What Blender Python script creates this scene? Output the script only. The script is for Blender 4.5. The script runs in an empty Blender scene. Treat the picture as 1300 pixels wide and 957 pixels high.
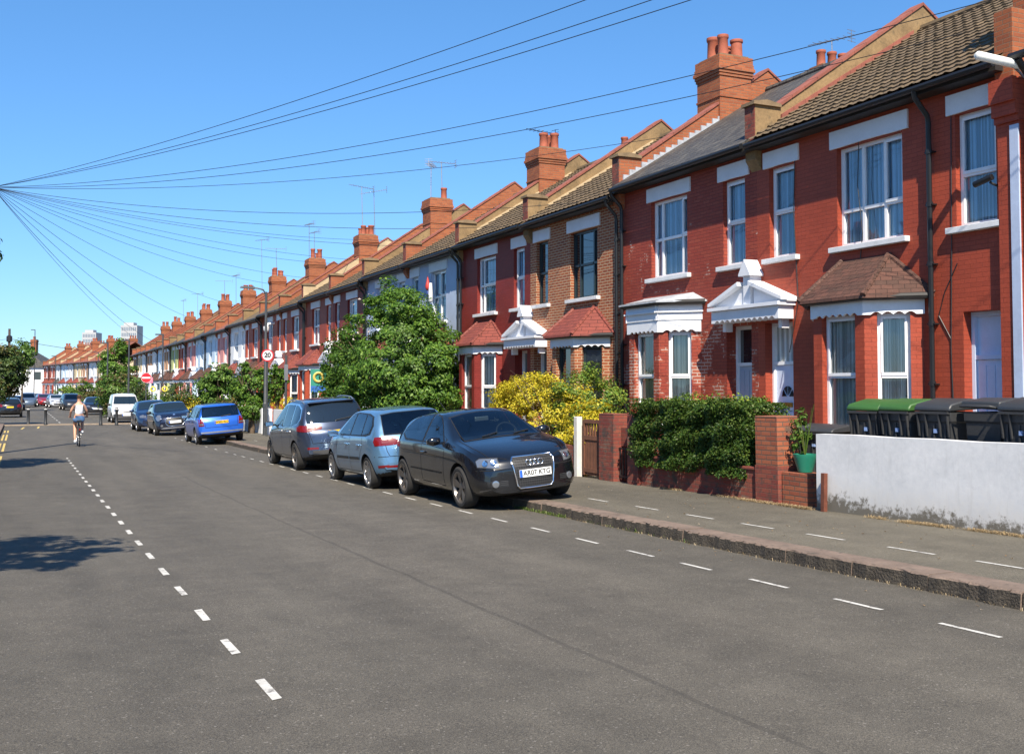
import bpy, bmesh, math, random
import numpy as np
from mathutils import Vector, Matrix
from mathutils.bvhtree import BVHTree
from mathutils.geometry import delaunay_2d_cdt
random.seed(7); rng = np.random.default_rng(11)
scene = bpy.context.scene
COL = scene.collection
R = math.radians

# ------------------------------------------------------------------ world, sun, camera
SUN = Vector((.40, 1.0, -1.2)).normalized()
world = bpy.data.worlds.new('World'); scene.world = world; world.use_nodes = True
wn = world.node_tree; wn.nodes.clear()
sky = wn.nodes.new('ShaderNodeTexSky'); sky.sky_type = 'NISHITA'; sky.sun_disc = False
sky.sun_elevation = math.asin(-SUN.z); sky.sun_rotation = math.atan2(-SUN.x, -SUN.y) % (2*math.pi)
sky.altitude = 0; sky.air_density = 1.0; sky.dust_density = 0.1; sky.ozone_density = 5.0
bg = wn.nodes.new('ShaderNodeBackground'); bg.inputs[1].default_value = .098
wo = wn.nodes.new('ShaderNodeOutputWorld')
tint = wn.nodes.new('ShaderNodeMix'); tint.data_type = 'RGBA'; tint.blend_type = 'MULTIPLY'; tint.inputs[0].default_value = 1; 
wtc = wn.nodes.new('ShaderNodeTexCoord'); wsp = wn.nodes.new('ShaderNodeSeparateXYZ'); wrp = wn.nodes.new('ShaderNodeValToRGB')
wrp.color_ramp.elements[0].color = (.50, .66, .86, 1); wrp.color_ramp.elements[1].color = (.60, .92, 1.09, 1); wrp.color_ramp.elements[1].position = .38
wn.links.new(wtc.outputs['Generated'], wsp.inputs[0]); wn.links.new(wsp.outputs[2], wrp.inputs[0]); wn.links.new(wrp.outputs[0], tint.inputs[7])
wn.links.new(sky.outputs[0], tint.inputs[6]); wn.links.new(tint.outputs[2], bg.inputs[0]); wn.links.new(bg.outputs[0], wo.inputs[0])
sl = bpy.data.lights.new('sun', 'SUN'); sl.energy = 4.9; sl.angle = R(.5); sl.color = (1, .90, .75)
so = bpy.data.objects.new('sun', sl); COL.objects.link(so); so.location = (-20, -40, 60)
so.rotation_euler = SUN.to_track_quat('-Z', 'Y').to_euler()
cam = bpy.data.cameras.new('camera'); co = bpy.data.objects.new('camera', cam); COL.objects.link(co)
co.location = (0, 0, 1.55); co.rotation_euler = (R(90+2.3753), 0, R(-24.8585))
cam.sensor_width = 36; cam.lens = 1350/1300*36; cam.shift_y = -44.5/1300; cam.clip_end = 6000; cam.clip_start = .05
scene.camera = co
scene.view_settings.view_transform = 'Standard'; scene.view_settings.look = 'None'
scene.view_settings.exposure = 0.85; scene.view_settings.gamma = 1

def gz(Y):
    return -0.85*(1-math.exp(-Y/36)) if Y > 0 else -0.0236*Y

# ------------------------------------------------------------------ materials
class NT:
    def __init__(s, m): s.m = m; m.use_nodes = True; s.t = m.node_tree; s.b = s.t.nodes['Principled BSDF']
    def n(s, k, **kw):
        x = s.t.nodes.new('ShaderNode'+k)
        for a, v in kw.items(): setattr(x, a, v)
        return x
    def l(s, a, b): s.t.links.new(a, b)
    def noise(s, vec, scale, detail=3, rough=.55):
        x = s.n('TexNoise'); x.inputs['Scale'].default_value = scale; x.inputs['Detail'].default_value = detail
        x.inputs['Roughness'].default_value = rough; s.l(vec, x.inputs['Vector']); return x.outputs['Fac']
    def ramp(s, fac, a, b, c0=(0, 0, 0), c1=(1, 1, 1)):
        x = s.n('ValToRGB'); e = x.color_ramp.elements
        e[0].position = a; e[1].position = b; e[0].color = (*c0, 1); e[1].color = (*c1, 1)
        s.l(fac, x.inputs[0]); return x.outputs[0]
    def mix(s, fac, a, b, mode='MIX'):
        x = s.n('Mix', data_type='RGBA', blend_type=mode)
        for i, v in ((0, fac), (6, a), (7, b)):
            if hasattr(v, 'links'): s.l(v, x.inputs[i])
            elif i == 0: x.inputs[0].default_value = v
            else: x.inputs[i].default_value = (*v, 1)
        return x.outputs[2]
    def math(s, op, a, b=0.0, c=None):
        x = s.n('Math', operation=op)
        for i, v in enumerate((a, b, c)):
            if v is None: continue
            if hasattr(v, 'links'): s.l(v, x.inputs[i])
            else: x.inputs[i].default_value = v
        return x.outputs[0]
    def bump(s, h, strength=.3, dist=.01, prev=None):
        x = s.n('Bump'); x.inputs['Strength'].default_value = strength; x.inputs['Distance'].default_value = dist
        s.l(h, x.inputs['Height'])
        if prev is not None: s.l(prev, x.inputs['Normal'])
        return x.outputs[0]

MATS = {}
def new(name):
    m = bpy.data.materials.new(name); MATS[name] = m; return NT(m)
def col2(c, k): return tuple(max(0, min(1, v*k)) for v in c)

def surf(name, c, rough=.7, var=.18, scale=2.5, bump=.2, bscale=40, metallic=0, coat=0, spec=.5, dirt=None, emis=None, dist=.006):
    if name in MATS: return MATS[name]
    t = new(name); b = t.b
    g = t.n('NewGeometry'); pos = g.outputs['Position']
    n1 = t.noise(pos, scale, 5); n2 = t.noise(pos, scale*9, 3)
    f = t.math('ADD', t.math('MULTIPLY', n1, .65), t.math('MULTIPLY', n2, .35))
    cc = t.ramp(f, .33, .67, col2(c, 1-var), col2(c, 1+var))
    if dirt:
        cc = t.mix(t.ramp(t.noise(pos, scale*2.2, 6, .7), dirt[1], dirt[1]+.12), cc, dirt[0])
    t.l(cc, b.inputs['Base Color'])
    b.inputs['Roughness'].default_value = rough; b.inputs['Metallic'].default_value = metallic
    b.inputs['Coat Weight'].default_value = coat; b.inputs['Coat Roughness'].default_value = .04
    b.inputs['Specular IOR Level'].default_value = spec
    if bump: t.l(t.bump(t.noise(pos, bscale, 4), bump, dist), b.inputs['Normal'])
    return t.m

def brick(name, c1, c2, mortar, painted=False, msize=.009, rough=.85, bw=.215, rh=.068, bstr=.6, dirt=None, patchy=None):
    if name in MATS: return MATS[name]
    t = new(name); b = t.b
    uv = t.n('UVMap').outputs[0]; pos = t.n('NewGeometry').outputs['Position']
    wob = t.noise(pos, 7, 2); w2 = t.n('VectorMath', operation='MULTIPLY_ADD')
    cv = t.n('CombineXYZ'); t.l(wob, cv.inputs[0]); t.l(wob, cv.inputs[1])
    t.l(cv.outputs[0], w2.inputs[0]); w2.inputs[1].default_value = (.008, .01, 0); t.l(uv, w2.inputs[2])
    x = t.n('TexBrick'); t.l(w2.outputs[0], x.inputs['Vector'])
    x.inputs['Color1'].default_value = (*c1, 1); x.inputs['Color2'].default_value = (*c2, 1); x.inputs['Mortar'].default_value = (*mortar, 1)
    x.inputs['Scale'].default_value = 1; x.inputs['Mortar Size'].default_value = msize; x.inputs['Mortar Smooth'].default_value = .3
    x.inputs['Brick Width'].default_value = bw; x.inputs['Row Height'].default_value = rh; x.inputs['Bias'].default_value = -.1
    c = x.outputs['Color']
    if patchy:   # flaking paint over natural brick
        y = t.n('TexBrick'); t.l(w2.outputs[0], y.inputs['Vector'])
        for k, v in (('Color1', patchy[0]), ('Color2', patchy[1]), ('Mortar', patchy[2])): y.inputs[k].default_value = (*v, 1)
        y.inputs['Scale'].default_value = 1; y.inputs['Mortar Size'].default_value = msize*1.3; y.inputs['Brick Width'].default_value = bw; y.inputs['Row Height'].default_value = rh
        sep = t.n('SeparateXYZ'); t.l(pos, sep.inputs[0])
        m = t.math('ADD', t.noise(pos, 2.2, 6, .7), t.math('MULTIPLY', sep.outputs[2], patchy[4]))
        c = t.mix(t.ramp(m, patchy[3], patchy[3]+.05), c, y.outputs['Color'])
    big = t.noise(pos, .9, 4); fine = t.noise(pos, 34, 3)
    c = t.mix(.55, c, t.ramp(big, .3, .7, (.62, .6, .58), (1.0, 1.0, 1.0)), 'MULTIPLY')
    c = t.mix(.5, c, t.ramp(fine, .3, .7, (.66, .64, .62), (1.0, 1.0, 1.0)), 'MULTIPLY')
    if dirt: c = t.mix(t.ramp(t.noise(pos, 5, 6, .75), dirt[1], dirt[1]+.1), c, dirt[0])
    t.l(c, b.inputs['Base Color']); b.inputs['Roughness'].default_value = rough
    if painted: b.inputs['Specular IOR Level'].default_value = .35
    inv = t.math('SUBTRACT', 1.0, x.outputs['Fac'])
    n = t.bump(inv, bstr, .006); n = t.bump(fine, .25, .004, n)
    t.l(n, b.inputs['Normal']); return t.m

def tilemat(name, c1, c2, w=.2, h=.1, gap=.004, rough=.8, lichen=None, bstr=.8):
    if name in MATS: return MATS[name]
    t = new(name); b = t.b
    uv = t.n('UVMap').outputs[0]; pos = t.n('NewGeometry').outputs['Position']
    x = t.n('TexBrick'); t.l(uv, x.inputs['Vector'])
    x.inputs['Color1'].default_value = (*c1, 1); x.inputs['Color2'].default_value = (*c2, 1)
    x.inputs['Mortar'].default_value = (*col2(c1, .3), 1); x.inputs['Scale'].default_value = 1
    x.inputs['Mortar Size'].default_value = gap; x.inputs['Brick Width'].default_value = w; x.inputs['Row Height'].default_value = h
    c = t.mix(.6, x.outputs['Color'], t.ramp(t.noise(pos, 5, 5), .3, .7, (.55, .55, .52), (1, 1, 1)), 'MULTIPLY')
    c = t.mix(.5, c, t.ramp(t.noise(pos, 45, 3), .3, .7, (.6, .6, .6), (1, 1, 1)), 'MULTIPLY')
    if lichen: c = t.mix(t.ramp(t.noise(pos, 16, 5, .7), lichen[1], lichen[1]+.07), c, lichen[0])
    t.l(c, b.inputs['Base Color']); b.inputs['Roughness'].default_value = rough
    sp = t.n('SeparateXYZ'); t.l(uv, sp.inputs[0])
    fr = t.math('FRACT', t.math('DIVIDE', sp.outputs[1], h))
    hh = t.math('SUBTRACT', t.math('MULTIPLY', t.math('SUBTRACT', 1.0, fr), .8), x.outputs['Fac'])
    t.l(t.bump(hh, bstr, .02), b.inputs['Normal']); return t.m

def glassmat(name, tint=(.9, .95, 1), refl=.12, rough=.01, trans=(.95, .975, .985)):
    t = new(name); t.t.nodes.remove(t.b)
    gl = t.n('BsdfGlossy'); gl.inputs['Roughness'].default_value = rough; gl.inputs['Color'].default_value = (*tint, 1)
    tr = t.n('BsdfTransparent'); tr.inputs['Color'].default_value = (*trans, 1)
    fr = t.n('LayerWeight'); fr.inputs['Blend'].default_value = .35
    pos = t.n('NewGeometry').outputs['Position']
    t.l(t.bump(t.noise(pos, .9, 2), .12, .05), gl.inputs['Normal'])
    f = t.math('ADD', t.math('MULTIPLY', fr.outputs['Fresnel'], .9), refl)
    mx = t.n('MixShader'); t.l(f, mx.inputs[0]); t.l(tr.outputs[0], mx.inputs[1]); t.l(gl.outputs[0], mx.inputs[2])
    t.l(mx.outputs[0], t.t.nodes['Material Output'].inputs[0]); return t.m

def darkglass(name, c=(.01, .012, .015), rough=.02, spec=.9):
    t = new(name); b = t.b; b.inputs['Base Color'].default_value = (*c, 1); b.inputs['Roughness'].default_value = rough
    b.inputs['Specular IOR Level'].default_value = spec; b.inputs['IOR'].default_value = 1.55
    b.inputs['Coat Weight'].default_value = .6; b.inputs['Coat Roughness'].default_value = .01; return t.m

def leafmat(name, c1, c2, c3=None, bright=0):
    t = new(name); b = t.b
    isl = t.n('NewGeometry')
    rp = t.n('ValToRGB'); e = rp.color_ramp.elements
    e[0].position = 0; e[0].color = (*c1, 1); e[1].position = 1; e[1].color = (*(c3 or c2), 1)
    q = e.new(.6); q.color = (*c2, 1)
    t.l(isl.outputs['Random Per Island'], rp.inputs[0])
    t.l(rp.outputs[0], b.inputs['Base Color']); b.inputs['Roughness'].default_value = .5
    b.inputs['Specular IOR Level'].default_value = .35
    tl = t.n('BsdfTranslucent'); t.l(rp.outputs[0], tl.inputs['Color'])
    mx = t.n('MixShader'); mx.inputs[0].default_value = .3
    t.l(b.outputs[0], mx.inputs[1]); t.l(tl.outputs[0], mx.inputs[2])
    t.l(mx.outputs[0], t.t.nodes['Material Output'].inputs[0]); return t.m

def paint(name, c, metallic=.0, rough=.3, dust=.08):
    t = new(name); b = t.b
    pos = t.n('NewGeometry').outputs['Position']
    n = t.ramp(t.noise(pos, 3, 5), .4, .8); sp = t.n('TexCoord'); s2 = t.n('SeparateXYZ'); t.l(sp.outputs['Object'], s2.inputs[0])
    low = t.math('SUBTRACT', .75, s2.outputs[2]); low = t.math('MAXIMUM', low, 0.0)
    f = t.math('MULTIPLY', t.math('ADD', t.math('MULTIPLY', low, 1.1), .25), n)
    f = t.math('MINIMUM', t.math('MULTIPLY', f, dust*4), .6)
    t.l(t.mix(f, c, (.16, .145, .125)), b.inputs['Base Color'])
    b.inputs['Metallic'].default_value = metallic; b.inputs['Roughness'].default_value = rough
    b.inputs['Coat Weight'].default_value = 1; b.inputs['Coat Roughness'].default_value = .03
    return t.m

def plain(name, c, rough=.5, metallic=0, coat=0, spec=.5):
    if name in MATS: return MATS[name]
    return surf(name, c, rough=rough, var=.06, scale=6, bump=0, metallic=metallic, coat=coat, spec=spec)

# palette
RED = (.42, .075, .037); REDB = (.24, .03, .024); DRED = (.24, .030, .022)
M_red = brick('red_painted_brick', RED, col2(RED, .86), col2(RED, .66), True, .005, .6, bstr=.5, dirt=((.16, .03, .02), .70))
M_redB = brick('worn_red_painted_brick', (.32, .052, .03), (.37, .075, .042), (.22, .04, .028), True, .008, .65, patchy=((.36, .075, .04), (.42, .11, .06), (.55, .42, .36), .40, -.045))
M_dred = brick('dark_red_painted_brick', DRED, col2(DRED, 1.12), col2(DRED, .7), True, .005, .6)
M_brick = brick('orange_brown_brick', (.40, .115, .04), (.27, .065, .028), (.55, .42, .27), False, .010)
M_stack = brick('orange_stock_brick', (.42, .125, .045), (.30, .08, .032), (.26, .15, .09), False, .007, dirt=((.12, .07, .045), .66))
M_garden = brick('weathered_red_brick', (.24, .05, .036), (.31, .085, .05), (.17, .075, .055), False, .007, dirt=((.075, .05, .04), .52), patchy=((.30, .10, .06), (.22, .09, .06), (.22, .17, .13), .56, 0))
M_pier = brick('weathered_orange_brick', (.42, .13, .06), (.30, .075, .04), (.17, .10, .07), False, .010, dirt=((.12, .075, .055), .57), patchy=((.25, .035, .03), (.28, .05, .04), (.2, .06, .05), .60, -.12))
def rend(name, c, dirt=None): return surf(name, c, .85, .10, 1.6, .25, 60, dirt=dirt)
M_paleblue = rend('pale_blue_render', (.42, .50, .66)); M_pale = rend('off_white_render', (.62, .62, .60)); M_white_r = rend('white_render', (.74, .75, .76))
M_pink = rend('pink_render', (.62, .26, .24)); M_green_r = rend('pale_green_render', (.42, .46, .20)); M_cream = rend('cream_render', (.60, .48, .30)); M_tan = rend('tan_render', (.42, .25, .15))
M_lblue = rend('light_blue_render', (.55, .68, .80))
M_ochre = surf('ochre_cement_render', (.235, .155, .075), .95, .35, 2.2, .6, 50, dirt=((.12, .09, .05), .58))
M_creamr = surf('cream_cement_render', (.46, .35, .21), .95, .2, 2.2, .4, 50)
M_white = surf('white_painted_stone', (.72, .74, .78), .6, .06, 3, .15, 60, dirt=((.40, .38, .36), .70))
M_whitew = surf('white_render_wall', (.70, .715, .73), .85, .07, 2.5, .35, 35)
M_upvc = plain('white_window_plastic', (.80, .81, .82), .3)
M_dkframe = plain('dark_green_window_paint', (.018, .03, .034), .35)
M_sill = surf('painted_sill', (.66, .67, .68), .7, .12, 6, .2, 70)
M_black = plain('black_plastic', (.012, .013, .015), .4)
M_blackrub = surf('black_rubber', (.02, .02, .021), .8, .15, 8, .1, 90)
M_fascia = surf('dark_fascia', (.02, .018, .017), .6, .2, 6, .1, 60)
M_cap = surf('red_clay_capping', (.25, .08, .055), .85, .25, 4, .4, 50, dirt=((.14, .10, .075), .62))
M_capg = surf('mossy_stone_cap', (.20, .14, .08), .95, .3, 5, .5, 50)
M_brtile = tilemat('brown_interlocking_tile', (.19, .132, .072), (.13, .092, .052), .30, .32, .002, lichen=((.26, .22, .13), .63))
M_slate = tilemat('grey_slate', (.13, .118, .10), (.066, .062, .058), .25, .20, .012, .6, bstr=1.0, lichen=((.17, .155, .12), .60))
M_bayold = tilemat('old_plain_tile', (.13, .055, .038), (.085, .042, .03), .17, .10, .004, lichen=((.42, .40, .33), .68))
M_baynew = tilemat('smooth_red_tile', (.27, .062, .042), (.22, .052, .038), .34, .12, .005, .7, bstr=1.0)
M_redtile = tilemat('far_red_tile', (.34, .12, .07), (.26, .09, .05), .30, .30, .004)
M_pot = surf('terracotta_pot', (.36, .10, .055), .8, .2, 6, .2, 60, dirt=((.09, .05, .04), .62))
M_lead = surf('lead_flashing', (.38, .40, .43), .5, .25, 8, .3, 40)
M_glass = glassmat('window_glass', refl=.07); M_dkpane = darkglass('dark_window_pane', (.012, .016, .02))
M_glass2 = glassmat('clear_window_glass', refl=.04)
M_void = plain('dark_interior', (.02, .018, .016), .9)
def curtainmat(name, c):
    t = new(name); uv = t.n('UVMap').outputs[0]; w = t.n('TexWave'); w.inputs['Scale'].default_value = 2.4
    w.inputs['Distortion'].default_value = 2.5; w.inputs['Detail'].default_value = 2
    mp = t.n('Mapping'); mp.inputs['Scale'].default_value = (1, .12, 1); t.l(uv, mp.inputs[0]); t.l(mp.outputs[0], w.inputs['Vector'])
    t.l(t.mix(w.outputs['Fac'], col2(c, .48), c), t.b.inputs['Base Color']); t.b.inputs['Roughness'].default_value = .9  # fold shading painted into the colour as darker waves
    t.l(t.bump(w.outputs['Fac'], .8, .05), t.b.inputs['Normal']); return t.m
M_net = curtainmat('white_net_curtain', (.74, .80, .86)); M_netg = curtainmat('grey_net_curtain', (.80, .83, .78)); M_cream_c = curtainmat('cream_curtain', (.88, .84, .66))
M_skynet = curtainmat('sky_tinted_net_curtain', (.52, .78, .96))  # white nets with the blue sky reflection painted into their colour
M_door = plain('pale_blue_door_paint', (.56, .65, .80), .4); M_doorg = plain('grey_door_paint', (.36, .42, .50), .5)
M_metal = plain('galvanised_metal', (.42, .43, .45), .4, .8); M_chrome = plain('chrome', (.8, .8, .82), .12, 1)
M_iron = plain('black_iron', (.015, .015, .017), .5)
M_wood = surf('brown_gate_wood', (.16, .065, .035), .8, .3, 7, .3, 60); M_greypost = surf('dark_grey_post_paint', (.05, .055, .06), .5, .15, 6, .1, 60)

# ------------------------------------------------------------------ mesh helpers
class MB:
    def __init__(s): s.v = []; s.f = []; s.mi = []; s.cur = 0
    def add(s, vs, fs, M=None):
        n = len(s.v)
        for v in vs: s.v.append(tuple(M @ Vector(v)) if M is not None else tuple(v))
        for f in fs: s.f.append(tuple(i+n for i in f)); s.mi.append(s.cur)
        return s
    def box(s, x0, x1, y0, y1, z0, z1, M=None):
        return s.add([(x0,y0,z0),(x1,y0,z0),(x1,y1,z0),(x0,y1,z0),(x0,y0,z1),(x1,y0,z1),(x1,y1,z1),(x0,y1,z1)],
            [(0,3,2,1),(4,5,6,7),(0,1,5,4),(1,2,6,5),(2,3,7,6),(3,0,4,7)], M)
    def quad(s, a, b, c, d, M=None): return s.add([a, b, c, d], [(0,1,2,3)], M)
    def prism(s, poly, a, b, axis='x', M=None):
        # poly 2D points CCW; extruded along axis from a to b
        n = len(poly)
        def P(p, t): return {'x': (t, p[0], p[1]), 'y': (p[0], t, p[1]), 'z': (p[0], p[1], t)}[axis]
        vs = [P(p, a) for p in poly]+[P(p, b) for p in poly]
        fs = [tuple(range(n)), tuple(range(2*n-1, n-1, -1))]+[(i, i+n, (i+1) % n+n, (i+1) % n) for i in range(n)]
        return s.add(vs, fs, M)
    def tube(s, pts, r, n=8, cap=True, M=None):
        pts = [Vector(p) for p in pts]; vs = []; fs = []
        rs = r if isinstance(r, (list, tuple)) else [r]*len(pts)
        prev = None
        for i, p in enumerate(pts):
            d = (pts[min(i+1, len(pts)-1)]-pts[max(i-1, 0)]).normalized()
            up = Vector((0, 0, 1)) if abs(d.z) < .95 else Vector((1, 0, 0))
            a = d.cross(up).normalized()
            if prev is not None and a.dot(prev) < 0: a = -a
            prev = a; b = d.cross(a)
            for k in range(n):
                t = 2*math.pi*k/n; vs.append(p+rs[i]*(math.cos(t)*a+math.sin(t)*b))
        for i in range(len(pts)-1):
            for k in range(n): fs.append((i*n+k, i*n+(k+1) % n, (i+1)*n+(k+1) % n, (i+1)*n+k))
        if cap: fs.append(tuple(range(n-1, -1, -1))); fs.append(tuple((len(pts)-1)*n+k for k in range(n)))
        return s.add(vs, fs, M)
    def lathe(s, prof, n=24, M=None, closed=False):
        # prof (r,z) about local z
        vs = []; fs = []; m = len(prof)
        for r, z in prof:
            for k in range(n):
                t = 2*math.pi*k/n; vs.append((r*math.cos(t), r*math.sin(t), z))
        for i in range(m-1+(1 if closed else 0)):
            j = (i+1) % m
            for k in range(n): fs.append((i*n+k, i*n+(k+1) % n, j*n+(k+1) % n, j*n+k))
        if not closed: fs.append(tuple(range(n-1, -1, -1))); fs.append(tuple((m-1)*n+k for k in range(n)))
        return s.add(vs, fs, M)
    def build(s, name, mat, parent=None, loc=None, smooth=False, uv=True, bevel=0, rot=None):
        me = bpy.data.meshes.new(name); me.from_pydata(s.v, [], s.f)
        mats = mat if isinstance(mat, (list, tuple)) else [mat]
        for m in mats: me.materials.append(m)
        if len(mats) > 1: me.polygons.foreach_set('material_index', s.mi)
        if uv: autouv(me)
        if smooth:
            me.polygons.foreach_set('use_smooth', [True]*len(me.polygons)); me.set_sharp_from_angle(angle=R(smooth if smooth is not True else 35))
        o = bpy.data.objects.new(name, me); COL.objects.link(o)
        if parent is not None: o.parent = parent
        if loc is not None: o.location = loc
        if rot is not None: o.rotation_euler = rot
        if bevel:
            b = o.modifiers.new('bevel', 'BEVEL'); b.width = bevel; b.segments = 2; b.limit_method = 'ANGLE'; b.angle_limit = R(40)
        return o

def autouv(me):
    nl = len(me.loops)
    if nl == 0: return
    uvl = me.uv_layers.new(name='UVMap')
    vi = np.empty(nl, np.int32); me.loops.foreach_get('vertex_index', vi)
    co_ = np.empty(len(me.vertices)*3, np.float32); me.vertices.foreach_get('co', co_); co_ = co_.reshape(-1, 3)
    nf = len(me.polygons); nr = np.empty(nf*3, np.float32); me.polygons.foreach_get('normal', nr); nr = nr.reshape(-1, 3)
    lt = np.empty(nf, np.int32); me.polygons.foreach_get('loop_total', lt)
    fi = np.repeat(np.arange(nf), lt)
    Z = np.array([0, 0, 1.0])
    t = np.cross(np.broadcast_to(Z, nr.shape), nr); ln = np.linalg.norm(t, axis=1)
    flat = ln < .05; t[flat] = (1, 0, 0); ln[flat] = 1; t /= ln[:, None]
    b = np.cross(nr, t); P = co_[vi]
    u = np.einsum('ij,ij->i', P, t[fi]); v = np.einsum('ij,ij->i', P, b[fi])
    uvl.data.foreach_set('uv', np.stack([u, v], 1).ravel().astype(np.float32))

def empty(name, loc=(0, 0, 0), rz=0, label=None, cat=None, group=None):
    o = bpy.data.objects.new(name, None); COL.objects.link(o); o.location = loc; o.rotation_euler = (0, 0, rz)
    o.empty_display_size = .2
    tag(o, label, cat, group); return o
def tag(o, label=None, cat=None, group=None, kind=None):
    if label: o['label'] = label
    if cat: o['category'] = cat
    if group: o['group'] = group
    if kind: o['kind'] = kind
    return o
def copy_tree(o, parent=None):
    c = o.copy(); COL.objects.link(c); c.parent = parent
    for ch in [x for x in bpy.data.objects if x.parent == o]: copy_tree(ch, c)
    return c
def walls(mb, W, H, holes, M, T=.3, depth=.22):
    """wall panel in local u(0..W), v(0..H), w outward; faces at w=0; holes (u0,u1,v0,v1)."""
    us = sorted({0, W, *[h[0] for h in holes], *[h[1] for h in holes]}); vs = sorted({0, H, *[h[2] for h in holes], *[h[3] for h in holes]})
    def inh(u, v): return any(h[0] < u < h[1] and h[2] < v < h[3] for h in holes)
    for i in range(len(us)-1):
        for j in range(len(vs)-1):
            if not inh((us[i]+us[i+1])/2, (vs[j]+vs[j+1])/2):
                mb.quad((us[i], vs[j], 0), (us[i+1], vs[j], 0), (us[i+1], vs[j+1], 0), (us[i], vs[j+1], 0), M)
    for a, b, c, d in holes:
        D = -depth
        mb.quad((a, c, 0), (a, d, 0), (a, d, D), (a, c, D), M); mb.quad((b, d, 0), (b, c, 0), (b, c, D), (b, d, D), M)
        mb.quad((a, d, 0), (b, d, 0), (b, d, D), (a, d, D), M); mb.quad((b, c, 0), (a, c, 0), (a, c, D), (b, c, D), M)
def textmesh(name, body, size, mat, parent, M, depth=.002, bold=.0):
    cu = bpy.data.curves.new(name, 'FONT'); cu.body = body; cu.size = size; cu.extrude = depth; cu.align_x = 'CENTER'; cu.align_y = 'CENTER'; cu.offset = bold
    ob = bpy.data.objects.new(name, cu); COL.objects.link(ob)
    dg = bpy.context.evaluated_depsgraph_get(); me = bpy.data.meshes.new_from_object(ob.evaluated_get(dg))
    bpy.data.objects.remove(ob); me.transform(M); me.materials.clear(); me.materials.append(mat)
    o = bpy.data.objects.new(name, me); COL.objects.link(o); o.parent = parent; return o
def frame_M(o, u, w):
    """matrix with columns u, v=z-ish, w outward"""
    u = Vector(u).normalized(); w = Vector(w).normalized(); v = w.cross(u)
    m = Matrix((u, v, w)).transposed().to_4x4(); m.translation = Vector(o); return m
# ------------------------------------------------------------------ houses
XF = 12.5
def window(root, M, u0, u1, v0, v1, cols=(), rows=(.5,), fm=None, curtain=None, sill=True, lintel=True, glass=None, sm=None, lm=None, detail=2, b=.06):
    fm = fm or M_upvc; w0, w1 = -.17, -.10
    f = MB()
    f.box(u0, u1, v0, v0+b, w0, w1, M); f.box(u0, u1, v1-b, v1, w0, w1, M)
    f.box(u0, u0+b, v0+b, v1-b, w0, w1, M); f.box(u1-b, u1, v0+b, v1-b, w0, w1, M)
    us = [0, *cols, 1]; vs = [0, *rows, 1]; W = u1-u0; H = v1-v0
    for c in cols: f.box(u0+c*W-.028, u0+c*W+.028, v0+b, v1-b, w0, w1-.002, M)
    for i in range(len(us)-1):
        a = u0+us[i]*W+(.028 if i else b); c = u0+us[i+1]*W-(.028 if i < len(us)-2 else b)
        for r in rows: f.box(a, c, v0+r*H-.028, v0+r*H+.028, w0, w1+.012, M)
        if detail > 1 and fm is M_upvc and (i == len(us)//2 or len(us) == 2) :   # the opening casement stands proud
            v = vs[-2]; lo = v0+v*H+.028; hi = v1-b
            f.box(a, c, hi-.035, hi+.01, w1, w1+.022, M); f.box(a, c, lo-.02, lo+.03, w1+.012, w1+.026, M)
            f.box(a-.008, a+.028, lo+.03, hi-.035, w1, w1+.022, M); f.box(c-.028, c+.008, lo+.03, hi-.035, w1, w1+.022, M)
    win = f.build('window', fm, root)
    g = MB(); g.quad((u0+.02, v0+.02, -.14), (u1-.02, v0+.02, -.14), (u1-.02, v1-.02, -.14), (u0+.02, v1-.02, -.14), M); g.build('pane', glass or (M_glass if curtain else M_dkpane), win)
    if curtain:
        n = 24; vs_ = []; fs = []
        for i in range(n+1):
            u = u0+.03+(u1-u0-.06)*i/n; w = -.20+.022*math.sin(i*1.9)+.01*math.sin(i*4.3)
            vs_ += [(u, v0+.02, w), (u, v1-.02, w)]
            if i: fs.append((2*i-2, 2*i, 2*i+1, 2*i-1))
        c = MB(); c.add(vs_, fs, M); c.build('curtain', curtain, win, smooth=60)
    if sill: s = MB(); s.box(u0-.13, u1+.13, v0-.09, v0-.001, -.1, .10, M); s.build('sill', sm or M_sill, win, bevel=.008 if detail > 1 else 0)
    if lintel:
        s = MB(); a, c = u0-.14, u1+.14; n = 8
        poly = [(a, v1+.01), (u0+.0, v1+.01)]+[(u0+(u1-u0)*k/n, v1+.006+.012*math.sin(math.pi*k/n)) for k in range(1, n)]+[(u1, v1+.01), (c, v1+.01), (c, v1+.31), (a, v1+.31)]
        s.prism(poly, -.03, .035, 'z', M); s.build('lintel', lm or M_white, win)
    return win

def scallop(mb, W, z0, z1, M, w0=0, w1=.035, amp=.045, plainends=.12):
    n = max(1, round((W-2*plainends)/.16)); p = [(0, z0), (plainends, z0)]
    for i in range(n):
        a = plainends+(W-2*plainends)*i/n; b = plainends+(W-2*plainends)*(i+1)/n
        grp = (i//2) % 2 if n > 4 else 0
        for k in range(1, 6): t = k/5; p.append((a+(b-a)*t, z0+amp*math.sin(math.pi*t)))
    p += [(W-plainends+.001, z0), (W, z0), (W, z1), (0, z1)]
    mb.prism(p, w0, w1, 'z', M)

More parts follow.
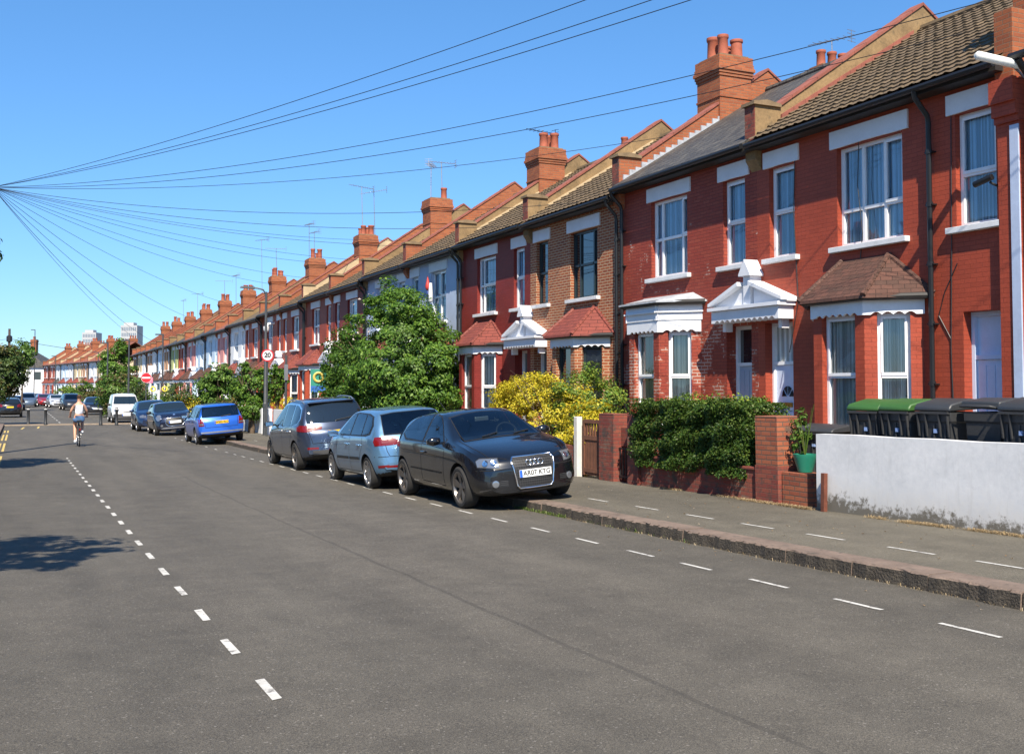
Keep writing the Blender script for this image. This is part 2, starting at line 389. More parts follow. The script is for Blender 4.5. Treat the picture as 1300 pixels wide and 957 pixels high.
def tilesheet(W, L, o, u, s, nrm, prof='roman'):
    """real relief tile sheet: W wide, L up the slope."""
    pu, pv = .22, .28; nu = int(round(W/pu)); pu = W/nu; k = 6
    U = np.linspace(0, W, nu*k+1); ph = (U/pu) % 1
    hu = .017*np.clip(np.sin(ph*2*math.pi), -.15, 1) + .006
    rows = []; nv = int(math.ceil(L/pv))
    for j in range(nv):
        a = j*pv; b = min(L, a+pv); rows += [(a, .036), (b-.004 if b < L else L, .004)]
    V = np.array([r[0] for r in rows]); hv = np.array([r[1] for r in rows])
    jit = rng.normal(0, .0025, (len(V), len(U)))
    Hh = hu[None, :]+hv[:, None]+jit
    o, u, s, nrm = map(lambda q: np.array(q, float), (o, u, s, nrm))
    P = o+U[None, :, None]*u+V[:, None, None]*s+Hh[..., None]*nrm
    m, n = len(V), len(U); idx = np.arange(m*n).reshape(m, n)
    F = np.stack([idx[:-1, :-1], idx[:-1, 1:], idx[1:, 1:], idx[1:, :-1]], -1).reshape(-1, 4)
    return [tuple(p) for p in P.reshape(-1, 3)], [tuple(int(q) for q in f) for f in F]

def party_wall(root, y, E, side, cap, t=.30, ridge=(4.1, 2.9), back=True, name='party_parapet', capw=.36, knee=True):
    """parapet on the party wall: kneeler block at the eaves then raking wall with tile capping. y = centre"""
    sl = ridge[1]/(ridge[0]+.3); k0 = -.14; k1 = .40; ht = .40
    def rz(x): return E+sl*(x+.3)
    zk = E+.74
    m = MB(); y0, y1 = y-t/2, y+t/2
    top = rz(ridge[0])+ht-.05
    poly = [(k0, E-.30), (k0, zk), (k1, zk), (ridge[0], top), (ridge[0]+3.6, top-3.6*sl), (ridge[0]+3.6, E-.30)]
    poly = [(.02, E-.5), (k0, E-.28), (k0, zk), (k1, zk), (ridge[0], top), (ridge[0]+3.8, top-3.8*sl), (ridge[0]+3.8, E-.5)][::-1]
    m.prism([(p[0], p[1]) for p in poly], y0, y1, 'y')
    w = m.build(name, side, root)
    c = MB(); hw = capw/2
    def slab(ax, az, bx, bz, h=.06, over=0):
        c.prism([(ax, az+.003), (bx, bz+.003), (bx, bz+h), (ax, az+h)][::-1], y-hw, y+hw, 'y')
    dz = (top-zk)/(ridge[0]-k1)
    n = 12
    for i in range(n):    # capping tiles in lengths with small joints
        a = k1+(ridge[0]-k1)*i/n+.006; b = k1+(ridge[0]-k1)*(i+1)/n-.002
        slab(a, zk+(a-k1)*dz, b, zk+(b-k1)*dz, .06+.006*(i % 2))
    slab(ridge[0]+.002, top, ridge[0]+3.8, top-3.8*sl, .06)
    c.build('capping', cap, w)
    if knee:
        q = MB(); q.box(k0-.014, k0-.001, y0+.002, y1-.002, E-.12, zk-.002); q.build('kneeler_face', M_garden, w)
        q = MB(); q.prism([(k0-.06, zk+.001), (k1+.04, zk+.001), (k1+.04, zk+.06), ((k0+k1)/2-.02, zk+.11), (k0-.06, zk+.06)][::-1], y-hw-.02, y+hw+.02, 'y')
        q.build('kneeler_cap', M_capg, w)
    return w

def chimney(root, x0, x1, y0, y1, zb, zt, mat, pots, s=1, aerial=None, flash=True):
    m = MB(); m.box(x0, x1, y0, y1, zb, zt)
    def band(z, h, o): m.box(x0-o, x1+o, y0-o, y1+o, z, z+h)
    band(zt-1.02*s, .05, .02); band(zt-.50*s, .06, .025); band(zt-.43*s, .07, .045); band(zt-.355*s, .08, .075); band(zt-.27*s, .09, .05); m.box(x0-.035, x1+.035, y0-.035, y1+.035, zt-.178*s, zt-.002); 
    c = m.build('chimney', mat, root)
    h = MB(); h.box(x0+.04, x1-.04, y0+.04, y1-.04, zt+.001, zt+.05); h.build('flaunching', M_capg, c)
    for i, (px, py, ph, pr) in enumerate(pots):
        p = MB(); p.lathe([(pr, zt+.03), (pr*.98, zt+ph*.2), (pr*.9, zt+ph*.82), (pr*1.02, zt+ph*.85), (pr*1.08, zt+ph*.9), (pr*1.05, zt+ph), (pr*.72, zt+ph), (pr*.7, zt+ph-.12)], 14, Matrix.Translation((px, py, 0)))
        p.build('chimney_pot', M_pot, c, smooth=50)
    return c

def aerial(loc, h, rz, kind=0, tilt=0):
    r = empty('tv_aerial', loc, rz)
    m = MB(); m.tube([(0, 0, 0), (.03*h, 0, h)], .018 if kind else .02, 6); m.build('mast', M_metal, r)
    b = MB(); L = 1.15; z = h-.04
    b.tube([(-L*.5, 0, z), (L*.7, 0, z+tilt)], .013, 5)
    for i in range(9 if kind == 0 else 6):
        x = -L*.38+i*(L/9 if kind == 0 else L/6); zz = z+tilt*(x+L*.5)/(1.2*L)
        b.tube([(x, -.16, zz), (x, .16, zz)], .007, 4)
    for q in (-.14, -.05, .05, .14): b.box(-L*.5-.006, -L*.5+.006, -.16, .16, z+q-.006, z+q+.006)
    b.box(-L*.5-.008, -L*.5+.008, -.008, .008, z-.16, z+.16)
    b.build('antenna', M_iron if kind == 2 else M_metal, r)
    return r

def bay(root, yc, E, st):
    """canted bay, front at x=-.6"""
    hw, fw, d, H = 1.2, .58, .6, 3.0
    bw = MB(); fm, cu, gl = st.get('bayframe', M_upvc), st.get('baycurtain'), st.get('bayglass')
    vz0, vz1 = .95, 2.83
    c = math.hypot(hw-fw, d)
    # panels: near cant (low y), front, far cant (high y), u runs left->right seen from outside
    P = [((0, yc+hw, 0), (-d, yc+fw, 0)), ((-d, yc+fw, 0), (-d, yc-fw, 0)), ((-d, yc-fw, 0), (0, yc-hw, 0))]
    fr = []
    for k, (a, b) in enumerate(P):
        a, b = Vector(a), Vector(b); u = (b-a); W = u.length; u.normalize(); w = u.cross(Vector((0, 0, 1)))
        M = frame_M(a, u, w); g = .19 if k != 1 else .2
        hole = (g, W-g, vz0, vz1); walls(bw, W, H, [hole], M, depth=.2); fr.append((M, W, hole))
    b = bw.build('bay_wall', st['wall_bay'] if 'wall_bay' in st else st['wall'], root)
    for M, W, h in fr:
        window(b, M, h[0], h[1], h[2], h[3], (), st.get('bayrows', (.48,)), fm, cu, True, False, gl, st.get('sill'), detail=st['detail'], b=.055)
    v = MB(); proud = .03
    for M, W, h in fr: scallop(v, W+.04, 2.80, 3.04, M @ Matrix.Translation((-.02, 0, proud-.02)))
    if st['bayroof'] == 'flat':
        for M, W, h in fr: v.box(-.05, W+.05, 3.045, 3.20, .0, .06, M); v.box(-.07, W+.07, 3.20, 3.23, 0, .10, M); v.box(-.06, W+.06, 3.235, 3.38, 0, .05, M)
    v.build('bay_cornice', st.get('trimmat', M_white), root)
    g = MB(); zt = 3.07 if st['bayroof'] != 'flat' else 3.40; o = .14
    pts = [(0-.02, yc+hw+o+.05, zt), (-d-.1, yc+fw+.12, zt), (-d-.1, yc-fw-.12, zt), (-.02, yc-hw-o-.05, zt)]
    g.tube(pts, .055, 8)
    g.build('bay_gutter', M_fascia, root)
    r = MB()
    e = [(.0, yc+hw+.22, zt+.03), (-d-.17, yc+fw+.16, zt+.03), (-d-.17, yc-fw-.16, zt+.03), (.0, yc-hw-.22, zt+.03)]
    if st['bayroof'] == 'flat':
        tt = zt+.16; t = [(-.0, yc+.95, tt+.06), (-.3, yc+.5, tt), (-.3, yc-.5, tt), (0, yc-.95, tt+.06)]
        r.quad(e[0], e[1], t[1], t[0]); r.quad(e[1], e[2], t[2], t[1]); r.quad(e[2], e[3], t[3], t[2]); r.add([t[0], t[1], t[2], t[3]], [(0, 1, 2, 3)])
        r.quad((e[0][0], e[0][1], zt), (e[1][0], e[1][1], zt), e[1], e[0]); r.quad((e[1][0], e[1][1], zt), (e[2][0], e[2][1], zt), e[2], e[1]); r.quad((e[2][0], e[2][1], zt), (e[3][0], e[3][1], zt), e[3], e[2])
        r.build('bay_roof', M_lead, root)
    else:
        tz = zt+.72; t = [(-.02, yc+.52, tz), (-.02, yc-.52, tz)]; tt = [(-.06, yc+.5, tz), (-.06, yc-.5, tz)]
        r.add([e[0], e[1], t[0]], [(0, 1, 2)]); r.quad(e[1], e[2], t[1], t[0]); r.add([e[2], e[3], t[1]], [(0, 1, 2)])
        r.add([tuple(np.array(q)-(0, 0, .05)) for q in e]+list(e), [(0, 1, 5, 4), (1, 2, 6, 5), (2, 3, 7, 6)])
        rr = r.build('bay_roof', st['bayroofmat'], root)
        for a, b2 in ((e[0], t[0]), (e[1], t[0]), (e[2], t[1]), (e[3], t[1])):
            a = Vector(a); b2 = Vector(b2); n = 9; h = MB()
            for i in range(n):
                p, q = a.lerp(b2, i/n), a.lerp(b2, (i+.96)/n); h.tube([p+Vector((0, 0, -.005)), q+Vector((0, 0, .0))], [.05, .044], 7)
            h.build('hip_tile', st.get('hipmat', st['bayroofmat']), rr, smooth=40)
    return b

def pediment(root, yc, E):
    W = 2.0; M = frame_M((0, yc+W/2, 0), (0, -1, 0), (-1, 0, 0)); v = MB()
    scallop(v, W, 2.90, 3.13, M, 0, .34, .05, .1)
    v.box(-.06, W+.06, 3.135, 3.20, 0, .40, M)
    for s in (0, 1):    # broken raking mouldings
        a = -.10 if s == 0 else W+.10; b = W*.42 if s == 0 else W*.58
        p = [(a, 3.205), (b, 3.205), (b, 3.56), (a, 3.22)]
        if s: p = p[::-1]
        v.prism(p, 0, .22, 'z', M)
        q = [(a, 3.225), (b, 3.565), (b, 3.64), (a, 3.285)] if s == 0 else [(b, 3.565), (a, 3.225), (a, 3.285), (b, 3.64)]
        v.prism(q, 0, .36, 'z', M)
    v.box(W*.5-.10, W*.5+.10, 3.205, 3.74, 0, .26, M)
    v.prism([(W*.5-.17, 3.743), (W*.5+.17, 3.743), (W*.5+.17, 3.78), (W*.5, 4.05), (W*.5-.17, 3.78)], 0, .32, 'z', M)
    p = v.build('pediment', M_white, root, bevel=.006)
    for a in (.12, W-.22): c = MB(); c.prism([(a, 2.74), (a+.1, 2.74), (a+.1, 3.10), (a, 3.10)], .001, .16, 'z', M); c.build('bracket', M_white, p)
    return p

def house(Y0, W, E, z0, side, st, label, group='terraced houses on the right side of the street', name='terraced_house', root=None):
    """side: 'hi' = front door at the far (+Y) end, 'lo' = at the near end."""
    d = st['detail']
    root = root or empty(name, (XF, Y0, z0), 0, label, 'house', group)
    M = frame_M((0, W, 0), (0, -1, 0), (-1, 0, 0))    # u = W - y
    hi = side == 'hi'
    def U(a, b): return (a, b) if hi else (W-b, W-a)
    sm0, sm1 = U(.36, 1.06); bg0, bg1 = U(*st.get('big', (2.3, 3.68))); dr0, dr1 = U(.20, .98)
    v0, v1 = 4.03, 5.70
    holes = [(sm0, sm1, v0, v1), (bg0, bg1, v0, v1), (dr0, dr1, .12, 2.86)]
    bc = st.get('bc', 3.05); by = (W-bc) if hi else bc
    extra = st.get('extra')
    if extra: holes += [(W-.99, W-.27, v0, v1), (W-.9, W-.12, .12, 2.78)]
    # the bay opens into the room
    holes.append((W-by-1.0, W-by+1.0, .1, 2.86))
    wl = MB(); walls(wl, W, E-.02, holes, M, depth=.24)
    wl.quad((.2, .012, 0), (8.2, .012, 0), (8.2, .012, E), (.2, .012, E)); wl.quad((8.2, W-.012, 0), (.2, W-.012, 0), (.2, W-.012, E), (8.2, W-.012, E)); wl.quad((8.2, .012, 0), (8.2, W-.012, 0), (8.2, W-.012, E), (8.2, .012, E))
    wall = wl.build('wall', st['wall'], root)
    fl = MB(); fl.quad((.26, .03, 3.25), (.26, W-.03, 3.25), (8.1, W-.03, 3.25), (8.1, .03, 3.25)); fl.quad((1.6, .03, .1), (1.6, W-.03, .1), (1.6, W-.03, 3.2), (1.6, .03, 3.2)); fl.quad((1.6, .03, 3.3), (1.6, W-.03, 3.3), (1.6, W-.03, E), (1.6, .03, E))
    fl.build('interior_partition', M_void, root)
    fm = st.get('frame', M_upvc); cu = st.get('curtain', M_net)
    window(root, M, sm0, sm1, v0, v1, (), (.5,), fm, cu, detail=d, lm=st.get('lm'))
    window(root, M, bg0, bg1, v0, v1, st.get('bigcols', (.22, .78)), st.get('bigrows', (.5,)), fm, cu, detail=d, lm=st.get('lm'))
    if extra: window(root, M, W-.99, W-.27, v0, v1, (), (.46,), fm, cu, detail=d)
    bay(root, by, E, st)
    # porch door
    dm = st.get('door', M_doorg); w0 = st.get('doorset', -.5)
    def door(a, b, top, w, mat, fan=True, fancy=False):
        dd = MB(); dd.box(a+.06, b-.06, .13, 2.08, w-.05, w, M)
        lft = a+.12; rgt = b-.12
        if fancy:
            dd.box(lft-.02, rgt+.02, .22, .98, w, w+.012, M)
            for i in range(3): dd.box(lft+.03+i*(rgt-lft)/3, lft+(i+1)*(rgt-lft)/3-.02, .3, .92, w+.012, w+.022, M)
            dd.box(lft, rgt, 1.16, 1.22, w, w+.02, M)
        else:
            for q in range(4): dd.box(a+.08+q*(b-a-.16)/4+.012, a+.08+(q+1)*(b-a-.16)/4-.012, .2, 2.0, w, w+.012, M)
        do = dd.build('door', mat, root)
        f = MB(); f.box(a+.001, a+.06, .125, top-.003, w-.08, w+.04, M); f.box(b-.06, b-.001, .125, top-.003, w-.08, w+.04, M); f.box(a+.06, b-.06, top-.07, top-.003, w-.08, w+.04, M); f.box(a+.06, b-.06, 2.085, 2.15, w-.08, w+.035, M)
        f.build('door_frame', M_upvc if fan else mat, do)
        g = MB(); g.box(a+.05, b-.05, 2.14, top-.06, w-.04, w-.03, M); g.build('fanlight', M_netg if fancy else (M_dkpane if fan else mat), do)
        if fancy:
            g = MB(); cx = (a+b)/2; r = .16
            for k in range(4):
                t0, t1 = math.pi*k/4+.07, math.pi*(k+1)/4-.07
                p = [(cx+.04*math.cos((t0+t1)/2), 1.50+.04*math.sin((t0+t1)/2))]+[(cx+r*math.cos(t0+(t1-t0)*j/4), 1.50+1.25*r*math.sin(t0+(t1-t0)*j/4)) for j in range(5)]
                g.prism(p, w+.001, w+.012, 'z', M)
            g.build('door_glazing', M_dkpane, do)
            g = MB(); g.box(cx-.13, cx+.13, 1.32, 1.40, w+.001, w+.02, M); g.build('letter_plate', plain('brass', (.45, .30, .08), .35, 1), do)
            g = MB(); g.box(b-.11, b-.08, .95, 1.2, w+.001, w+.02, M); g.tube([M.inverted() @ (M @ Vector((b-.095, 1.02, w+.05))), Vector((b-.22, 1.02, w+.05))], .012, 6, M=M); g.tube([(b-.095, 1.02, w), (b-.095, 1.02, w+.05)], .012, 6, M=M); g.build('door_handle', M_iron, do)
        return do
    door(dr0, dr1, 2.86, w0 if w0 > -.3 else -.26, dm, True, st.get('fancydoor', False))
    sp = MB(); sp.box(dr0-.03, dr1+.03, -.02, .118, -.3, .32, M); sp.build('doorstep', M_sill, root)
    if extra: door(W-.9, W-.12, 2.78, -.2, M_door, False)
    # roof
    rx, rr = 4.1, 2.72; zr = E-.02; rm = st['roof']
    L = math.hypot(rx+.3, rr); s = Vector((rx+.3, 0, rr))/L; n = Vector((-rr, 0, rx+.3))/L
    r = MB()
    lo_y, hi_y = st.get('roofy', (.0, W-.15))
    if d >= 2 and st.get('relief', True):
        o = Vector((-.33, hi_y, zr+.03))-s*.0
        v, f = tilesheet(hi_y-lo_y, L+.02, o, (0, -1, 0), s, n); r.add(v, f)
        r.prism([(-.30, zr), (-.30, zr+.04), (rx, zr+rr+.04), (rx, zr+rr)], lo_y+.002, hi_y-.002, 'y')
    else:
        r.prism([(-.33, zr), (-.33, zr+.05), (rx, zr+rr+.07), (rx, zr+rr-.02)], lo_y, hi_y, 'y')
    r.prism([(rx+.002, zr+rr+.05), (rx+4.3, zr), (rx+4.3, zr-.06), (rx+.002, zr+rr-.04)], lo_y, hi_y, 'y')
    roof = r.build('roof', rm, root, smooth=25 if d >= 2 else False)
    k = MB(); nn = max(1, int((hi_y-lo_y)/.45))
    for i in range(nn): k.tube([(rx, lo_y+(hi_y-lo_y)*i/nn, zr+rr+.06), (rx, lo_y+(hi_y-lo_y)*(i+.97)/nn, zr+rr+.06)], .10, 8)
    k.build('ridge_tile', st.get('ridgemat', rm), roof, smooth=40)
    g = MB(); g.tube([(-.37, lo_y-.02, E-.04), (-.37, hi_y+.02, E-.06)], .05, 8); g.build('gutter', M_black, root, smooth=40)
    g = MB(); g.box(-.29, -.01, .01, W-.01, E-.12, E-.025); g.build('fascia_board', M_fascia, root)
    if st.get('pipe', True):
        py_ = W-.14 if not hi else .10
        if extra: py_ = 1.42
        g = MB(); g.tube([(-.37, py_, E-.06), (-.35, py_, E-.17), (-.10, py_, E-.42), (-.08, py_, E-.52), (-.08, py_, .1)], .04, 8)
        for zz in (5.2, 4.4, 3.5, 2.6, 1.7, .9): g.tube([(-.08, py_, zz), (-.08, py_, zz+.07)], .052, 8); g.box(-.1, .0, py_-.07, py_+.07, zz+.02, zz+.04)
        g.build('downpipe', M_black, root, smooth=40)
    if 'party' in st: party_wall(root, W, E, *st['party'])
    if st.get('chim'):
        zt = E+3.40+rng.uniform(-.12, .12); y0 = W-.22
        pots = [(x, y, .52+rng.uniform(-.14, .08), .14+rng.uniform(-.015, .015)) for x, y in ((2.88, y0+.22), (3.28, y0+.22), (2.88, y0+.62), (3.28, y0+.64))]
        if st['chim'] == 1 and Y0 > 50 and rng.random() < .35: pots = pots[:3]
        if st['chim'] == 2: pots = pots[:2]+pots[3:]
        if st['chim'] == 3: pots = pots[1:2]
        chimney(root, 2.62, 3.54, y0, y0+.94, E+1.4, zt, M_stack, pots)
        pots = [(6.0+.36*i, W+.1, .46, .12) for i in range(3)]
        if d >= 1: chimney(root, 5.8, 6.95, W-.2, W+.4, E, E+3.62, M_stack, pots)
    return root
# ------------------------------------------------------------------ the near row
B = [16.05, 21.0, 25.8, 30.75]
while B[-1] < 142: B.append(B[-1]+5.0)
base = dict(detail=2, bayroof='hip', bayroofmat=M_baynew, roof=M_brtile, curtain=M_net)
def S(**k): q = dict(base); q.update(k); return q
ST = [
 (10.40, 16.05, 6.20, -.15, 'hi', S(wall=M_red, extra=True, bc=2.8, big=(2.15, 3.62), bigcols=(.35, .68), bigrows=(.36,), curtain=M_skynet, baycurtain=M_netg, bayroofmat=M_bayold, door=M_door, fancydoor=True, doorset=-.2, party=(M_ochre, M_cap), roofy=(-.0, 5.5)),
   'bright red end house with brown tiled bay roof and blue doors behind the wheelie bins'),
 (16.05, 21.0, 6.20, -.15, 'lo', S(wall=M_redB, curtain=M_skynet, baycurtain=M_cream_c, bayroof='flat', roof=M_slate, relief=False, party=(M_stack, M_cap), chim=1, bayrows=(.5,)),
   'red house with white boarded flat roof bay and grey slate roof behind the green hedge'),
 (21.0, 25.8, 6.22, -.33, 'hi', S(wall=M_brick, frame=M_dkframe, curtain=None, bayframe=M_dkframe, bigcols=(.25, .75), party=(M_ochre, M_cap), door=M_dkframe),
   'unpainted orange brick house with dark window frames and new red tiled bay roof'),
 (25.8, 30.75, 6.22, -.33, 'lo', S(wall=M_dred, curtain=M_skynet, baycurtain=M_netg, bigcols=(.22,), chim=2, party=(M_ochre, M_cap)),
   'dark red painted house between the orange brick house and the big green bush'),
 (30.75, 35.75, 6.2, -.36, 'hi', S(wall=M_paleblue, curtain=M_skynet, party=(M_stack, M_cap), bigcols=(.5,)),
   'pale blue rendered house with a hanging ornament, right behind the big green bush'),
 (35.75, 40.75, 6.2, -.40, 'lo', S(wall=M_paleblue, curtain=M_net, chim=3, party=(M_ochre, M_cap)),
   'pale blue rendered house with one pot chimney, mostly hidden by the big green bush'),
]
cols = {6: (M_dred, M_baynew, M_stack, 'dark red brick house just left of the top of the big green bush'),
 7: (M_red, M_baynew, M_creamr, 'red painted house with tall white windows left of the big green bush'),
 8: (M_red, M_baynew, M_stack, 'red painted house behind the black street lamp'),
 9: (M_red, M_baynew, M_stack, 'red painted house with plain small panes just left of the street lamp'),
 10: (M_red, M_bayold, M_ochre, 'red painted house carrying the white security camera'),
 11: (M_white_r, M_baynew, M_stack, 'white rendered house with pink window strips, nearest of the white houses'),
 12: (M_pink, M_baynew, M_stack, 'pink rendered house between two white houses'),
 13: (M_lblue, M_bayold, M_stack, 'light blue rendered house behind the round garden tree'),
 14: (M_lblue, M_bayold, M_ochre, 'second light blue house, next to the pink red pair'),
 15: (M_pink, M_bayold, M_stack, 'pink house right of the pale green house wall'),
 16: (M_red, M_baynew, M_ochre, 'small red house beside the tall pale green wall'),
 17: (M_green_r, M_bayold, M_ochre, 'pale green rendered house with a blank upper wall'),
 18: (M_tan, M_bayold, M_stack, 'tan rendered house left of the pale green house'),
 19: (M_lblue, M_bayold, M_stack, 'light blue house beyond the tan house'),
 20: (M_white_r, M_bayold, M_stack, 'white house above the no entry sign'),
 21: (M_tan, M_bayold, M_stack, 'tan house partly behind ivy beyond the no entry sign'),
 22: (M_white_r, M_bayold, M_stack, 'white house beside the dark tall tree at the corner'),
 23: (M_cream, M_bayold, M_stack, 'cream house half hidden by the dark tall tree'),
 24: (M_tan, M_bayold, M_stack, 'last tan house of the near row behind the dark tall tree')}
def zbase(Y):   # eaves height (absolute) measured from the photograph, minus 6.2
    return float(np.interp(Y, [36, 40, 46, 55, 65, 80, 142], [-.33, -.46, -.60, -.68, -.80, -.98, -.98]))
i = 6
for k in range(5, len(B)):
    pass
for k in cols:
    y0 = B[k-1]; y1 = B[k]
    wall, br, side, lab = cols[k]
    det = 2 if k < 9 else 1
    pz = zbase((B[(k//2)*2-1]+B[(k//2)*2])/2)
    st = S(detail=det, wall=wall, bayroofmat=br, relief=k < 9, party=(side, M_cap), chim=(0 if k % 2 == 0 else (1 if k % 3 else 2)), curtain=M_net if k < 12 else (M_skynet if k % 2 else M_net), baycurtain=M_netg if k % 2 else M_net,
           bigcols=((.22, .78), (.5,), (.25,))[k % 3], roof=M_brtile if k < 12 else (M_slate if k % 3 else M_redtile))
    ST.append((y0, y1, 6.2, pz, 'hi' if k % 2 == 0 else 'lo', st, lab))
HOUSES = []
for y0, y1, E, z0, side, st, lab in ST:
    r = house(y0, y1-y0, E, z0, side, st, lab); HOUSES.append(r)
    if side == 'hi': pediment(r, y1-y0, E)
# right-hand party wall with stack at the near end of the first house
A = HOUSES[0]
party_wall(A, .0, 6.2, M_stack, M_cap, knee=False)
m = MB(); m.box(-.10, .3, -.20, .16, .0, 5.35); m.box(-.14, .3, -.22, .18, 5.35, 5.44); m.box(-.19, .3, -.22, .18, 5.44, 5.62); m.box(-.24, .3, -.22, .18, 5.62, 5.95)
m.build('corner_pier', M_red, A)
m = MB(); m.box(-.125, -.10, -.20, -.06, .0, 5.3); m.build('corner_strip', M_paleblue, A)
chimney(A, .25, 1.3, -.25, .15, 5.6, 8.6, M_stack, [(.6, 0, .5, .13), (1.0, 0, .5, .13)], flash=False)
# white floodlight boom, camera and wall wires on the first house
r = tag(MB().build('wall', M_red) if 0 else empty('floodlight', (XF-.1, 10.45, 5.98), 0), 'long white tube shaped lamp at the top right corner of the red end house', 'lamp')
m = MB(); m.tube([(-.02, .30, .10), (-.25, -.30, .06)], .0001, 4) if 0 else None
m = MB(); m.tube([(-.83, -.28, .0), (-.80, -.28, .0), (-.12, -.42, -.09), (-.08, -.42, -.1)], [.035, .06, .06, .03], 12); m.build('lamp_housing', plain('white_lamp_plastic', (.75, .76, .72), .35), r, smooth=50)
m = MB(); m.tube([(-.3, -.38, -.08), (-.1, -.35, -.15), (.05, -.3, -.2)], .02, 6); m.build('lamp_bracket', M_metal, r)
r = tag(empty('security_camera', (XF, 10.62, 4.38), 0), 'small black bullet camera beside the right upper window of the red end house', 'camera')
m = MB(); m.tube([(-.0, 0, -.02), (-.12, .0, 0), (-.15, .04, .04)], .018, 8); m.build('camera_bracket', M_iron, r, smooth=40)
m = MB(); m.tube([(-.17, -.02, .10), (-.20, .26, .03)], .045, 12); m.build('camera_body', M_black, r, smooth=40)
for pts, nm in (([(0, 2.95, 5.9), (0, 3.0, 5.0), (0, 2.9, 4.2), (0, 3.05, 3.2), (0, 2.98, 1.5), (0, 3.0, .3)], 0), ([(0, 1.05, 5.7), (0, 1.08, 3.6), (0, 1.12, 2.2), (0, 1.05, .3)], 0), ([(0, .98, 3.5), (0, 1.22, 3.1), (0, 1.34, 2.75), (0, 1.12, 2.4), (0, 1.1, 1.2)], 0), ([(0, 4.55, 5.9), (0, 4.6, 4.8), (0, 4.5, 3.2), (0, 4.75, 2.3)], 0)):
    m = MB(); m.tube([(p[0]-.012, p[1], p[2]) for p in pts], .008, 5); m.build('wall_cable', M_iron, A)
# lead flashing steps on the slate house
m = MB(); Bh = HOUSES[1]
for q in range(22):
    x = -.05+q*.165; z = 6.2-.02+.618*(x+.3)
    m.box(x, x+.17, 4.95-.19, 4.95-.152, z+.03, z+.19+.03*(q % 2))
m.build('lead_flashing', M_lead, Bh)
for hh in (HOUSES[0], HOUSES[2], HOUSES[3]):
    m = MB(); W_ = {0: 5.65, 2: 4.8, 3: 4.95}[HOUSES.index(hh)]
    for q in range(12):
        x = .45+q*.28; z = 6.18+.618*(x+.3); m.add([], []); m.prism([(x, z+.05), (x+.275, z+.05+.618*.275), (x+.275, z+.17+.618*.275), (x, z+.17)][::-1], W_-.20, W_-.152, 'y')
    m.build('mortar_fillet', M_cap if hh is HOUSES[0] else M_creamr, hh)
# house beyond the right edge of the frame
wht = empty('white_house', (XF, 4.6, -.1), 0, 'white house at the right edge of the photo beyond the red end house', 'house')
M = frame_M((0, 5.55, 0), (0, -1, 0), (-1, 0, 0)); w = MB(); hl = [(.75, 2.1, 4.0, 5.6), (3.6, 4.4, 4.0, 5.6), (1.2, 2.6, 1.0, 2.8), (4.1, 4.95, .1, 2.7)]
walls(w, 5.55, 6.1, hl, M); w.quad((0, 5.55, 0), (8, 5.55, 0), (8, 5.55, 6.1), (0, 5.55, 6.1)); w.quad((0, 0, 0), (0, 0, 6.1), (8, 0, 6.1), (8, 0, 0)); w.build('wall', M_white_r, wht)
for h in hl[:3]: window(wht, M, *h, (.5,), (.5,), curtain=M_net)
w = MB(); w.box(4.1+.0, 4.95, .1, 2.7, -.2, -.15, M); w.build('door', M_doorg, wht)
w = MB(); w.prism([(-.33, 6.1), (-.33, 6.16), (4.1, 9.06), (4.1, 9.0)], .05, 5.3, 'y'); w.prism([(4.102, 9.06), (8.4, 6.16), (8.4, 6.1), (4.102, 9.0)], .05, 5.3, 'y'); w.build('roof', M_slate, wht)
w = MB(); w.tube([(-.37, 0, 6.1), (-.37, 5.5, 6.1)], .06, 8); w.tube([(-.37, 5.38, 6.05), (-.12, 5.38, 5.8), (-.10, 5.38, 0)], .05, 8); w.build('downpipe', M_black, wht, smooth=40)
# hanging ornament and satellite dish
r = tag(empty('wall_ornament', (XF-.06, 33.2, 4.75)), 'red white and blue hanging ornament on the pale blue house above the big bush', 'ornament')
m = MB(); m.lathe([(.0, .5), (.06, .22), (.09, .1), (.06, .0), (0, -.04)], 14, Matrix.Translation((-.15, 0, 0))); m.build('red_bulb', plain('red_plastic', (.5, .05, .04), .5), r, smooth=60)
m = MB(); m.lathe([(.03, -.04), (.06, -.15), (.02, -.28)], 12, Matrix.Translation((-.15, 0, 0))); m.build('blue_tail', plain('navy_plastic', (.03, .05, .2), .5), r, smooth=60)
m = MB(); m.lathe([(.05, .2), (.07, -.1), (.09, -.4), (.03, -.45)], 12, Matrix.Translation((-.16, -.3, 0))); m.build('white_banner', M_white, r, smooth=60)
r = tag(empty('security_camera', (XF, 57.5, 4.7)), 'round white security camera high on a red house left of the street lamp', 'camera')
m = MB(); m.tube([(0, 0, .25), (-.35, 0, .2), (-.45, .0, .0)], .06, 8); m.build('camera_bracket', M_upvc, r, smooth=40)
m = MB(); m.lathe([(.0, -.22), (.1, -.2), (.16, -.08), (.17, .1), (0, .14)], 14, Matrix.Translation((-.45, 0, -.05))); m.build('camera_body', M_upvc, r, smooth=60)
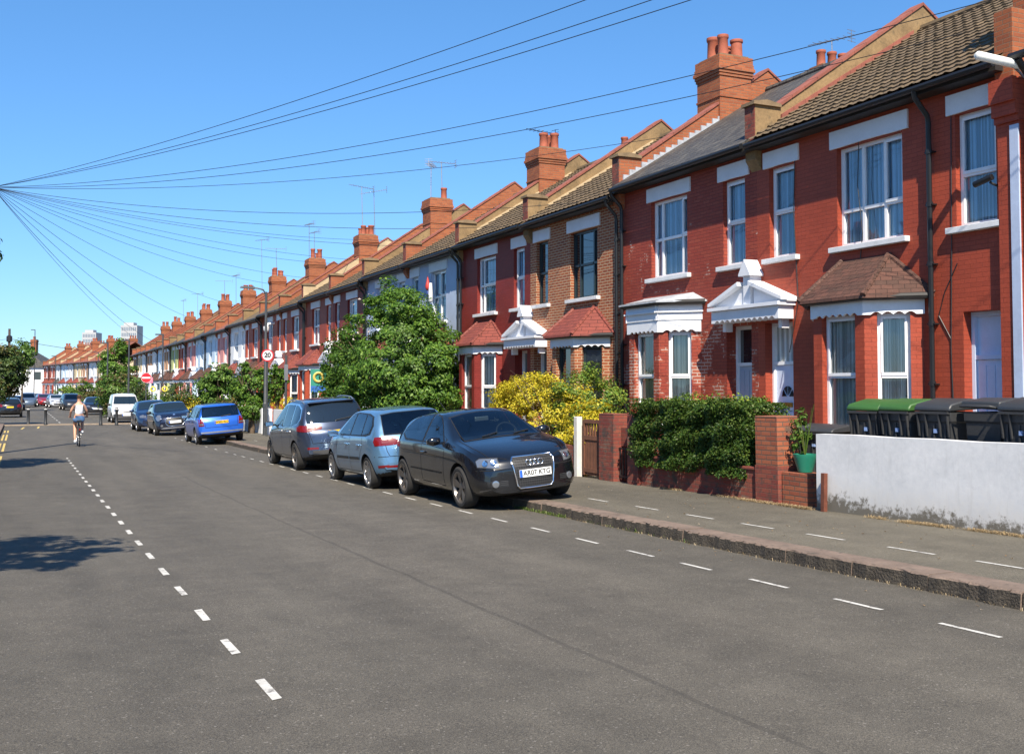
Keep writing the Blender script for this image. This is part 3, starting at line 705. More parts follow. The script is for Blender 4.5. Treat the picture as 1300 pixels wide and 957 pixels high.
# aerials
AER = [((18.9, 21.1, 9.2), 1.25, R(100), 1, .12, 'large aerial with a long boom above the slate roof'),
       ((15.6, 31.2, 9.0), 1.0, R(200), 2, -.05, 'dark aerial pointing left on the second chimney'),
       ((15.3, 41.0, 8.8), 1.9, R(60), 0, .05, 'left of the two aerials on the one pot chimney'), ((15.9, 41.2, 8.8), 2.1, R(180), 0, .0, 'taller right aerial on the one pot chimney'),
       ((15.5, 51.2, 8.6), 2.9, R(190), 0, .1, 'tall thin aerial on the third chimney'), ((16.2, 51.4, 8.6), 2.9, R(150), 0, -.2, 'thin aerial with a drooping boom right of the third chimney'),
       ((15.6, 61.2, 8.4), 2.2, R(100), 1, 0, 'aerial on the chimney beside the wide brick stack'), ((16.5, 66, 8.2), 3.6, R(100), 0, 0, 'very tall thin mast behind the wide brick stack'),
       ((15.6, 71.2, 8.2), 2.6, R(170), 0, .0, 'aerial over the street lamp head'), ((15.6, 76, 8.2), 3.8, R(120), 1, 0, 'tall mast left of the street lamp head'),
       ((15.6, 86, 8.0), 2.4, R(100), 0, 0, 'aerial over the pink and white houses'), ((15.6, 91, 8.0), 2.4, R(170), 0, 0, 'aerial over the light blue houses'), ((15.6, 106, 8.0), 2.5, R(130), 0, 0, 'aerial over the pale green house'), ((15.6, 116, 8.0), 2.6, R(100), 1, 0, 'aerial over the white house near the no entry sign')]
for loc, h, rz, kd, tl, lab in AER: tag(aerial(loc, h, rz, kd, tl), lab, 'aerial', 'television aerials on the chimneys')
# ------------------------------------------------------------------ cars
M_tyre = surf('tyre_rubber', (.022, .021, .020), .85, .2, 10, .2, 80); M_alloy = plain('alloy_wheel', (.42, .42, .43), .3, .9); M_alloyd = plain('dark_alloy_wheel', (.21, .195, .185), .35, .8)
M_seat = surf('dark_seat_fabric', (.03, .03, .034), .8, .1, 8, .1, 60); M_cgl = glassmat('tinted_car_glass', refl=.05, rough=.0, trans=(.42, .50, .50)); M_wgl = darkglass('car_glass', (.012, .020, .024)); M_wglr = darkglass('car_rear_glass', (.010, .013, .014))
M_trim = plain('dark_car_trim', (.014, .014, .015), .5); M_clad = plain('grey_bumper_plastic', (.05, .05, .052), .6)
M_seam = plain('panel_gap', (.004, .004, .004), .9)
M_tail = plain('red_tail_lens', (.15, .005, .006), .2, 0, .5); M_tailp = plain('pale_red_lens', (.20, .045, .04), .1, 0, 1); M_amb = plain('orange_lens', (.6, .20, .02), .1, 0, 1); M_clr = plain('clear_lens', (.24, .26, .29), .10, .6, 1)
M_plw = plain('white_number_plate', (.82, .82, .80), .4); M_ply = plain('yellow_number_plate', (.80, .52, .03), .4); M_plb = plain('blue_plate_band', (.02, .12, .55), .4); M_char = plain('black_plate_lettering', (.01, .01, .01), .5)
M_skin = surf('skin', (.55, .30, .20), .5, .08, 8, .1, 60)

def smooth_interp(tab, xs):
    tab = sorted(tab); X = np.array([t[0] for t in tab], float); Yv = np.array([t[1] for t in tab], float)
    h = np.diff(X); dl = np.diff(Yv)/h; m = np.zeros(len(X)); m[0] = dl[0]; m[-1] = dl[-1]
    for i in range(1, len(X)-1):
        if dl[i-1]*dl[i] > 0: w1 = 2*h[i]+h[i-1]; w2 = h[i]+2*h[i-1]; m[i] = (w1+w2)/(w1/dl[i-1]+w2/dl[i])
    out = []
    for x in xs:
        x = min(max(x, X[0]), X[-1]); i = min(max(np.searchsorted(X, x)-1, 0), len(X)-2); t = (x-X[i])/h[i]
        out.append((2*t**3-3*t*t+1)*Yv[i]+(t**3-2*t*t+t)*h[i]*m[i]+(-2*t**3+3*t*t)*Yv[i+1]+(t**3-t*t)*h[i]*m[i+1])
    return np.array(out)

def car_body(sp):
    xr, xf = sp['x']; n = 84
    t = np.linspace(-1, 1, n); t = np.sign(t)*(1-(1-np.abs(t))**1.6); xs = (xr+xf)/2+(xf-xr)/2*t
    top = smooth_interp(sp['top'], xs); wd = smooth_interp(sp['w'], xs); bot = smooth_interp(sp['bot'], xs); belt = smooth_interp(sp['belt'], xs)
    rw, gh = sp['roofw'], sp['gh']
    secs = []
    for x, zt, w, zb, ze in zip(xs, top, wd, bot, belt):
        ze = min(ze, zt-.05); g = zt-ze; s = min(1, max(0, g-.05)/(gh-.05))
        yr = w*(.88-(.88-rw)*s); cr = sp.get('crown', .055)*(.4+.6*s)
        p = [(0, zb), (.70*w, zb), (.90*w, zb+.03), (.965*w, zb+.12*min(1, (ze-zb)/.5)), (w, zb+.42*(ze-zb)), (w*.998, zb+.62*(ze-zb)), (w*.985, ze-.14*min(1, (ze-zb)/.5)), (w*.965, ze-.02),
             (w*(.935-.0*s), ze+.012+.02*s), (w*.93+(yr-w*.93)*.5, ze+.03+(g-.03)*.48*s+(1-s)*.6*(g-.03)), (yr, zt-cr), (yr*.86, zt-cr*.45), (yr*.5, zt-cr*.1), (0, zt)]
        q = [np.array(a) for a in p]
        for _ in range(2):
            r = [q[0]]
            for a, b in zip(q[:-1], q[1:]): r += [.75*a+.25*b, .25*a+.75*b]
            r.append(q[-1]); q = r
        secs.append(q)
    m = len(secs[0]); V = []; bend = sp.get('bend', (.16, .12))
    for x, q in zip(xs, secs):
        ring = [(a[0], a[1]) for a in q]+[(-a[0], a[1]) for a in q[-2:0:-1]]
        for y, z in ring:
            k = (y/.88)**2; xx = x
            if x > 1.0: xx = x-bend[0]*k*((x-1.0)/(xf-1.0))**1.5
            if x < -1.0: xx = x+bend[1]*k*((x+1.0)/(xr+1.0))**1.5
            V.append((xx, y, z))
    N = len(V)//n; F = []
    for i in range(n-1):
        for k in range(N): F.append((i*N+k, (i+1)*N+k, (i+1)*N+(k+1) % N, i*N+(k+1) % N))
    for e0, sg in ((0, -1), ((n-1)*N, 1)):     # rounded end caps
        ring = [Vector(V[e0+k]) for k in range(N)]; zc = (min(v.z for v in ring)+max(v.z for v in ring))/2; prev = e0
        ends = sum(v.x for v in ring)/N
        for s_ in (.8, .55, .3):
            st = len(V)
            for v in ring:
                y, z = v.y*s_, zc+(v.z-zc)*s_; k2 = (y/.88)**2; x0_ = xf-bend[0]*k2 if sg > 0 else xr+bend[1]*k2
                V.append((x0_+sg*.012*(1-s_), y, z))
            for k in range(N):
                f = (prev+k, prev+(k+1) % N, st+(k+1) % N, st+k); F.append(f if sg > 0 else f[::-1])
            prev = st
        V.append((xf+.01 if sg > 0 else xr-.01, 0, zc)); cpt = len(V)-1
        for k in range(N): f = (prev+k, prev+(k+1) % N, cpt); F.append(f if sg > 0 else f[::-1])
    me = bpy.data.meshes.new('car_body'); me.from_pydata(V, [], F)
    bm = bmesh.new(); bm.from_mesh(me); bmesh.ops.recalc_face_normals(bm, faces=bm.faces); bm.to_mesh(me); bm.free()
    return me

def boolean_arches(me, sp):
    o = bpy.data.objects.new('body', me); COL.objects.link(o); cut = []
    for ax in sp['axles']:
        for s in (1, -1):
            m = MB(); r = sp['wr']+.05
            M = Matrix.Translation((ax, s*(sp['hw']-.15), sp['wr']+.005)) @ Matrix.Rotation(R(90), 4, 'X')
            m.lathe([(r, -.30), (r, .30)], 48, M); c = m.build('cutter', M_trim, uv=False); cut.append(c)
            bm = bmesh.new(); bm.from_mesh(c.data); bmesh.ops.recalc_face_normals(bm, faces=bm.faces); bm.to_mesh(c.data); bm.free()
            md = o.modifiers.new('b', 'BOOLEAN'); md.operation = 'DIFFERENCE'; md.object = c; md.solver = 'EXACT'
    for kind, poly, a, b in sp.get('cuts', []):
        m = MB()
        if kind == 'S': m.prism(poly, -1.3, 1.3, 'y')
        else: m.prism(poly, a, b, 'x')
        c = m.build('cutter', M_trim, uv=False); cut.append(c)
        bm = bmesh.new(); bm.from_mesh(c.data); bmesh.ops.recalc_face_normals(bm, faces=bm.faces); bm.to_mesh(c.data); bm.free()
        md = o.modifiers.new('b', 'BOOLEAN'); md.operation = 'DIFFERENCE'; md.object = c; md.solver = 'EXACT'
    dg = bpy.context.evaluated_depsgraph_get(); me2 = bpy.data.meshes.new_from_object(o.evaluated_get(dg))
    for c in cut: bpy.data.objects.remove(c)
    bpy.data.objects.remove(o); return me2

def make_wheel(parent, x, y, r, side, spokes=5, style='alloy', mat=None, w=.2, steer=0):
    wh = bpy.data.objects.new('wheel', None)
    M0 = Matrix.Translation((x, y, r)) @ Matrix.Rotation(steer, 4, 'Z') @ Matrix.Rotation(R(-90)*side, 4, 'X')   # local z = outward
    h = w/2; ri = r*.75
    m = MB(); m.lathe([(ri, -h), (r*.90, -h), (r*.98, -h*.75), (r, -h*.5), (r, h*.5), (r*.98, h*.78), (r*.90, h), (ri+.012, h*1.0), (ri, h*.9), (ri-.02, h*.2), (ri-.02, -h)], 40, M0, closed=True)
    t = m.build('wheel', M_tyre, parent, smooth=40)
    m = MB(); m.lathe([(ri+.004, h*.93), (ri-.018, h*.95), (ri-.03, h*.6), (ri-.03, h*.1)][::-1], 40, M0, closed=False) if 0 else m.lathe([(ri+.006, h*.90), (ri+.004, h*.97), (ri-.016, h*.97), (ri-.03, h*.55), (ri-.03, h*.5), (ri, h*.5)], 40, M0, closed=True)
    a0 = .3
    for k in range(spokes):
        a = a0+2*math.pi*k/spokes
        for da in ((-.13, .13) if style == 'twin' else (0,)):
            wi, wo = (.035, .028) if style == 'twin' else ((.045, .05) if style == 'alloy' else (.06, .11))
            c, s = math.cos(a), math.sin(a); c2, s2 = math.cos(a+da*1.1), math.sin(a+da*1.1); p0 = r*.12; p1 = ri-.01
            A = [(p0*c-wi*s, p0*s+wi*c), (p0*c+wi*s, p0*s-wi*c), (p1*c2+wo*s2, p1*s2-wo*c2), (p1*c2-wo*s2, p1*s2+wo*c2)]
            vs = [(A[0][0], A[0][1], h*.62), (A[1][0], A[1][1], h*.62), (A[2][0], A[2][1], h*.88), (A[3][0], A[3][1], h*.88)]
            vs += [(v[0], v[1], v[2]-.035) for v in vs]
            m.add(vs, [(0, 1, 2, 3), (4, 7, 6, 5), (0, 4, 5, 1), (1, 5, 6, 2), (2, 6, 7, 3), (3, 7, 4, 0)], M0)
    m.lathe([(r*.2, h*.45), (r*.2, h*.66), (r*.12, h*.72), (0.001, h*.72)], 16, M0)
    m.build('rim', mat or M_alloy, t, smooth=30)
    m = MB(); m.lathe([(ri-.02, h*.05), (r*.46, h*.1), (.001, h*.1)], 24, M0); m.build('brake_disc', plain('brake_metal', (.08, .075, .07), .5, .7), t)
    return t

class Car:
    def __init__(s, sp, paintm, name='parked_car'):
        s.sp = sp; s.root = empty(name)
        me0 = car_body(sp); hull = BVHTree.FromPolygons([v.co for v in me0.vertices], [tuple(p.vertices) for p in me0.polygons])
        me = boolean_arches(me0.copy(), sp)
        me.materials.clear(); me.materials.append(paintm); me.materials.append(M_trim); me.materials.append(sp.get('cladmat', M_clad))
        wr = sp['wr']+.05
        clad = sp.get('clad', 0); idx = []
        for p in me.polygons:
            c = p.center; d = min(math.hypot(c.x-a, c.z-(sp['wr']+.005)) for a in sp['axles'])
            k = 0
            if d < wr-.0005 or (d < wr+.003 and abs(c.y) < sp['hw']-.06 and abs(p.normal.y) < .2): k = 1
            elif p.normal.z < -.6 and c.z < .4: k = 1
            elif c.z > .7 and (hull.find_nearest(c)[3] or 0) > .004: k = 1
            elif clad and c.z < clad(c): k = 2
            idx.append(k)
        me.polygons.foreach_set('material_index', idx)
        me.polygons.foreach_set('use_smooth', [True]*len(me.polygons)); me.set_sharp_from_angle(angle=R(40))
        o = bpy.data.objects.new('body', me); COL.objects.link(o); o.parent = s.root; s.body = o
        s.bvh = hull
    def ray(s, mode, a, b):
        if mode == 'L': o, d = Vector((a, 3, b)), Vector((0, -1, 0))
        elif mode == 'R': o, d = Vector((a, -3, b)), Vector((0, 1, 0))
        elif mode == 'F': o, d = Vector((5, a, b)), Vector((-1, 0, 0))
        elif mode == 'B': o, d = Vector((-5, a, b)), Vector((1, 0, 0))
        elif mode == 'T': o, d = Vector((a, b, 5)), Vector((0, 0, -1))
        else:     # ('FL',angle) diagonal view: a = lateral coordinate, b = z
            an = mode[1]; d = Vector((-math.cos(an), -math.sin(an), 0)); u = Vector((-math.sin(an), math.cos(an), 0)); fr = math.cos(an) > 0
            if not fr: u = -u
            o = Vector((2.0 if fr else -1.9, 0, 0))-d*6+u*(a+math.copysign(.30, an)); o.z = b
        h = s.bvh.ray_cast(o, d)
        if h[0] is None: return None
        n = h[1] if h[1].dot(d) < 0 else -h[1]
        return h[0], n
    def patch(s, mode, poly, name, mat, off=.006, res=.07, parent=None, thick=0, holes=()):
        pts = []
        n = len(poly)
        for i in range(n):
            a, b = Vector(poly[i]), Vector(poly[(i+1) % n]); k = max(1, int((b-a).length/res))
            for j in range(k): pts.append(a.lerp(b, j/k))
        nb = len(pts); xs = [p.x for p in pts]; ys = [p.y for p in pts]
        x = min(xs)+res/2
        def inside(q):
            c = False; j = nb-1
            for i in range(nb):
                if (pts[i].y > q[1]) != (pts[j].y > q[1]) and q[0] < (pts[j].x-pts[i].x)*(q[1]-pts[i].y)/(pts[j].y-pts[i].y)+pts[i].x: c = not c
                j = i
            return c
        inn = []
        while x < max(xs):
            y = min(ys)+res/2
            while y < max(ys):
                if inside((x, y)) and min((Vector((x, y))-p).length for p in pts) > res*.4: inn.append(Vector((x, y)))
                y += res
            x += res
        EE = [(i, (i+1) % nb) for i in range(nb)]; allp = pts+inn
        for hp in holes:
            k0 = len(allp); q = []
            for i in range(len(hp)):
                a, b = Vector(hp[i]), Vector(hp[(i+1) % len(hp)]); k = max(1, int((b-a).length/res))
                for j in range(k): q.append(a.lerp(b, j/k))
            allp += q; EE += [(k0+i, k0+(i+1) % len(q)) for i in range(len(q))]
        V, E_, F, *_ = delaunay_2d_cdt(allp, EE, [list(range(nb))], 1, 1e-5)
        def inpoly(x, y, P):
            c = False; j = len(P)-1
            for i in range(len(P)):
                if (P[i][1] > y) != (P[j][1] > y) and x < (P[j][0]-P[i][0])*(y-P[i][1])/(P[j][1]-P[i][1])+P[i][0]: c = not c
                j = i
            return c
        if holes: F = [f for f in F if not any(inpoly(sum(V[i].x for i in f)/len(f), sum(V[i].y for i in f)/len(f), hp) for hp in holes)]
        out = []; ok = []
        for v in V:
            h = s.ray(mode, v.x, v.y); ok.append(h is not None); out.append(tuple(h[0]+h[1]*off) if h else (0, 0, 0))
        F = [f for f in F if all(ok[i] for i in f)]
        if not F: print('EMPTY PATCH', name); return None
        # drop faces that leap over a step
        G = []
        for f in F:
            c = [Vector(out[i]) for i in f]
            if max((c[i]-c[i-1]).length for i in range(len(c))) < res*6: G.append(f)
        m = MB(); m.v = out; m.f = [tuple(f) for f in G]; m.mi = [0]*len(G)
        ob = m.build(name, mat, parent or s.root, uv=False, smooth=60)
        bm = bmesh.new(); bm.from_mesh(ob.data)
        bmesh.ops.delete(bm, geom=[v for v in bm.verts if not v.link_faces], context='VERTS')
        bm.normal_update()
        q = s.ray(mode, sum(xs)/len(xs), sum(ys)/len(ys))
        if q:
            f0 = min(bm.faces, key=lambda f: (f.calc_center_median()-q[0]).length)
            if f0.normal.dot(q[1]) < 0: bmesh.ops.reverse_faces(bm, faces=bm.faces)
        if thick:
            pass
        bm.to_mesh(ob.data); bm.free(); return ob
    def ribbon(s, mode, pts, w, name, mat, off=.003, mb=None):
        P = []; n = len(pts)
        for i in range(n-1):
            a, b = Vector(pts[i]), Vector(pts[i+1]); k = max(1, int((b-a).length/.05))
            for j in range(k): P.append(a.lerp(b, j/k))
        P.append(Vector(pts[-1])); m = mb or MB(); L = []
        for i, p in enumerate(P):
            d = (P[min(i+1, len(P)-1)]-P[max(i-1, 0)]).normalized(); nrm = Vector((-d.y, d.x))*w/2
            h1 = s.ray(mode, *(p+nrm)); h2 = s.ray(mode, *(p-nrm))
            L.append((h1[0]+h1[1]*off, h2[0]+h2[1]*off) if h1 and h2 else None)
        for a, b in zip(L[:-1], L[1:]):
            if a and b and (a[0]-b[0]).length < .3: m.quad(a[0], a[1], b[1], b[0])
        if mb is None and m.f: return m.build(name, mat, s.root, uv=False)
    def plate(s, x, z, text, front, tilt=0, y=0, yellow=False, w=.52):
        d = 1 if front else -1
        M = Matrix.Translation((x, y, z)) @ Matrix.Rotation(R(90) if front else R(-90), 4, 'Z') @ Matrix.Rotation(R(90)-tilt, 4, 'X')
        m = MB(); m.box(-w/2, w/2, -.056, .056, -.012, 0, M); p = m.build('number_plate', M_ply if yellow else M_plw, s.root, bevel=.004)
        m = MB(); m.box(-w/2+.002, -w/2+.045, -.052, .052, 0, .002, M); m.build('plate_band', M_plb, p)
        if text: textmesh('plate_lettering', text, .098, M_char, p, M @ Matrix.Translation((.02, 0, .001)), .001, .002)
        return p
    def mirror(s, x, z, y, mat):
        for sd in (1, -1):
            m = MB(); vs = []
            M = Matrix.Translation((x, sd*(y+.10), z)) @ Matrix.Diagonal((.075, .115, .07, 1))
            prof = [(.01, -1), (.6, -.85), (.95, -.4), (1, .1), (.9, .6), (.5, .92), (.01, 1)]
            m.lathe(prof, 14, M); m.box(x-.02, x+.03, min(sd*(y-.08), sd*(y+.06)), max(sd*(y-.08), sd*(y+.06)), z-.06, z-.02)
            w = m.build('wing_mirror', mat, s.root, smooth=60)
            m = MB(); m.box(x-.082, x-.07, sd*(y+.10)-.09, sd*(y+.10)+.09, z-.045, z+.045); m.build('mirror_glass', M_chrome, w)
    def handles(s, xs, z, mat):
        for sd, md in ((1, 'L'), (-1, 'R')):
            for x in xs:
                h = s.ray(md, x, z)
                if not h: continue
                y = h[0].y; m = MB(); m.box(x-.09, x+.09, min(y, y+sd*.035), max(y, y+sd*.035), z-.015, z+.015); m.build('door_handle', mat, s.root, bevel=.01)
    def wheels(s, **k):
        for ax in s.sp['axles']:
            for sd in (1, -1): make_wheel(s.root, ax, sd*(s.sp['hw']-.115), s.sp['wr'], sd, steer=k.get('steer', 0) if ax > 0 else 0, **{a: b for a, b in k.items() if a != 'steer'})
    def place(s, X, Y, heading, roll=0, z=None, pitch=True):
        zz = gz(Y) if z is None else z
        sl = math.atan((gz(Y+1)-gz(Y-1))/2)
        s.root.matrix_world = Matrix.Translation((X, Y, zz)) @ Matrix.Rotation(-roll, 4, 'Y') @ Matrix.Rotation(sl, 4, 'X') @ Matrix.Rotation(heading, 4, 'Z')
        return s.root

def interior(c, xs, z, wheel=None, mirror=None, wy=-.36):
    for x in xs:
        for sy in (-.36, .36):
            m = MB(); m.box(x-.06, x+.07, sy-.22, sy+.22, z-.45, z+.16); s_ = m.build('seat', M_seat, c.root, bevel=.05); m = MB(); m.box(x-.09, x+.01, sy-.12, sy+.12, z+.19, z+.34); m.box(x-.05, x-.03, sy-.05, sy+.05, z+.1, z+.2); m.build('headrest', M_seat, s_, bevel=.035)
    if wheel:
        M = Matrix.Translation(wheel) @ Matrix.Rotation(R(62), 4, 'Y'); m = MB(); m.tube([M @ Vector((.18*math.cos(t), .18*math.sin(t), 0)) for t in np.linspace(0, 6.2832, 25)], .016, 7, False); m.tube([M @ Vector((0, -.17, 0)), M @ Vector((0, .17, 0))], .02, 6); m.build('steering_wheel', M_seat, c.root, smooth=60)
    if mirror: m = MB(); m.box(mirror[0]-.02, mirror[0]+.02, -.12, .12, mirror[1]-.035, mirror[1]+.035); m.build('rear_view_mirror', M_metal, c.root, bevel=.01)
def both(c, poly, name, mat, **k):
    c.patch('L', poly, name, mat, **k); c.patch('R', poly, name, mat, **k)
def seams(c, lines, w=.009):
    for md in ('L', 'R'):
        m = MB()
        for l in lines: c.ribbon(md, l, w, '', None, mb=m)
        if m.f: m.build('door_gap', M_seam, c.root, uv=False)
def rseams(c, mode, lines, w=.008, name='panel_gap'):
    m = MB()
    for l in lines: c.ribbon(mode, l, w, '', None, mb=m)
    if m.f: m.build(name, M_seam, c.root, uv=False)
def ringtube(c, mode, poly, r, name, mat, off=.01, parent=None):
    pts = []
    for i in range(len(poly)):
        a, b = Vector(poly[i]), Vector(poly[(i+1) % len(poly)])
        for j in range(4): h = c.ray(mode, *a.lerp(b, j/4)); pts.append(h[0]+h[1]*off) if h else None
    m = MB(); m.tube(pts+[pts[0]], r, 8, False); return m.build(name, mat, parent or c.root, smooth=60)

AW = [(-.63, .985), (-.3, .998), (0, 1.003), (.3, .998), (.63, .985), (.585, 1.15), (.535, 1.315), (.3, 1.355), (0, 1.37), (-.3, 1.355), (-.535, 1.315), (-.585, 1.15)]
AS1 = [(.62, .965), (.30, 1.20), (.06, 1.335), (-.22, 1.368), (-.22, .965)]; AS2 = [(-.30, .968), (-.30, 1.365), (-.85, 1.335), (-1.06, 1.285), (-1.27, 1.14), (-1.31, 1.07), (-1.10, .995)]; AR = [(-.56, 1.03), (.56, 1.03), (.52, 1.3), (-.52, 1.3)]
# ---- black three door hatchback, seen from the front
def audi():
    sp = dict(x=(-2.02, 2.14), hw=.885, wr=.318, axles=(1.29, -1.29), roofw=.665, gh=.46, bend=(.20, .16),
      top=[(-2.02, .62), (-2.0, .80), (-1.93, .93), (-1.84, 1.01), (-1.60, 1.19), (-1.38, 1.305), (-1.0, 1.375), (-.4, 1.42), (0, 1.415), (.26, 1.36), (.55, 1.225), (.80, 1.10), (.99, 1.015), (1.12, .985), (1.5, .915), (1.85, .825), (2.0, .765), (2.09, .70), (2.14, .60)],
      w=[(-2.02, .66), (-1.95, .76), (-1.7, .84), (-1.29, .878), (0, .882), (1.2, .885), (1.6, .872), (1.9, .83), (2.05, .77), (2.14, .68)],
      cuts=[('X', AW, 1.35, -1.15), ('S', AS1, 0, 0), ('S', AS2, 0, 0), ('X', AR, -2.1, -1.0)], bot=[(-2.02, .34), (-1.9, .24), (-1.5, .19), (1.5, .18), (1.95, .19), (2.14, .235)], belt=[(-2.02, .6), (-1.9, .9), (-1.2, .955), (0, .925), (1.0, .885), (1.6, .83), (2.14, .52)])
    c = Car(sp, paint('black_car_paint', (.005, .006, .009), .1, .22, .015))
    ws = [(-.63, .985), (-.3, .998), (0, 1.003), (.3, .998), (.63, .985), (.585, 1.15), (.535, 1.315), (.3, 1.355), (0, 1.37), (-.3, 1.355), (-.535, 1.315), (-.585, 1.15)]
    c.patch('F', [(a*1.03, b+(.012 if b > 1.2 else -.012)) for a, b in ws], 'windscreen_seal', M_trim, off=.004, holes=[ws])
    c.patch('F', ws, 'windscreen', M_cgl, off=.008)
    c.patch('B', AR, 'rear_window', M_cgl)
    interior(c, (-.28, -.98), 1.0, (.42, .38, 1.0), (.30, 1.26))
    both(c, AS1, 'side_window', M_cgl, off=.006); both(c, AS2, 'side_window', M_cgl, off=.006)
    both(c, [(.70, .935), (.28, 1.228), (.05, 1.358), (-.22, 1.388), (-.87, 1.355), (-1.10, 1.30), (-1.32, 1.14), (-1.37, 1.05), (-1.12, .96)], 'window_surround', M_trim, off=.003, holes=[AS1, AS2])
    for sd in (1, -1):
        md = ('D', sd*R(28)); k = sd
        c.patch(md, [(k*.12, .60), (k*.47, .625), (k*.50, .72), (k*.44, .765), (k*.16, .755)] if sd > 0 else [(k*.12, .60), (k*.47, .625), (k*.50, .72), (k*.44, .765), (k*.16, .755)], 'headlight', M_trim, off=.004, res=.04)
    for sd in (1, -1):
        md = ('D', sd*R(28)); k = sd
        hl = c.patch(md, [(k*.135, .612), (k*.46, .635), (k*.485, .72), (k*.43, .752), (k*.17, .742)], 'headlight_lens', M_clr, off=.009, res=.04)
        for cx in (.22, .34):
            h = c.ray(md, k*cx, .685)
            if h and hl:
                m = MB(); q = h[1].to_track_quat('Z', 'Y').to_matrix().to_4x4(); q.translation = h[0]+h[1]*.010
                m.lathe([(.045, 0), (.047, .006), (.035, .004), (.02, -.0), (.001, .008)], 18, q); m.build('lamp_reflector', M_chrome, hl, smooth=50)
        c.patch('F', [(k*.42, .335), (k*.70, .345), (k*.71, .43), (k*.42, .42)], 'air_intake', M_trim, off=.004, res=.05)
        h = c.ray('F', k*.60, .385)
        m = MB(); q = h[1].to_track_quat('Z', 'Y').to_matrix().to_4x4(); q.translation = h[0]+h[1]*.012; m.lathe([(.052, -.01), (.052, .006), (.042, .01), (.001, .004)], 18, q); m.build('fog_lamp', M_clr, c.root, smooth=50)
        m = MB()
        for z in (.365, .395, .42):
            c.ribbon('F', [(k*.42, z), (k*.53, z)], .008, '', None, .012, m)
        m.build('intake_slat', M_clad, c.root)
    gp = [(-.30, .735), (.30, .735), (.345, .68), (.285, .33), (.25, .29), (-.25, .29), (-.285, .33), (-.345, .68)]
    g = c.patch('F', gp, 'grille', M_trim, off=.006, res=.05)
    m = MB()
    for i in range(12):
        z = .315+i*.036; hw = .26+.06*(z-.3)/.4
        c.ribbon('F', [(-hw, z), (hw, z)], .007, '', None, .016, m)
    for i in range(17):
        y = -.28+i*.035; c.ribbon('F', [(y, .31), (y*1.08, .72)], .006, '', None, .014, m)
    m.build('grille_bars', M_clad, g)
    ringtube(c, 'F', gp, .013, 'grille_surround', M_chrome, .012, g)
    h = c.ray('F', 0, .655); m = MB()
    for i in range(4):
        M = Matrix.Translation((h[0].x+.034, -.096+.064*i, .655)) @ Matrix.Rotation(R(90), 4, 'Y')
        m.tube([M @ Vector((.043*math.cos(t), .043*math.sin(t), 0)) for t in np.linspace(0, 2*math.pi, 25)], .0065, 6, False)
    m.build('badge', M_chrome, g, smooth=60)
    c.plate(h[0].x+.055, .50, 'AR07 KTG', True)
    seams(c, [[(.72, .86), (.70, .60), (.66, .30)], [(-.30, .95), (-.31, .60), (-.34, .34)], [(.66, .30), (-.34, .33)], [(.70, .875), (-.28, .93)]])
    rseams(c, 'T', [[(.98, .70), (1.5, .69), (1.88, .62), (2.03, .38)], [(.98, -.70), (1.5, -.69), (1.88, -.62), (2.03, -.38)]])
    for md in ('L', 'R'): c.ribbon(md, [(.60, .50), (-.85, .52)], .02, 'side_moulding', M_trim, .012)
    rseams(c, 'F', [[(-.80, .585), (-.36, .585)], [(.36, .585), (.80, .585)], [(-.62, .27), (.62, .27)]], .012)
    for y in (-.32, .22):
        pts = [c.ray('T', 1.03, y)[0]+Vector((0, 0, .02)), c.ray('T', .93, y+.30)[0]+Vector((0, 0, .022))]
        m = MB(); m.tube(pts, .009, 6); m.build('wiper', M_trim, c.root)
    c.mirror(.58, 1.0, .86, paintM(c)); c.handles([-.18], .80, paintM(c))
    m = MB(); m.tube([(.78, .40, .0), (.78, .4, 0.01)], .01, 6)
    c.wheels(spokes=5, style='twin', mat=M_alloyd, w=.225, steer=R(0))
    both(c, [(-1.72, .70), (-1.98, .72), (-1.96, .86), (-1.75, .88)], 'tail_light', M_tail)
    m = MB(); m.box(-.10, .10, -.14, .14, 0, .09, Matrix.Translation((.35, 0, 1.18))); m.build('mirror_inside', M_trim, c.root) if 0 else None
    m = MB(); m.tube([(-1.25, 0, 1.375), (-1.5, 0, 1.52)], .006, 5); m.build('roof_aerial', M_trim, c.root)
    return c
def paintM(c): return c.body.data.materials[0]

def rear_lights(c, polyL, name, mat, res=.05, an=R(180-30), inner=None):
    for sd in (1, -1):
        md = ('D', sd*an); o = c.patch(md, [(sd*-a if False else sd*a, b) for a, b in polyL], name, mat, off=.008, res=res)
        if inner and o:
            c.patch(md, [(sd*a, b) for a, b in inner[0]], 'lens_section', inner[1], off=.013, res=res, parent=o)

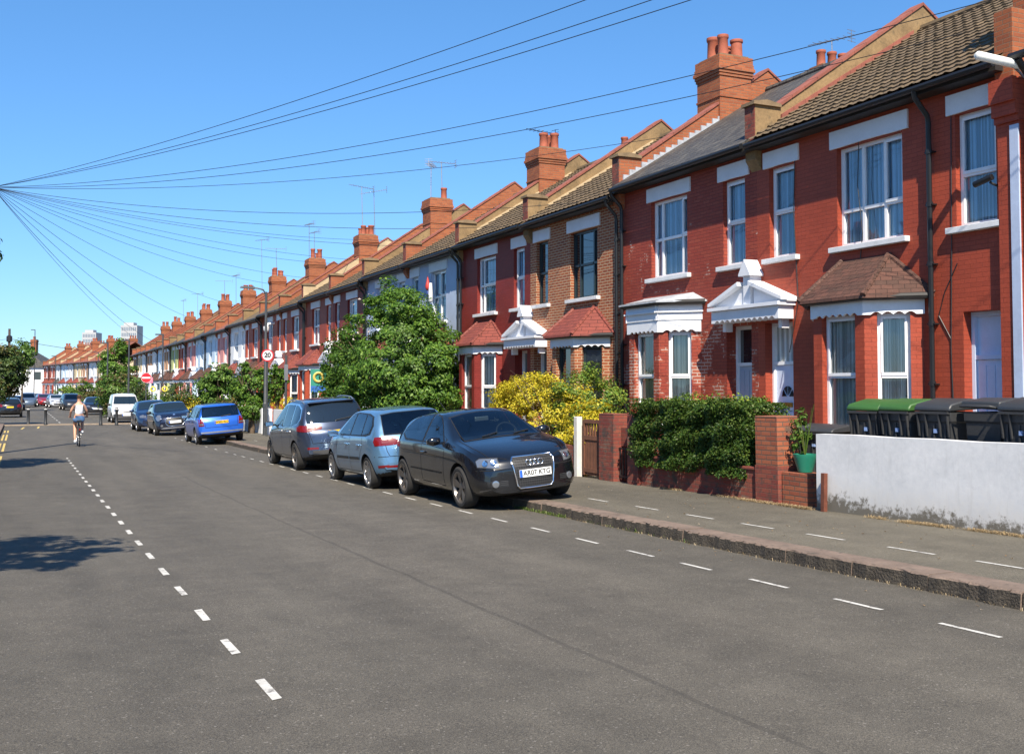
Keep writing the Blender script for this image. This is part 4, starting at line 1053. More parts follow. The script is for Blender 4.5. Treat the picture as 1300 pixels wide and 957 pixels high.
BW = [(-.60, .985), (.60, .985), (.575, 1.18), (.535, 1.335), (.3, 1.36), (-.3, 1.36), (-.535, 1.335), (-.575, 1.18)]
BS = [[(.64, .968), (.3, 1.22), (.08, 1.34), (-.14, 1.36), (-.14, .975)], [(-.21, .975), (-.21, 1.362), (-.80, 1.35), (-.92, .985)], [(-.97, .99), (-.86, 1.345), (-1.2, 1.30), (-1.36, 1.15), (-1.33, 1.02)]]
BF = [(-.62, 1.0), (.62, 1.0), (.52, 1.34), (-.52, 1.34)]
def seat():
    sp = dict(cuts=[('X', BW, -2, -.9), ('X', BF, 1.35, -1)]+[('S', q, 0, 0) for q in BS], x=(-1.93, 2.02), hw=.85, wr=.30, axles=(1.23, -1.23), roofw=.68, gh=.50, bend=(.2, .2),
      top=[(-1.93, .50), (-1.90, .70), (-1.82, .93), (-1.70, 1.08), (-1.52, 1.28), (-1.36, 1.39), (-1.0, 1.43), (-.3, 1.45), (.15, 1.42), (.5, 1.28), (.95, 1.04), (1.1, .98), (1.5, .88), (1.85, .74), (2.02, .55)],
      w=[(-1.93, .66), (-1.85, .76), (-1.6, .83), (-1.2, .85), (1.2, .85), (1.7, .80), (2.02, .6)],
      bot=[(-1.93, .34), (-1.8, .25), (-1.4, .19), (1.5, .18), (2.02, .24)], belt=[(-1.93, .5), (-1.8, .88), (-1.2, .95), (0, .92), (1.0, .87), (2.02, .5)])
    c = Car(sp, paint('light_blue_metallic_paint', (.125, .26, .42), .55, .3, .05))
    rw = [(-.60, .985), (.60, .985), (.575, 1.18), (.535, 1.335), (.3, 1.36), (-.3, 1.36), (-.535, 1.335), (-.575, 1.18)]
    c.patch('B', [(a*1.02, b+(.012 if b > 1.2 else -.012)) for a, b in rw], 'window_surround', M_trim, off=.004, holes=[rw])
    c.patch('B', rw, 'rear_window', M_cgl, off=.008)
    interior(c, (-.28, -.9), 1.0, (.5, -.36, 1.0), (.4, 1.25))
    both(c, [(.72, .94), (.32, 1.24), (.1, 1.36), (-.2, 1.385), (-.95, 1.365), (-1.25, 1.32), (-1.42, 1.16), (-1.40, 1.0), (-1.2, .965)], 'window_surround', M_trim, off=.003, holes=BS)
    for q in BS: both(c, q, 'side_window', M_cgl, off=.007)
    c.patch('F', BF, 'windscreen', M_cgl)
    rear_lights(c, [(.10, .80), (.50, .80), (.53, .88), (.50, .955), (.20, .955), (.07, .88)], 'tail_light', M_tail, inner=([(.24, .84), (.36, .84), (.36, .90), (.24, .90)], M_tailp))
    c.patch('B', [(-.3, .345), (.3, .345), (.28, .40), (-.28, .40)], 'bumper_insert', M_trim, off=.004)
    both(c, [(-1.70, .40), (-1.84, .405), (-1.84, .45), (-1.70, .445)], 'reflector', M_tail, off=.006, res=.04)
    for sd in (1, -1): c.patch('B', [(sd*.42, .395), (sd*.63, .40), (sd*.63, .44), (sd*.42, .435)], 'reflector', M_tail, off=.006, res=.04)
    seams(c, [[(.74, .88), (.72, .55), (.66, .28)], [(-.17, .94), (-.18, .6), (-.2, .29)], [(-1.0, .955), (-1.02, .78), (-.88, .6), (-.86, .5)], [(.66, .28), (-.85, .30)]])
    for md in ('L', 'R'): c.ribbon(md, [(.70, .52), (-.14, .535)], .05, 'side_moulding', M_trim, .010); c.ribbon(md, [(-.22, .535), (-.84, .55)], .05, 'side_moulding', M_trim, .010)
    rseams(c, 'B', [[(-.63, .965), (-.60, .7), (-.56, .60), (.56, .60), (.60, .7), (.63, .965)]], .010)
    rseams(c, 'B', [[(-.80, .60), (-.58, .60)], [(.58, .6), (.8, .6)]], .01)
    h = c.ray('B', 0, .82); c.plate(h[0].x-.015, .75, 'YF05 LWN', False, -.1, yellow=True) if 0 else None
    hb = c.ray('B', 0, .50); c.plate(hb[0].x-.02, .50, None, False, -.1, yellow=True)
    m = MB(); m.lathe([(.05, 0), (.05, .012), (.001, .016)], 20, Matrix.Translation((h[0].x-.0, 0, .80)) @ Matrix.Rotation(R(-90), 4, 'Y')); m.build('badge', M_chrome, c.root)
    hw = c.ray('B', 0, 1.02)[0]; m = MB(); m.tube([hw+Vector((-.03, 0, -.03)), c.ray('B', -.35, 1.06)[0]+Vector((-.03, 0, .0))], .012, 6); m.build('rear_wiper', M_trim, c.root)
    c.mirror(.60, .99, .83, paintM(c)); c.handles([-.02, -.82], .80, paintM(c)); c.wheels(spokes=7, style='alloy', mat=M_alloy, w=.2)
    return c

CS = [[(.92, .995), (.48, 1.33), (.18, 1.48), (-.1, 1.515), (-.1, 1.01)], [(-.17, 1.01), (-.17, 1.52), (-.88, 1.512), (-.94, 1.03)], [(-1.01, 1.035), (-.96, 1.505), (-1.2, 1.49), (-1.5, 1.40), (-1.59, 1.2), (-1.48, 1.09)]]
CF = [(-.66, 1.06), (.66, 1.06), (.55, 1.5), (-.55, 1.5)]
def scenic():
    sp = dict(cuts=[('X', CF, 1.4, -1.2)]+[('S', q, 0, 0) for q in CS], x=(-2.13, 2.23), hw=.90, wr=.33, axles=(1.37, -1.35), roofw=.70, gh=.60, bend=(.24, .22),
      top=[(-2.13, .48), (-2.10, .80), (-2.0, .98), (-1.90, 1.16), (-1.78, 1.40), (-1.66, 1.55), (-1.2, 1.61), (-.4, 1.635), (.2, 1.59), (.7, 1.38), (1.2, 1.10), (1.4, 1.02), (1.8, .90), (2.1, .74), (2.23, .55)],
      w=[(-2.13, .70), (-2.02, .80), (-1.7, .88), (-1.2, .90), (1.2, .90), (1.8, .84), (2.23, .6)],
      bot=[(-2.13, .36), (-2.0, .27), (-1.6, .2), (1.6, .2), (2.23, .25)], belt=[(-2.13, .5), (-2.0, .95), (-1.3, 1.02), (0, .98), (1.2, .9), (2.23, .5)])
    c = Car(sp, paint('slate_blue_metallic_paint', (.045, .062, .105), .6, .28, .06))
    rw = [(-.66, 1.08), (.66, 1.08), (.67, 1.2), (.60, 1.48), (.3, 1.52), (-.3, 1.52), (-.60, 1.48), (-.67, 1.2)]
    c.patch('B', rw, 'rear_window', M_wglr, off=.008)
    both(c, [(.98, .97), (.5, 1.34), (.2, 1.5), (-.2, 1.55), (-1.2, 1.53), (-1.55, 1.44), (-1.66, 1.2), (-1.5, 1.07)], 'window_surround', M_chrome, off=.003, holes=CS)
    for q in CS: both(c, q, 'side_window', M_cgl, off=.007)
    c.patch('F', CF, 'windscreen', M_cgl); interior(c, (-.2, -.95), 1.12)
    rear_lights(c, [(-.03, .93), (.30, .89), (.60, .92), (.62, 1.00), (.5, 1.05), (.2, 1.03), (-.04, .99)], 'tail_light', M_tail, inner=([(.10, .955), (.28, .945), (.28, .975), (.10, .985)], M_tailp))
    for sd in (1, -1): c.patch('B', [(sd*.48, .48), (sd*.72, .49), (sd*.72, .54), (sd*.48, .53)], 'reflector', M_tail, off=.006, res=.04)
    seams(c, [[(.98, .92), (.97, .6), (.92, .3)], [(-.13, 1.0), (-.14, .6), (-.16, .32)], [(-1.1, 1.03), (-1.1, .85), (-.98, .68), (-.96, .5)], [(.92, .3), (-.9, .32)]])
    rseams(c, 'B', [[(-.70, 1.06), (-.66, .9), (-.60, .62), (.60, .62), (.66, .9), (.70, 1.06)]], .012)
    c.patch('B', [(-.6, .36), (.6, .36), (.62, .46), (-.62, .46)], 'bumper_insert', M_clad, off=.004)
    h = c.ray('B', 0, .84); c.plate(h[0].x-.03, .84, None, False, -.1, yellow=True)
    hw = c.ray('B', 0, 1.12)[0]; m = MB(); m.tube([hw+Vector((-.03, 0, -.01)), c.ray('B', -.45, 1.16)[0]+Vector((-.03, 0, .0))], .013, 6); m.build('rear_wiper', M_trim, c.root)
    for sd in (1, -1):
        p = []
        for x in np.linspace(-1.45, .1, 8): q = c.ray('T', x, sd*.60)[0]; p.append(q+Vector((0, 0, .045 if -1.4 < x < .05 else .01)))
        m = MB(); m.tube(p, .016, 6); m.build('roof_rail', M_metal, c.root, smooth=50)
    m = MB(); a = c.ray('B', 0, 1.56)[0]; m.box(a.x-.12, a.x+.05, -.56, .56, 1.535, 1.565); m.build('roof_spoiler', paintM(c), c.root, bevel=.012)
    c.mirror(.80, 1.06, .89, M_trim); c.handles([.02, -.85], .90, M_chrome); c.wheels(spokes=5, style='twin', mat=M_alloyd, w=.22)
    return c

DR = [(-.66, .96), (.66, .96), (.64, 1.15), (.60, 1.33), (-.60, 1.33), (-.64, 1.15)]
DS = [[(.66, .94), (.3, 1.2), (.08, 1.33), (-.14, 1.35), (-.14, .95)], [(-.21, .95), (-.21, 1.35), (-.88, 1.345), (-.96, .96)], [(-1.03, .965), (-.97, 1.34), (-1.72, 1.31), (-1.80, .98)]]
DF = [(-.62, .99), (.62, .99), (.56, 1.33), (-.56, 1.33)]
def wagon():
    sp = dict(cuts=[('X', DF, 1.3, -1), ('X', DR, -2.2, -.9)]+[('S', q, 0, 0) for q in DS], x=(-2.08, 2.0), hw=.85, wr=.30, axles=(1.22, -1.25), roofw=.72, gh=.46, bend=(.2, .10),
      top=[(-2.08, .50), (-2.06, .75), (-2.0, .90), (-1.92, 1.10), (-1.82, 1.33), (-1.72, 1.40), (-1.2, 1.42), (-.3, 1.43), (.1, 1.40), (.5, 1.24), (.9, 1.02), (1.1, .96), (1.5, .88), (1.85, .75), (2.0, .55)],
      w=[(-2.08, .74), (-2.0, .80), (-1.7, .84), (-1.2, .85), (1.2, .85), (1.7, .80), (2.0, .6)],
      bot=[(-2.08, .36), (-1.95, .28), (-1.5, .2), (1.5, .18), (2.0, .24)], belt=[(-2.08, .5), (-2.0, .85), (-1.2, .92), (0, .9), (1.0, .86), (2.0, .5)])
    c = Car(sp, paint('bright_blue_car_paint', (.018, .12, .58), .3, .3, .04))
    c.patch('B', DR, 'rear_window', M_cgl, off=.008)
    for q in DS: both(c, q, 'side_window', M_cgl, off=.007)
    c.patch('F', DF, 'windscreen', M_cgl); interior(c, (-.3, -1.0), 1.0)
    for sd in (1, -1):
        o = c.patch('B', [(sd*.60, .66), (sd*.78, .66), (sd*.78, .92), (sd*.64, .92)], 'tail_light', M_tail, off=.008, res=.05)
        c.patch('B', [(sd*.63, .70), (sd*.76, .70), (sd*.76, .75), (sd*.63, .75)], 'lens_section', M_clr, off=.013, res=.05, parent=o)
    rseams(c, 'B', [[(-.70, .93), (-.58, .9), (-.57, .60), (.57, .60), (.58, .9), (.70, .93)]], .012)
    c.patch('B', [(-.72, .40), (.72, .40), (.74, .45), (-.74, .45)], 'bumper_strip', M_metal, off=.006)
    h = c.ray('B', .0, .78); c.plate(h[0].x-.02, .77, 'W332 RLO', False, -.05, yellow=True, w=.5)
    seams(c, [[(.74, .88), (.72, .55), (.66, .28)], [(-.17, .94), (-.18, .6), (-.2, .29)], [(-1.0, .955), (-1.02, .78), (-.9, .6), (-.88, .5)]])
    hw = c.ray('B', 0, 1.0)[0]; m = MB(); m.tube([hw+Vector((-.03, 0, -.04)), c.ray('B', -.35, 1.0)[0]+Vector((-.03, 0, .0))], .012, 6); m.build('rear_wiper', M_trim, c.root)
    c.mirror(.60, .99, .83, M_trim); c.handles([-.02, -.82], .80, M_trim); c.wheels(spokes=6, mat=M_alloy, w=.19)
    return c

def mini():
    sp = dict(x=(-1.80, 1.90), hw=.84, wr=.30, axles=(1.22, -1.22), roofw=.76, gh=.44, bend=(.30, .2),
      top=[(-1.80, .6), (-1.75, .9), (-1.6, 1.15), (-1.4, 1.34), (-1.0, 1.40), (0, 1.415), (.3, 1.38), (.75, 1.10), (.95, 1.02), (1.3, .97), (1.65, .88), (1.82, .76), (1.90, .58)],
      w=[(-1.8, .7), (-1.6, .8), (-1.2, .84), (1.2, .84), (1.6, .80), (1.9, .66)], bot=[(-1.8, .34), (-1.5, .2), (1.5, .19), (1.9, .23)], belt=[(-1.8, .6), (-1.5, .93), (0, .92), (1.0, .9), (1.9, .5)])
    c = Car(sp, paint('navy_car_paint', (.012, .018, .045), .4, .25, .04))
    c.patch('F', [(-.66, 1.02), (.66, 1.02), (.60, 1.34), (-.60, 1.34)], 'windscreen', M_wgl, off=.008)
    both(c, [(.62, .95), (.2, 1.30), (-.2, 1.35), (-1.2, 1.33), (-1.45, 1.1), (-1.4, .97)], 'side_window', M_wgl, off=.007)
    for sd in (1, -1):
        md = ('D', sd*R(20)); pts = [(sd*(.44+.13*math.cos(t)), .76+.125*math.sin(t)) for t in np.linspace(0, 2*math.pi, 18)[:-1]]
        hl = c.patch(md, pts, 'headlight', M_clr, off=.01, res=.04); ringtube(c, md, pts, .012, 'headlight_ring', M_chrome, .01, hl)
        h = c.ray('F', sd*.55, .42); q = h[1].to_track_quat('Z', 'Y').to_matrix().to_4x4(); q.translation = h[0]; m = MB(); m.lathe([(.06, -.01), (.06, .012), (.001, .02)], 16, q); m.build('fog_lamp', M_clr, c.root)
    gp = [(-.40, .66), (-.28, .74), (.28, .74), (.40, .66), (.38, .48), (.28, .38), (-.28, .38), (-.38, .48)]
    g = c.patch('F', gp, 'grille', M_trim, off=.006); ringtube(c, 'F', gp, .016, 'grille_surround', M_chrome, .01, g)
    h = c.ray('F', 0, .6); c.plate(h[0].x+.03, .56, None, True)
    c.patch('F', [(-.6, .28), (.6, .28), (.5, .33), (-.5, .33)], 'bumper_strip', M_metal, off=.006)
    m = MB(); h = c.ray('F', 0, .86); m.lathe([(.05, 0), (.05, .01), (.001, .01)], 16, Matrix.Translation(h[0]) @ Matrix.Rotation(R(60), 4, 'Y')); m.build('badge', M_chrome, c.root)
    c.mirror(.55, 1.0, .82, M_trim); c.wheels(spokes=5, mat=M_alloyd, w=.2); seams(c, [[(.66, .88), (.64, .3)], [(-.4, .94), (-.42, .3)]])
    return c

def hatch(col, name='navy_hatch'):
    sp = dict(x=(-2.0, 2.1), hw=.87, wr=.31, axles=(1.28, -1.27), roofw=.70, gh=.48, bend=(.26, .2),
      top=[(-2.0, .6), (-1.95, .9), (-1.75, 1.1), (-1.45, 1.36), (-1.0, 1.43), (-.2, 1.45), (.2, 1.40), (.8, 1.12), (1.1, 1.0), (1.6, .90), (1.95, .75), (2.1, .58)],
      w=[(-2.0, .7), (-1.7, .82), (-1.2, .87), (1.2, .87), (1.7, .82), (2.1, .64)], bot=[(-2.0, .34), (-1.6, .2), (1.6, .19), (2.1, .24)], belt=[(-2.0, .6), (-1.6, .94), (0, .92), (1.1, .88), (2.1, .5)])
    c = Car(sp, paint(name+'_paint', col, .4, .28, .04))
    c.patch('F', [(-.64, 1.04), (.64, 1.04), (.56, 1.37), (-.56, 1.37)], 'windscreen', M_wgl, off=.008)
    c.patch('B', [(-.60, 1.04), (.60, 1.04), (.54, 1.33), (-.54, 1.33)], 'rear_window', M_wglr, off=.008)
    both(c, [(.68, .96), (.2, 1.30), (-.2, 1.38), (-1.2, 1.34), (-1.5, 1.1), (-1.45, .98)], 'side_window', M_wgl, off=.007)
    for sd in (1, -1):
        c.patch(('D', sd*R(28)), [(sd*.10, .64), (sd*.45, .66), (sd*.47, .76), (sd*.3, .79), (sd*.12, .74)], 'headlight', M_clr, off=.008, res=.05)
        c.patch(('D', sd*R(150)), [(sd*.12, .78), (sd*.46, .78), (sd*.46, .98), (sd*.3, 1.0), (sd*.12, .9)], 'tail_light', M_tail, off=.008, res=.05)
    g = c.patch('F', [(-.36, .68), (.36, .68), (.33, .60), (-.33, .60)], 'grille', M_trim, off=.006); c.patch('F', [(-.5, .46), (.5, .46), (.42, .30), (-.42, .30)], 'air_intake', M_trim, off=.005)
    m = MB()
    for z in (.62, .66): c.ribbon('F', [(-.34, z), (.34, z)], .01, '', None, .012, m)
    m.build('grille_bars', M_chrome, g)
    h = c.ray('F', 0, .53); c.plate(h[0].x+.02, .52, None, True); h = c.ray('B', 0, .8); c.plate(h[0].x-.02, .78, None, False, yellow=True)
    c.mirror(.65, 1.0, .85, paintM(c)); c.wheels(spokes=5, mat=M_alloy, w=.2); seams(c, [[(.76, .88), (.72, .3)], [(-.2, .94), (-.22, .3)], [(-1.0, .95), (-.95, .5)]])
    return c

def van():
    sp = dict(x=(-2.0, 2.1), hw=.86, wr=.31, axles=(1.35, -1.34), roofw=.80, gh=.72, bend=(.26, .03), crown=.09,
      top=[(-2.0, 1.5), (-1.97, 1.72), (-1.8, 1.80), (-.3, 1.82), (.3, 1.78), (.65, 1.60), (1.15, 1.20), (1.35, 1.10), (1.7, .98), (2.0, .80), (2.1, .62)],
      w=[(-2.0, .82), (-1.8, .85), (-1.2, .86), (1.2, .86), (1.7, .82), (2.1, .66)], bot=[(-2.0, .3), (-1.6, .22), (1.6, .2), (2.1, .26)], belt=[(-2.0, 1.0), (0, 1.0), (1.2, .98), (2.1, .55)],
      clad=lambda c: .56 if c.x > 1.75 else (.34 if abs(c.x) < 3 else 0))
    c = Car(sp, paint('white_van_paint', (.78, .78, .76), .0, .3, .05), 'parked_van')
    c.patch('F', [(-.72, 1.15), (.72, 1.15), (.62, 1.63), (-.62, 1.63)], 'windscreen', M_wgl, off=.008)
    both(c, [(.98, 1.06), (.6, 1.45), (.35, 1.62), (.0, 1.64), (.0, 1.06)], 'side_window', M_wgl, off=.007)
    for sd in (1, -1): c.patch(('D', sd*R(28)), [(sd*.10, .68), (sd*.42, .70), (sd*.44, .92), (sd*.3, .93), (sd*.12, .82)], 'headlight', M_clr, off=.008, res=.05)
    g = c.patch('F', [(-.42, .74), (.42, .74), (.40, .66), (-.40, .66)], 'grille', M_trim, off=.006)
    h = c.ray('F', 0, .5); c.plate(h[0].x+.02, .50, None, True)
    c.mirror(.85, 1.12, .86, M_trim); c.wheels(spokes=7, mat=M_metal, w=.19); seams(c, [[(1.0, .98), (.95, .3)], [(-.05, 1.0), (-.06, .3)], [(-.06, 1.7), (-.06, 1.0)]])
    return c

NEAR = []
GP = 'cars parked along the right kerb'
def put(c, X, Y, face, roll, label, cat='car', z=None):
    r = c.place(X, Y, R(-90) if face == 'us' else R(90), roll, z); tag(r, label, cat, GP); return r
TI = math.asin(.13/1.55)
def lift(X): return 0.0
# a car with its kerb-side wheels on the pavement: rolled about the road-side tyre line
def kerbcar(c, xl, Y, face, label, cat='car', roll=TI):
    hw = c.sp['hw']; X = xl+hw*math.cos(roll); z = gz(Y)+hw*math.sin(roll)*.93
    return put(c, X, Y, face, roll, label, cat, z)
a = audi(); kerbcar(a, 6.06, 16.22, 'us', 'black three door hatchback with silver framed grille, front plate AR07 KTG, nearest parked car')
b_ = seat(); kerbcar(b_, 5.90, 20.33, 'away', 'light blue metallic hatchback seen from behind, between the black hatchback and the slate blue car')
c_ = scenic(); kerbcar(c_, 5.93, 26.25, 'away', 'dark slate blue people carrier with roof rails and wide red tail lights')
d_ = wagon(); kerbcar(d_, 5.85, 41.2, 'away', 'bright blue estate car with yellow rear plate beside the white garden wall')
e_ = mini(); kerbcar(e_, 5.45, 50.5, 'us', 'small navy hatchback with round headlamps facing the camera in front of the bright blue estate')
f_ = hatch((.012, .03, .09)); kerbcar(f_, 5.25, 56.3, 'us', 'dark blue hatchback tucked behind the small navy hatchback')
g_ = van(); put(g_, 6.05, 71.5, 'us', 0, 'white panel van with grey bumper facing the camera beyond the bollards', 'van')
for c in (a, b_): pass
# far cars: recoloured copies
def recol(root, mat):
    for ch in root.children:
        if ch.name.startswith('body'):
            ch.data = ch.data.copy(); ch.data.materials[0] = mat
def far(src, X, Y, heading, mat, label, group='cars parked beyond the bollards'):
    r = copy_tree(src.root); r.matrix_world = Matrix.Translation((X, Y, gz(Y))) @ Matrix.Rotation(heading, 4, 'Z'); recol(r, mat); tag(r, label, 'car', group); return r
pk = lambda n, c: paint(n, c, .4, .28, .04)
bpy.context.view_layer.update()
def pix(x, y, zc=0.0, depth=None):
    """ground point seen at a pixel of the 1300 px photograph"""
    f = 1350; p = R(2.3753); ps = R(24.8585); v = Vector((x-650, -(y-434), f))
    l = Vector((v.x, v.y*math.cos(p)+v.z*math.sin(p), -v.y*math.sin(p)+v.z*math.cos(p)))
    d = Vector((l.x*math.cos(ps)+l.z*math.sin(ps), -l.x*math.sin(ps)+l.z*math.cos(ps), l.y))
    if depth is not None: return Vector((0, 0, 1.55))+d*(depth/l.z)
    Y = 30.
    for _ in range(300): t = (gz(Y)+zc-1.55)/min(d.z, -.001); Y = .5*Y+.5*min(d.y*t, 400)
    return Vector((d.x*t, d.y*t, gz(Y)+zc))
def at(xpix, depth): q = pix(xpix, 500, depth=depth); return q.x, q.y
def farpix(src, xp, depth, face, mat, label, group='cars parked beyond the bollards', turn=0):
    X, Y = at(xp, depth); return far(src, X, Y, (R(-90) if face == 'us' else R(90))+turn, mat, label, group)
farpix(f_, 120, 88, 'us', pk('far_black_paint', (.012, .012, .016)), 'black saloon with chrome grille facing us, left of the white van')
farpix(c_, 90, 106, 'us', pk('far_grey_paint', (.03, .033, .04)), 'tall dark grey car facing us behind the cyclist, left of the black saloon', turn=R(4))
farpix(f_, 71, 119, 'us', pk('far_white_paint', (.7, .7, .7)), 'small white hatchback facing us, left of the tall dark grey car', turn=R(6))
farpix(f_, 63, 130, 'us', pk('far_dark_blue', (.012, .02, .05)), 'dark car half hidden behind the small white hatchback', turn=R(6))
farpix(f_, 55.5, 128, 'us', pk('far_red_paint', (.38, .015, .02)), 'small red hatchback, only red car on the street', turn=R(6))
farpix(f_, 47.5, 136, 'us', pk('far_navy_paint', (.015, .03, .08)), 'small navy car left of the red hatchback', turn=R(6))
farpix(c_, 36, 122, 'us', pk('far_silver_blue', (.11, .15, .21)), 'grey blue tall car driving toward the camera in the middle of the far road')
farpix(f_, 13, 80, 'away', pk('left_black_paint', (.012, .012, .013)), 'black saloon seen from behind, parked on the left kerb under the street tree', 'cars parked on the left')
farpix(f_, 20, 104, 'away', pk('left_blue_paint', (.04, .10, .20)), 'blue car ahead of the black saloon on the left kerb', 'cars parked on the left')
farpix(f_, 192+20, 74, 'us', pk('side_street_dark', (.02, .02, .025)), 'dark car mostly hidden behind the small navy hatchback, at the side road corner')

# ------------------------------------------------------------------ ground
YS = [-40, -20, -10, -5, 0] + [i*1.0 for i in range(1, 60)] + [60+i*4 for i in range(20)] + [150, 180, 220, 300, 500, 900, 1600, 2600]
def strip(name, x0, x1, dz, mat, ys=None, kind='structure', nx=1, edge=None):
    m = MB(); ys = ys or YS; n = 0
    for j, Y in enumerate(ys):
        for i in range(nx+1):
            x = x0+(x1-x0)*i/nx
            m.v.append((x, Y, gz(Y)+dz))
    for j in range(len(ys)-1):
        for i in range(nx): a = j*(nx+1)+i; m.f.append((a, a+1, a+nx+2, a+nx+1)); m.mi.append(0)
    o = m.build(name, mat); o['kind'] = kind; return o
def asphalt(name, c, warm=(1, 1, 1), patches=True, sc=1):
    t = new(name); b = t.b; pos = t.n('NewGeometry').outputs['Position']
    mp = t.n('Mapping'); mp.inputs['Scale'].default_value = (1, .16, 1); t.l(pos, mp.inputs[0])
    n1 = t.noise(mp.outputs[0], 1.1, 5, .6); n2 = t.noise(pos, 2.4, 6, .7); n3 = t.noise(pos, 170, 3, .7); n4 = t.noise(pos, 70, 3, .6)
    v = t.n('TexVoronoi'); v.inputs['Scale'].default_value = 95; t.l(pos, v.inputs['Vector'])
    f = t.math('ADD', t.math('MULTIPLY', n1, .5), t.math('MULTIPLY', n2, .5))
    base_ = t.ramp(f, .36, .66, col2(c, .74), col2(c, 1.26))
    sp = t.ramp(n3, .32, .72, (.18, .18, .19), (2.15, 2.1, 1.95)); sp4 = t.ramp(n4, .3, .7, (.72, .72, .72), (1.28, 1.26, 1.2))
    cc = t.mix(.9, base_, sp, 'MULTIPLY'); cc = t.mix(.9, cc, sp4, 'MULTIPLY')
    st = t.ramp(v.outputs['Color'], .86, .93); cc = t.mix(t.math('MULTIPLY', st, .45), cc, (.30, .28, .25))
    dk = t.ramp(t.noise(pos, .55, 5, .7), .60, .72); cc = t.mix(t.math('MULTIPLY', dk, .38), cc, col2(c, .42))
    m3 = t.n('Mapping'); m3.inputs['Scale'].default_value = (1.1, .05, 1); t.l(pos, m3.inputs[0]); cc = t.mix(.5, cc, t.ramp(t.noise(m3.outputs[0], 1.0, 3, .5), .35, .65, (.84, .84, .84), (1.16, 1.15, 1.13)), 'MULTIPLY')
    if patches:   # the long repair seam and its slightly darker strip
        s = t.n('SeparateXYZ'); t.l(pos, s.inputs[0])
        wx = t.math('ADD', s.outputs[0], t.math('MULTIPLY', t.noise(pos, 1.2, 3), .10))
        seam = t.math('LESS_THAN', t.math('ABSOLUTE', t.math('SUBTRACT', wx, 3.32)), .022)
        far_ = t.math('LESS_THAN', s.outputs[1], 24.0)
        cc = t.mix(t.math('MULTIPLY', t.math('MULTIPLY', seam, far_), .34), cc, col2(c, .3))
        # paler worn wheel tracks and a dusty gutter
        gut = t.ramp(t.math('SUBTRACT', s.outputs[0], t.math('MULTIPLY', t.noise(pos, 3, 4), .5)), 6.05, 6.5) if 0 else None
    t.l(cc, b.inputs['Base Color']); b.inputs['Roughness'].default_value = .82; b.inputs['Specular IOR Level'].default_value = .4
    nn = t.bump(n3, .55, .006); nn = t.bump(n4, .5, .008, nn); nn = t.bump(n2, .15, .03, nn)
    t.l(nn, b.inputs['Normal']); return t.m
M_road = asphalt('road_asphalt', (.084, .078, .069)); M_road2 = asphalt('far_road_asphalt', (.082, .077, .069), patches=False)
M_pave = asphalt('pavement_asphalt', (.102, .094, .078), patches=False)
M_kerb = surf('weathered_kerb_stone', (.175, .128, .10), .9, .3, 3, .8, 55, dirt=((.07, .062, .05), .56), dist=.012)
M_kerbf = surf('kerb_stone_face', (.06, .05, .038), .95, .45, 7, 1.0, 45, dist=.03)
M_soil = surf('dry_garden_soil', (.17, .125, .085), .95, .3, 3, .6, 30)
M_ground = surf('far_ground', (.09, .083, .075), .95, .3, .3, .3, 3)
M_conc = surf('garden_concrete', (.30, .28, .25), .9, .2, 3, .3, 40)
M_line = surf('worn_white_road_paint', (.50, .49, .455), .8, .2, 6, .4, 90, dirt=((.16, .15, .14), .53))
M_yline = surf('worn_yellow_road_paint', (.55, .40, .12), .8, .15, 6, .4, 90, dirt=((.14, .13, .11), .55))
m = MB()
gy = [-60, 0, 20, 40, 80, 160, 400, 1000, 3000]
for Y in gy:
    for X in (-2500, -300, -40, 60, 300, 2500): m.v.append((X, Y, gz(Y)-.12 if Y < 400 else gz(Y)-.3))
for j in range(len(gy)-1):
    for i in range(5): q = j*6+i; m.f.append((q, q+1, q+7, q+6)); m.mi.append(0)
tag(m.build('ground', M_ground), kind='structure')
KX = 6.85
NY = [y for y in YS if y <= 66]; FY = [y for y in YS if y >= 66 and y < 230]
strip('road', -.75, KX+.05, 0, M_road, [y for y in YS if y <= 68]+[67.5] if 0 else [y for y in YS if y <= 64]+[67.0])
# far road (bends gently left), pavement on both sides
def poly_road(name, cl, w0, w1, dz, mat):
    m = MB()
    for i, (x, y) in enumerate(cl):
        a = Vector(cl[max(0, i-1)]); b = Vector(cl[min(len(cl)-1, i+1)]); d = (b-a).normalized(); nrm = Vector((d.y, -d.x))
        for w in (w0, w1): q = Vector((x, y))+nrm*w; m.v.append((q.x, q.y, gz(y)+dz))
        if i: k = 2*i; m.f.append((k-2, k-1, k+1, k)); m.mi.append(0)
    o = m.build(name, mat); o['kind'] = 'structure'; return o
CL = [(2.6, 67.9), (2.6, 80), (2.6, 95), (2.5, 110), (1.9, 125), (.6, 140), (-1.2, 152), (-3.6, 165), (-7, 180), (-14, 205), (-30, 250)]
poly_road('road', CL, -4.6, 4.9, .0, M_road2)
poly_road('pavement', CL, 4.9, 7.3, .12, M_pave); poly_road('pavement', CL, -7.2, -4.6, .12, M_pave)
# raised table at the bollards
m = MB(); Yt = 66.98
m.prism([(66.98, gz(67)), (67.9, gz(68)), (67.9, gz(68)+.012), (67.6, gz(67)+.07), (67.2, gz(67)+.07), (66.98, gz(67)+.012)][::-1], -1.0, 8.2, 'x')
tag(m.build('road_hump', surf('pale_ramp_brick', (.22, .17, .12), .9, .25, 4, .3, 40)), kind='structure')
# side road mouth on the right
m = MB(); m.quad((7.0, 60.2, gz(62)+.13), (60, 60.2, gz(62)+.13), (60, 66.9, gz(66)+.13), (7.0, 66.9, gz(66)+.13)) if 0 else None
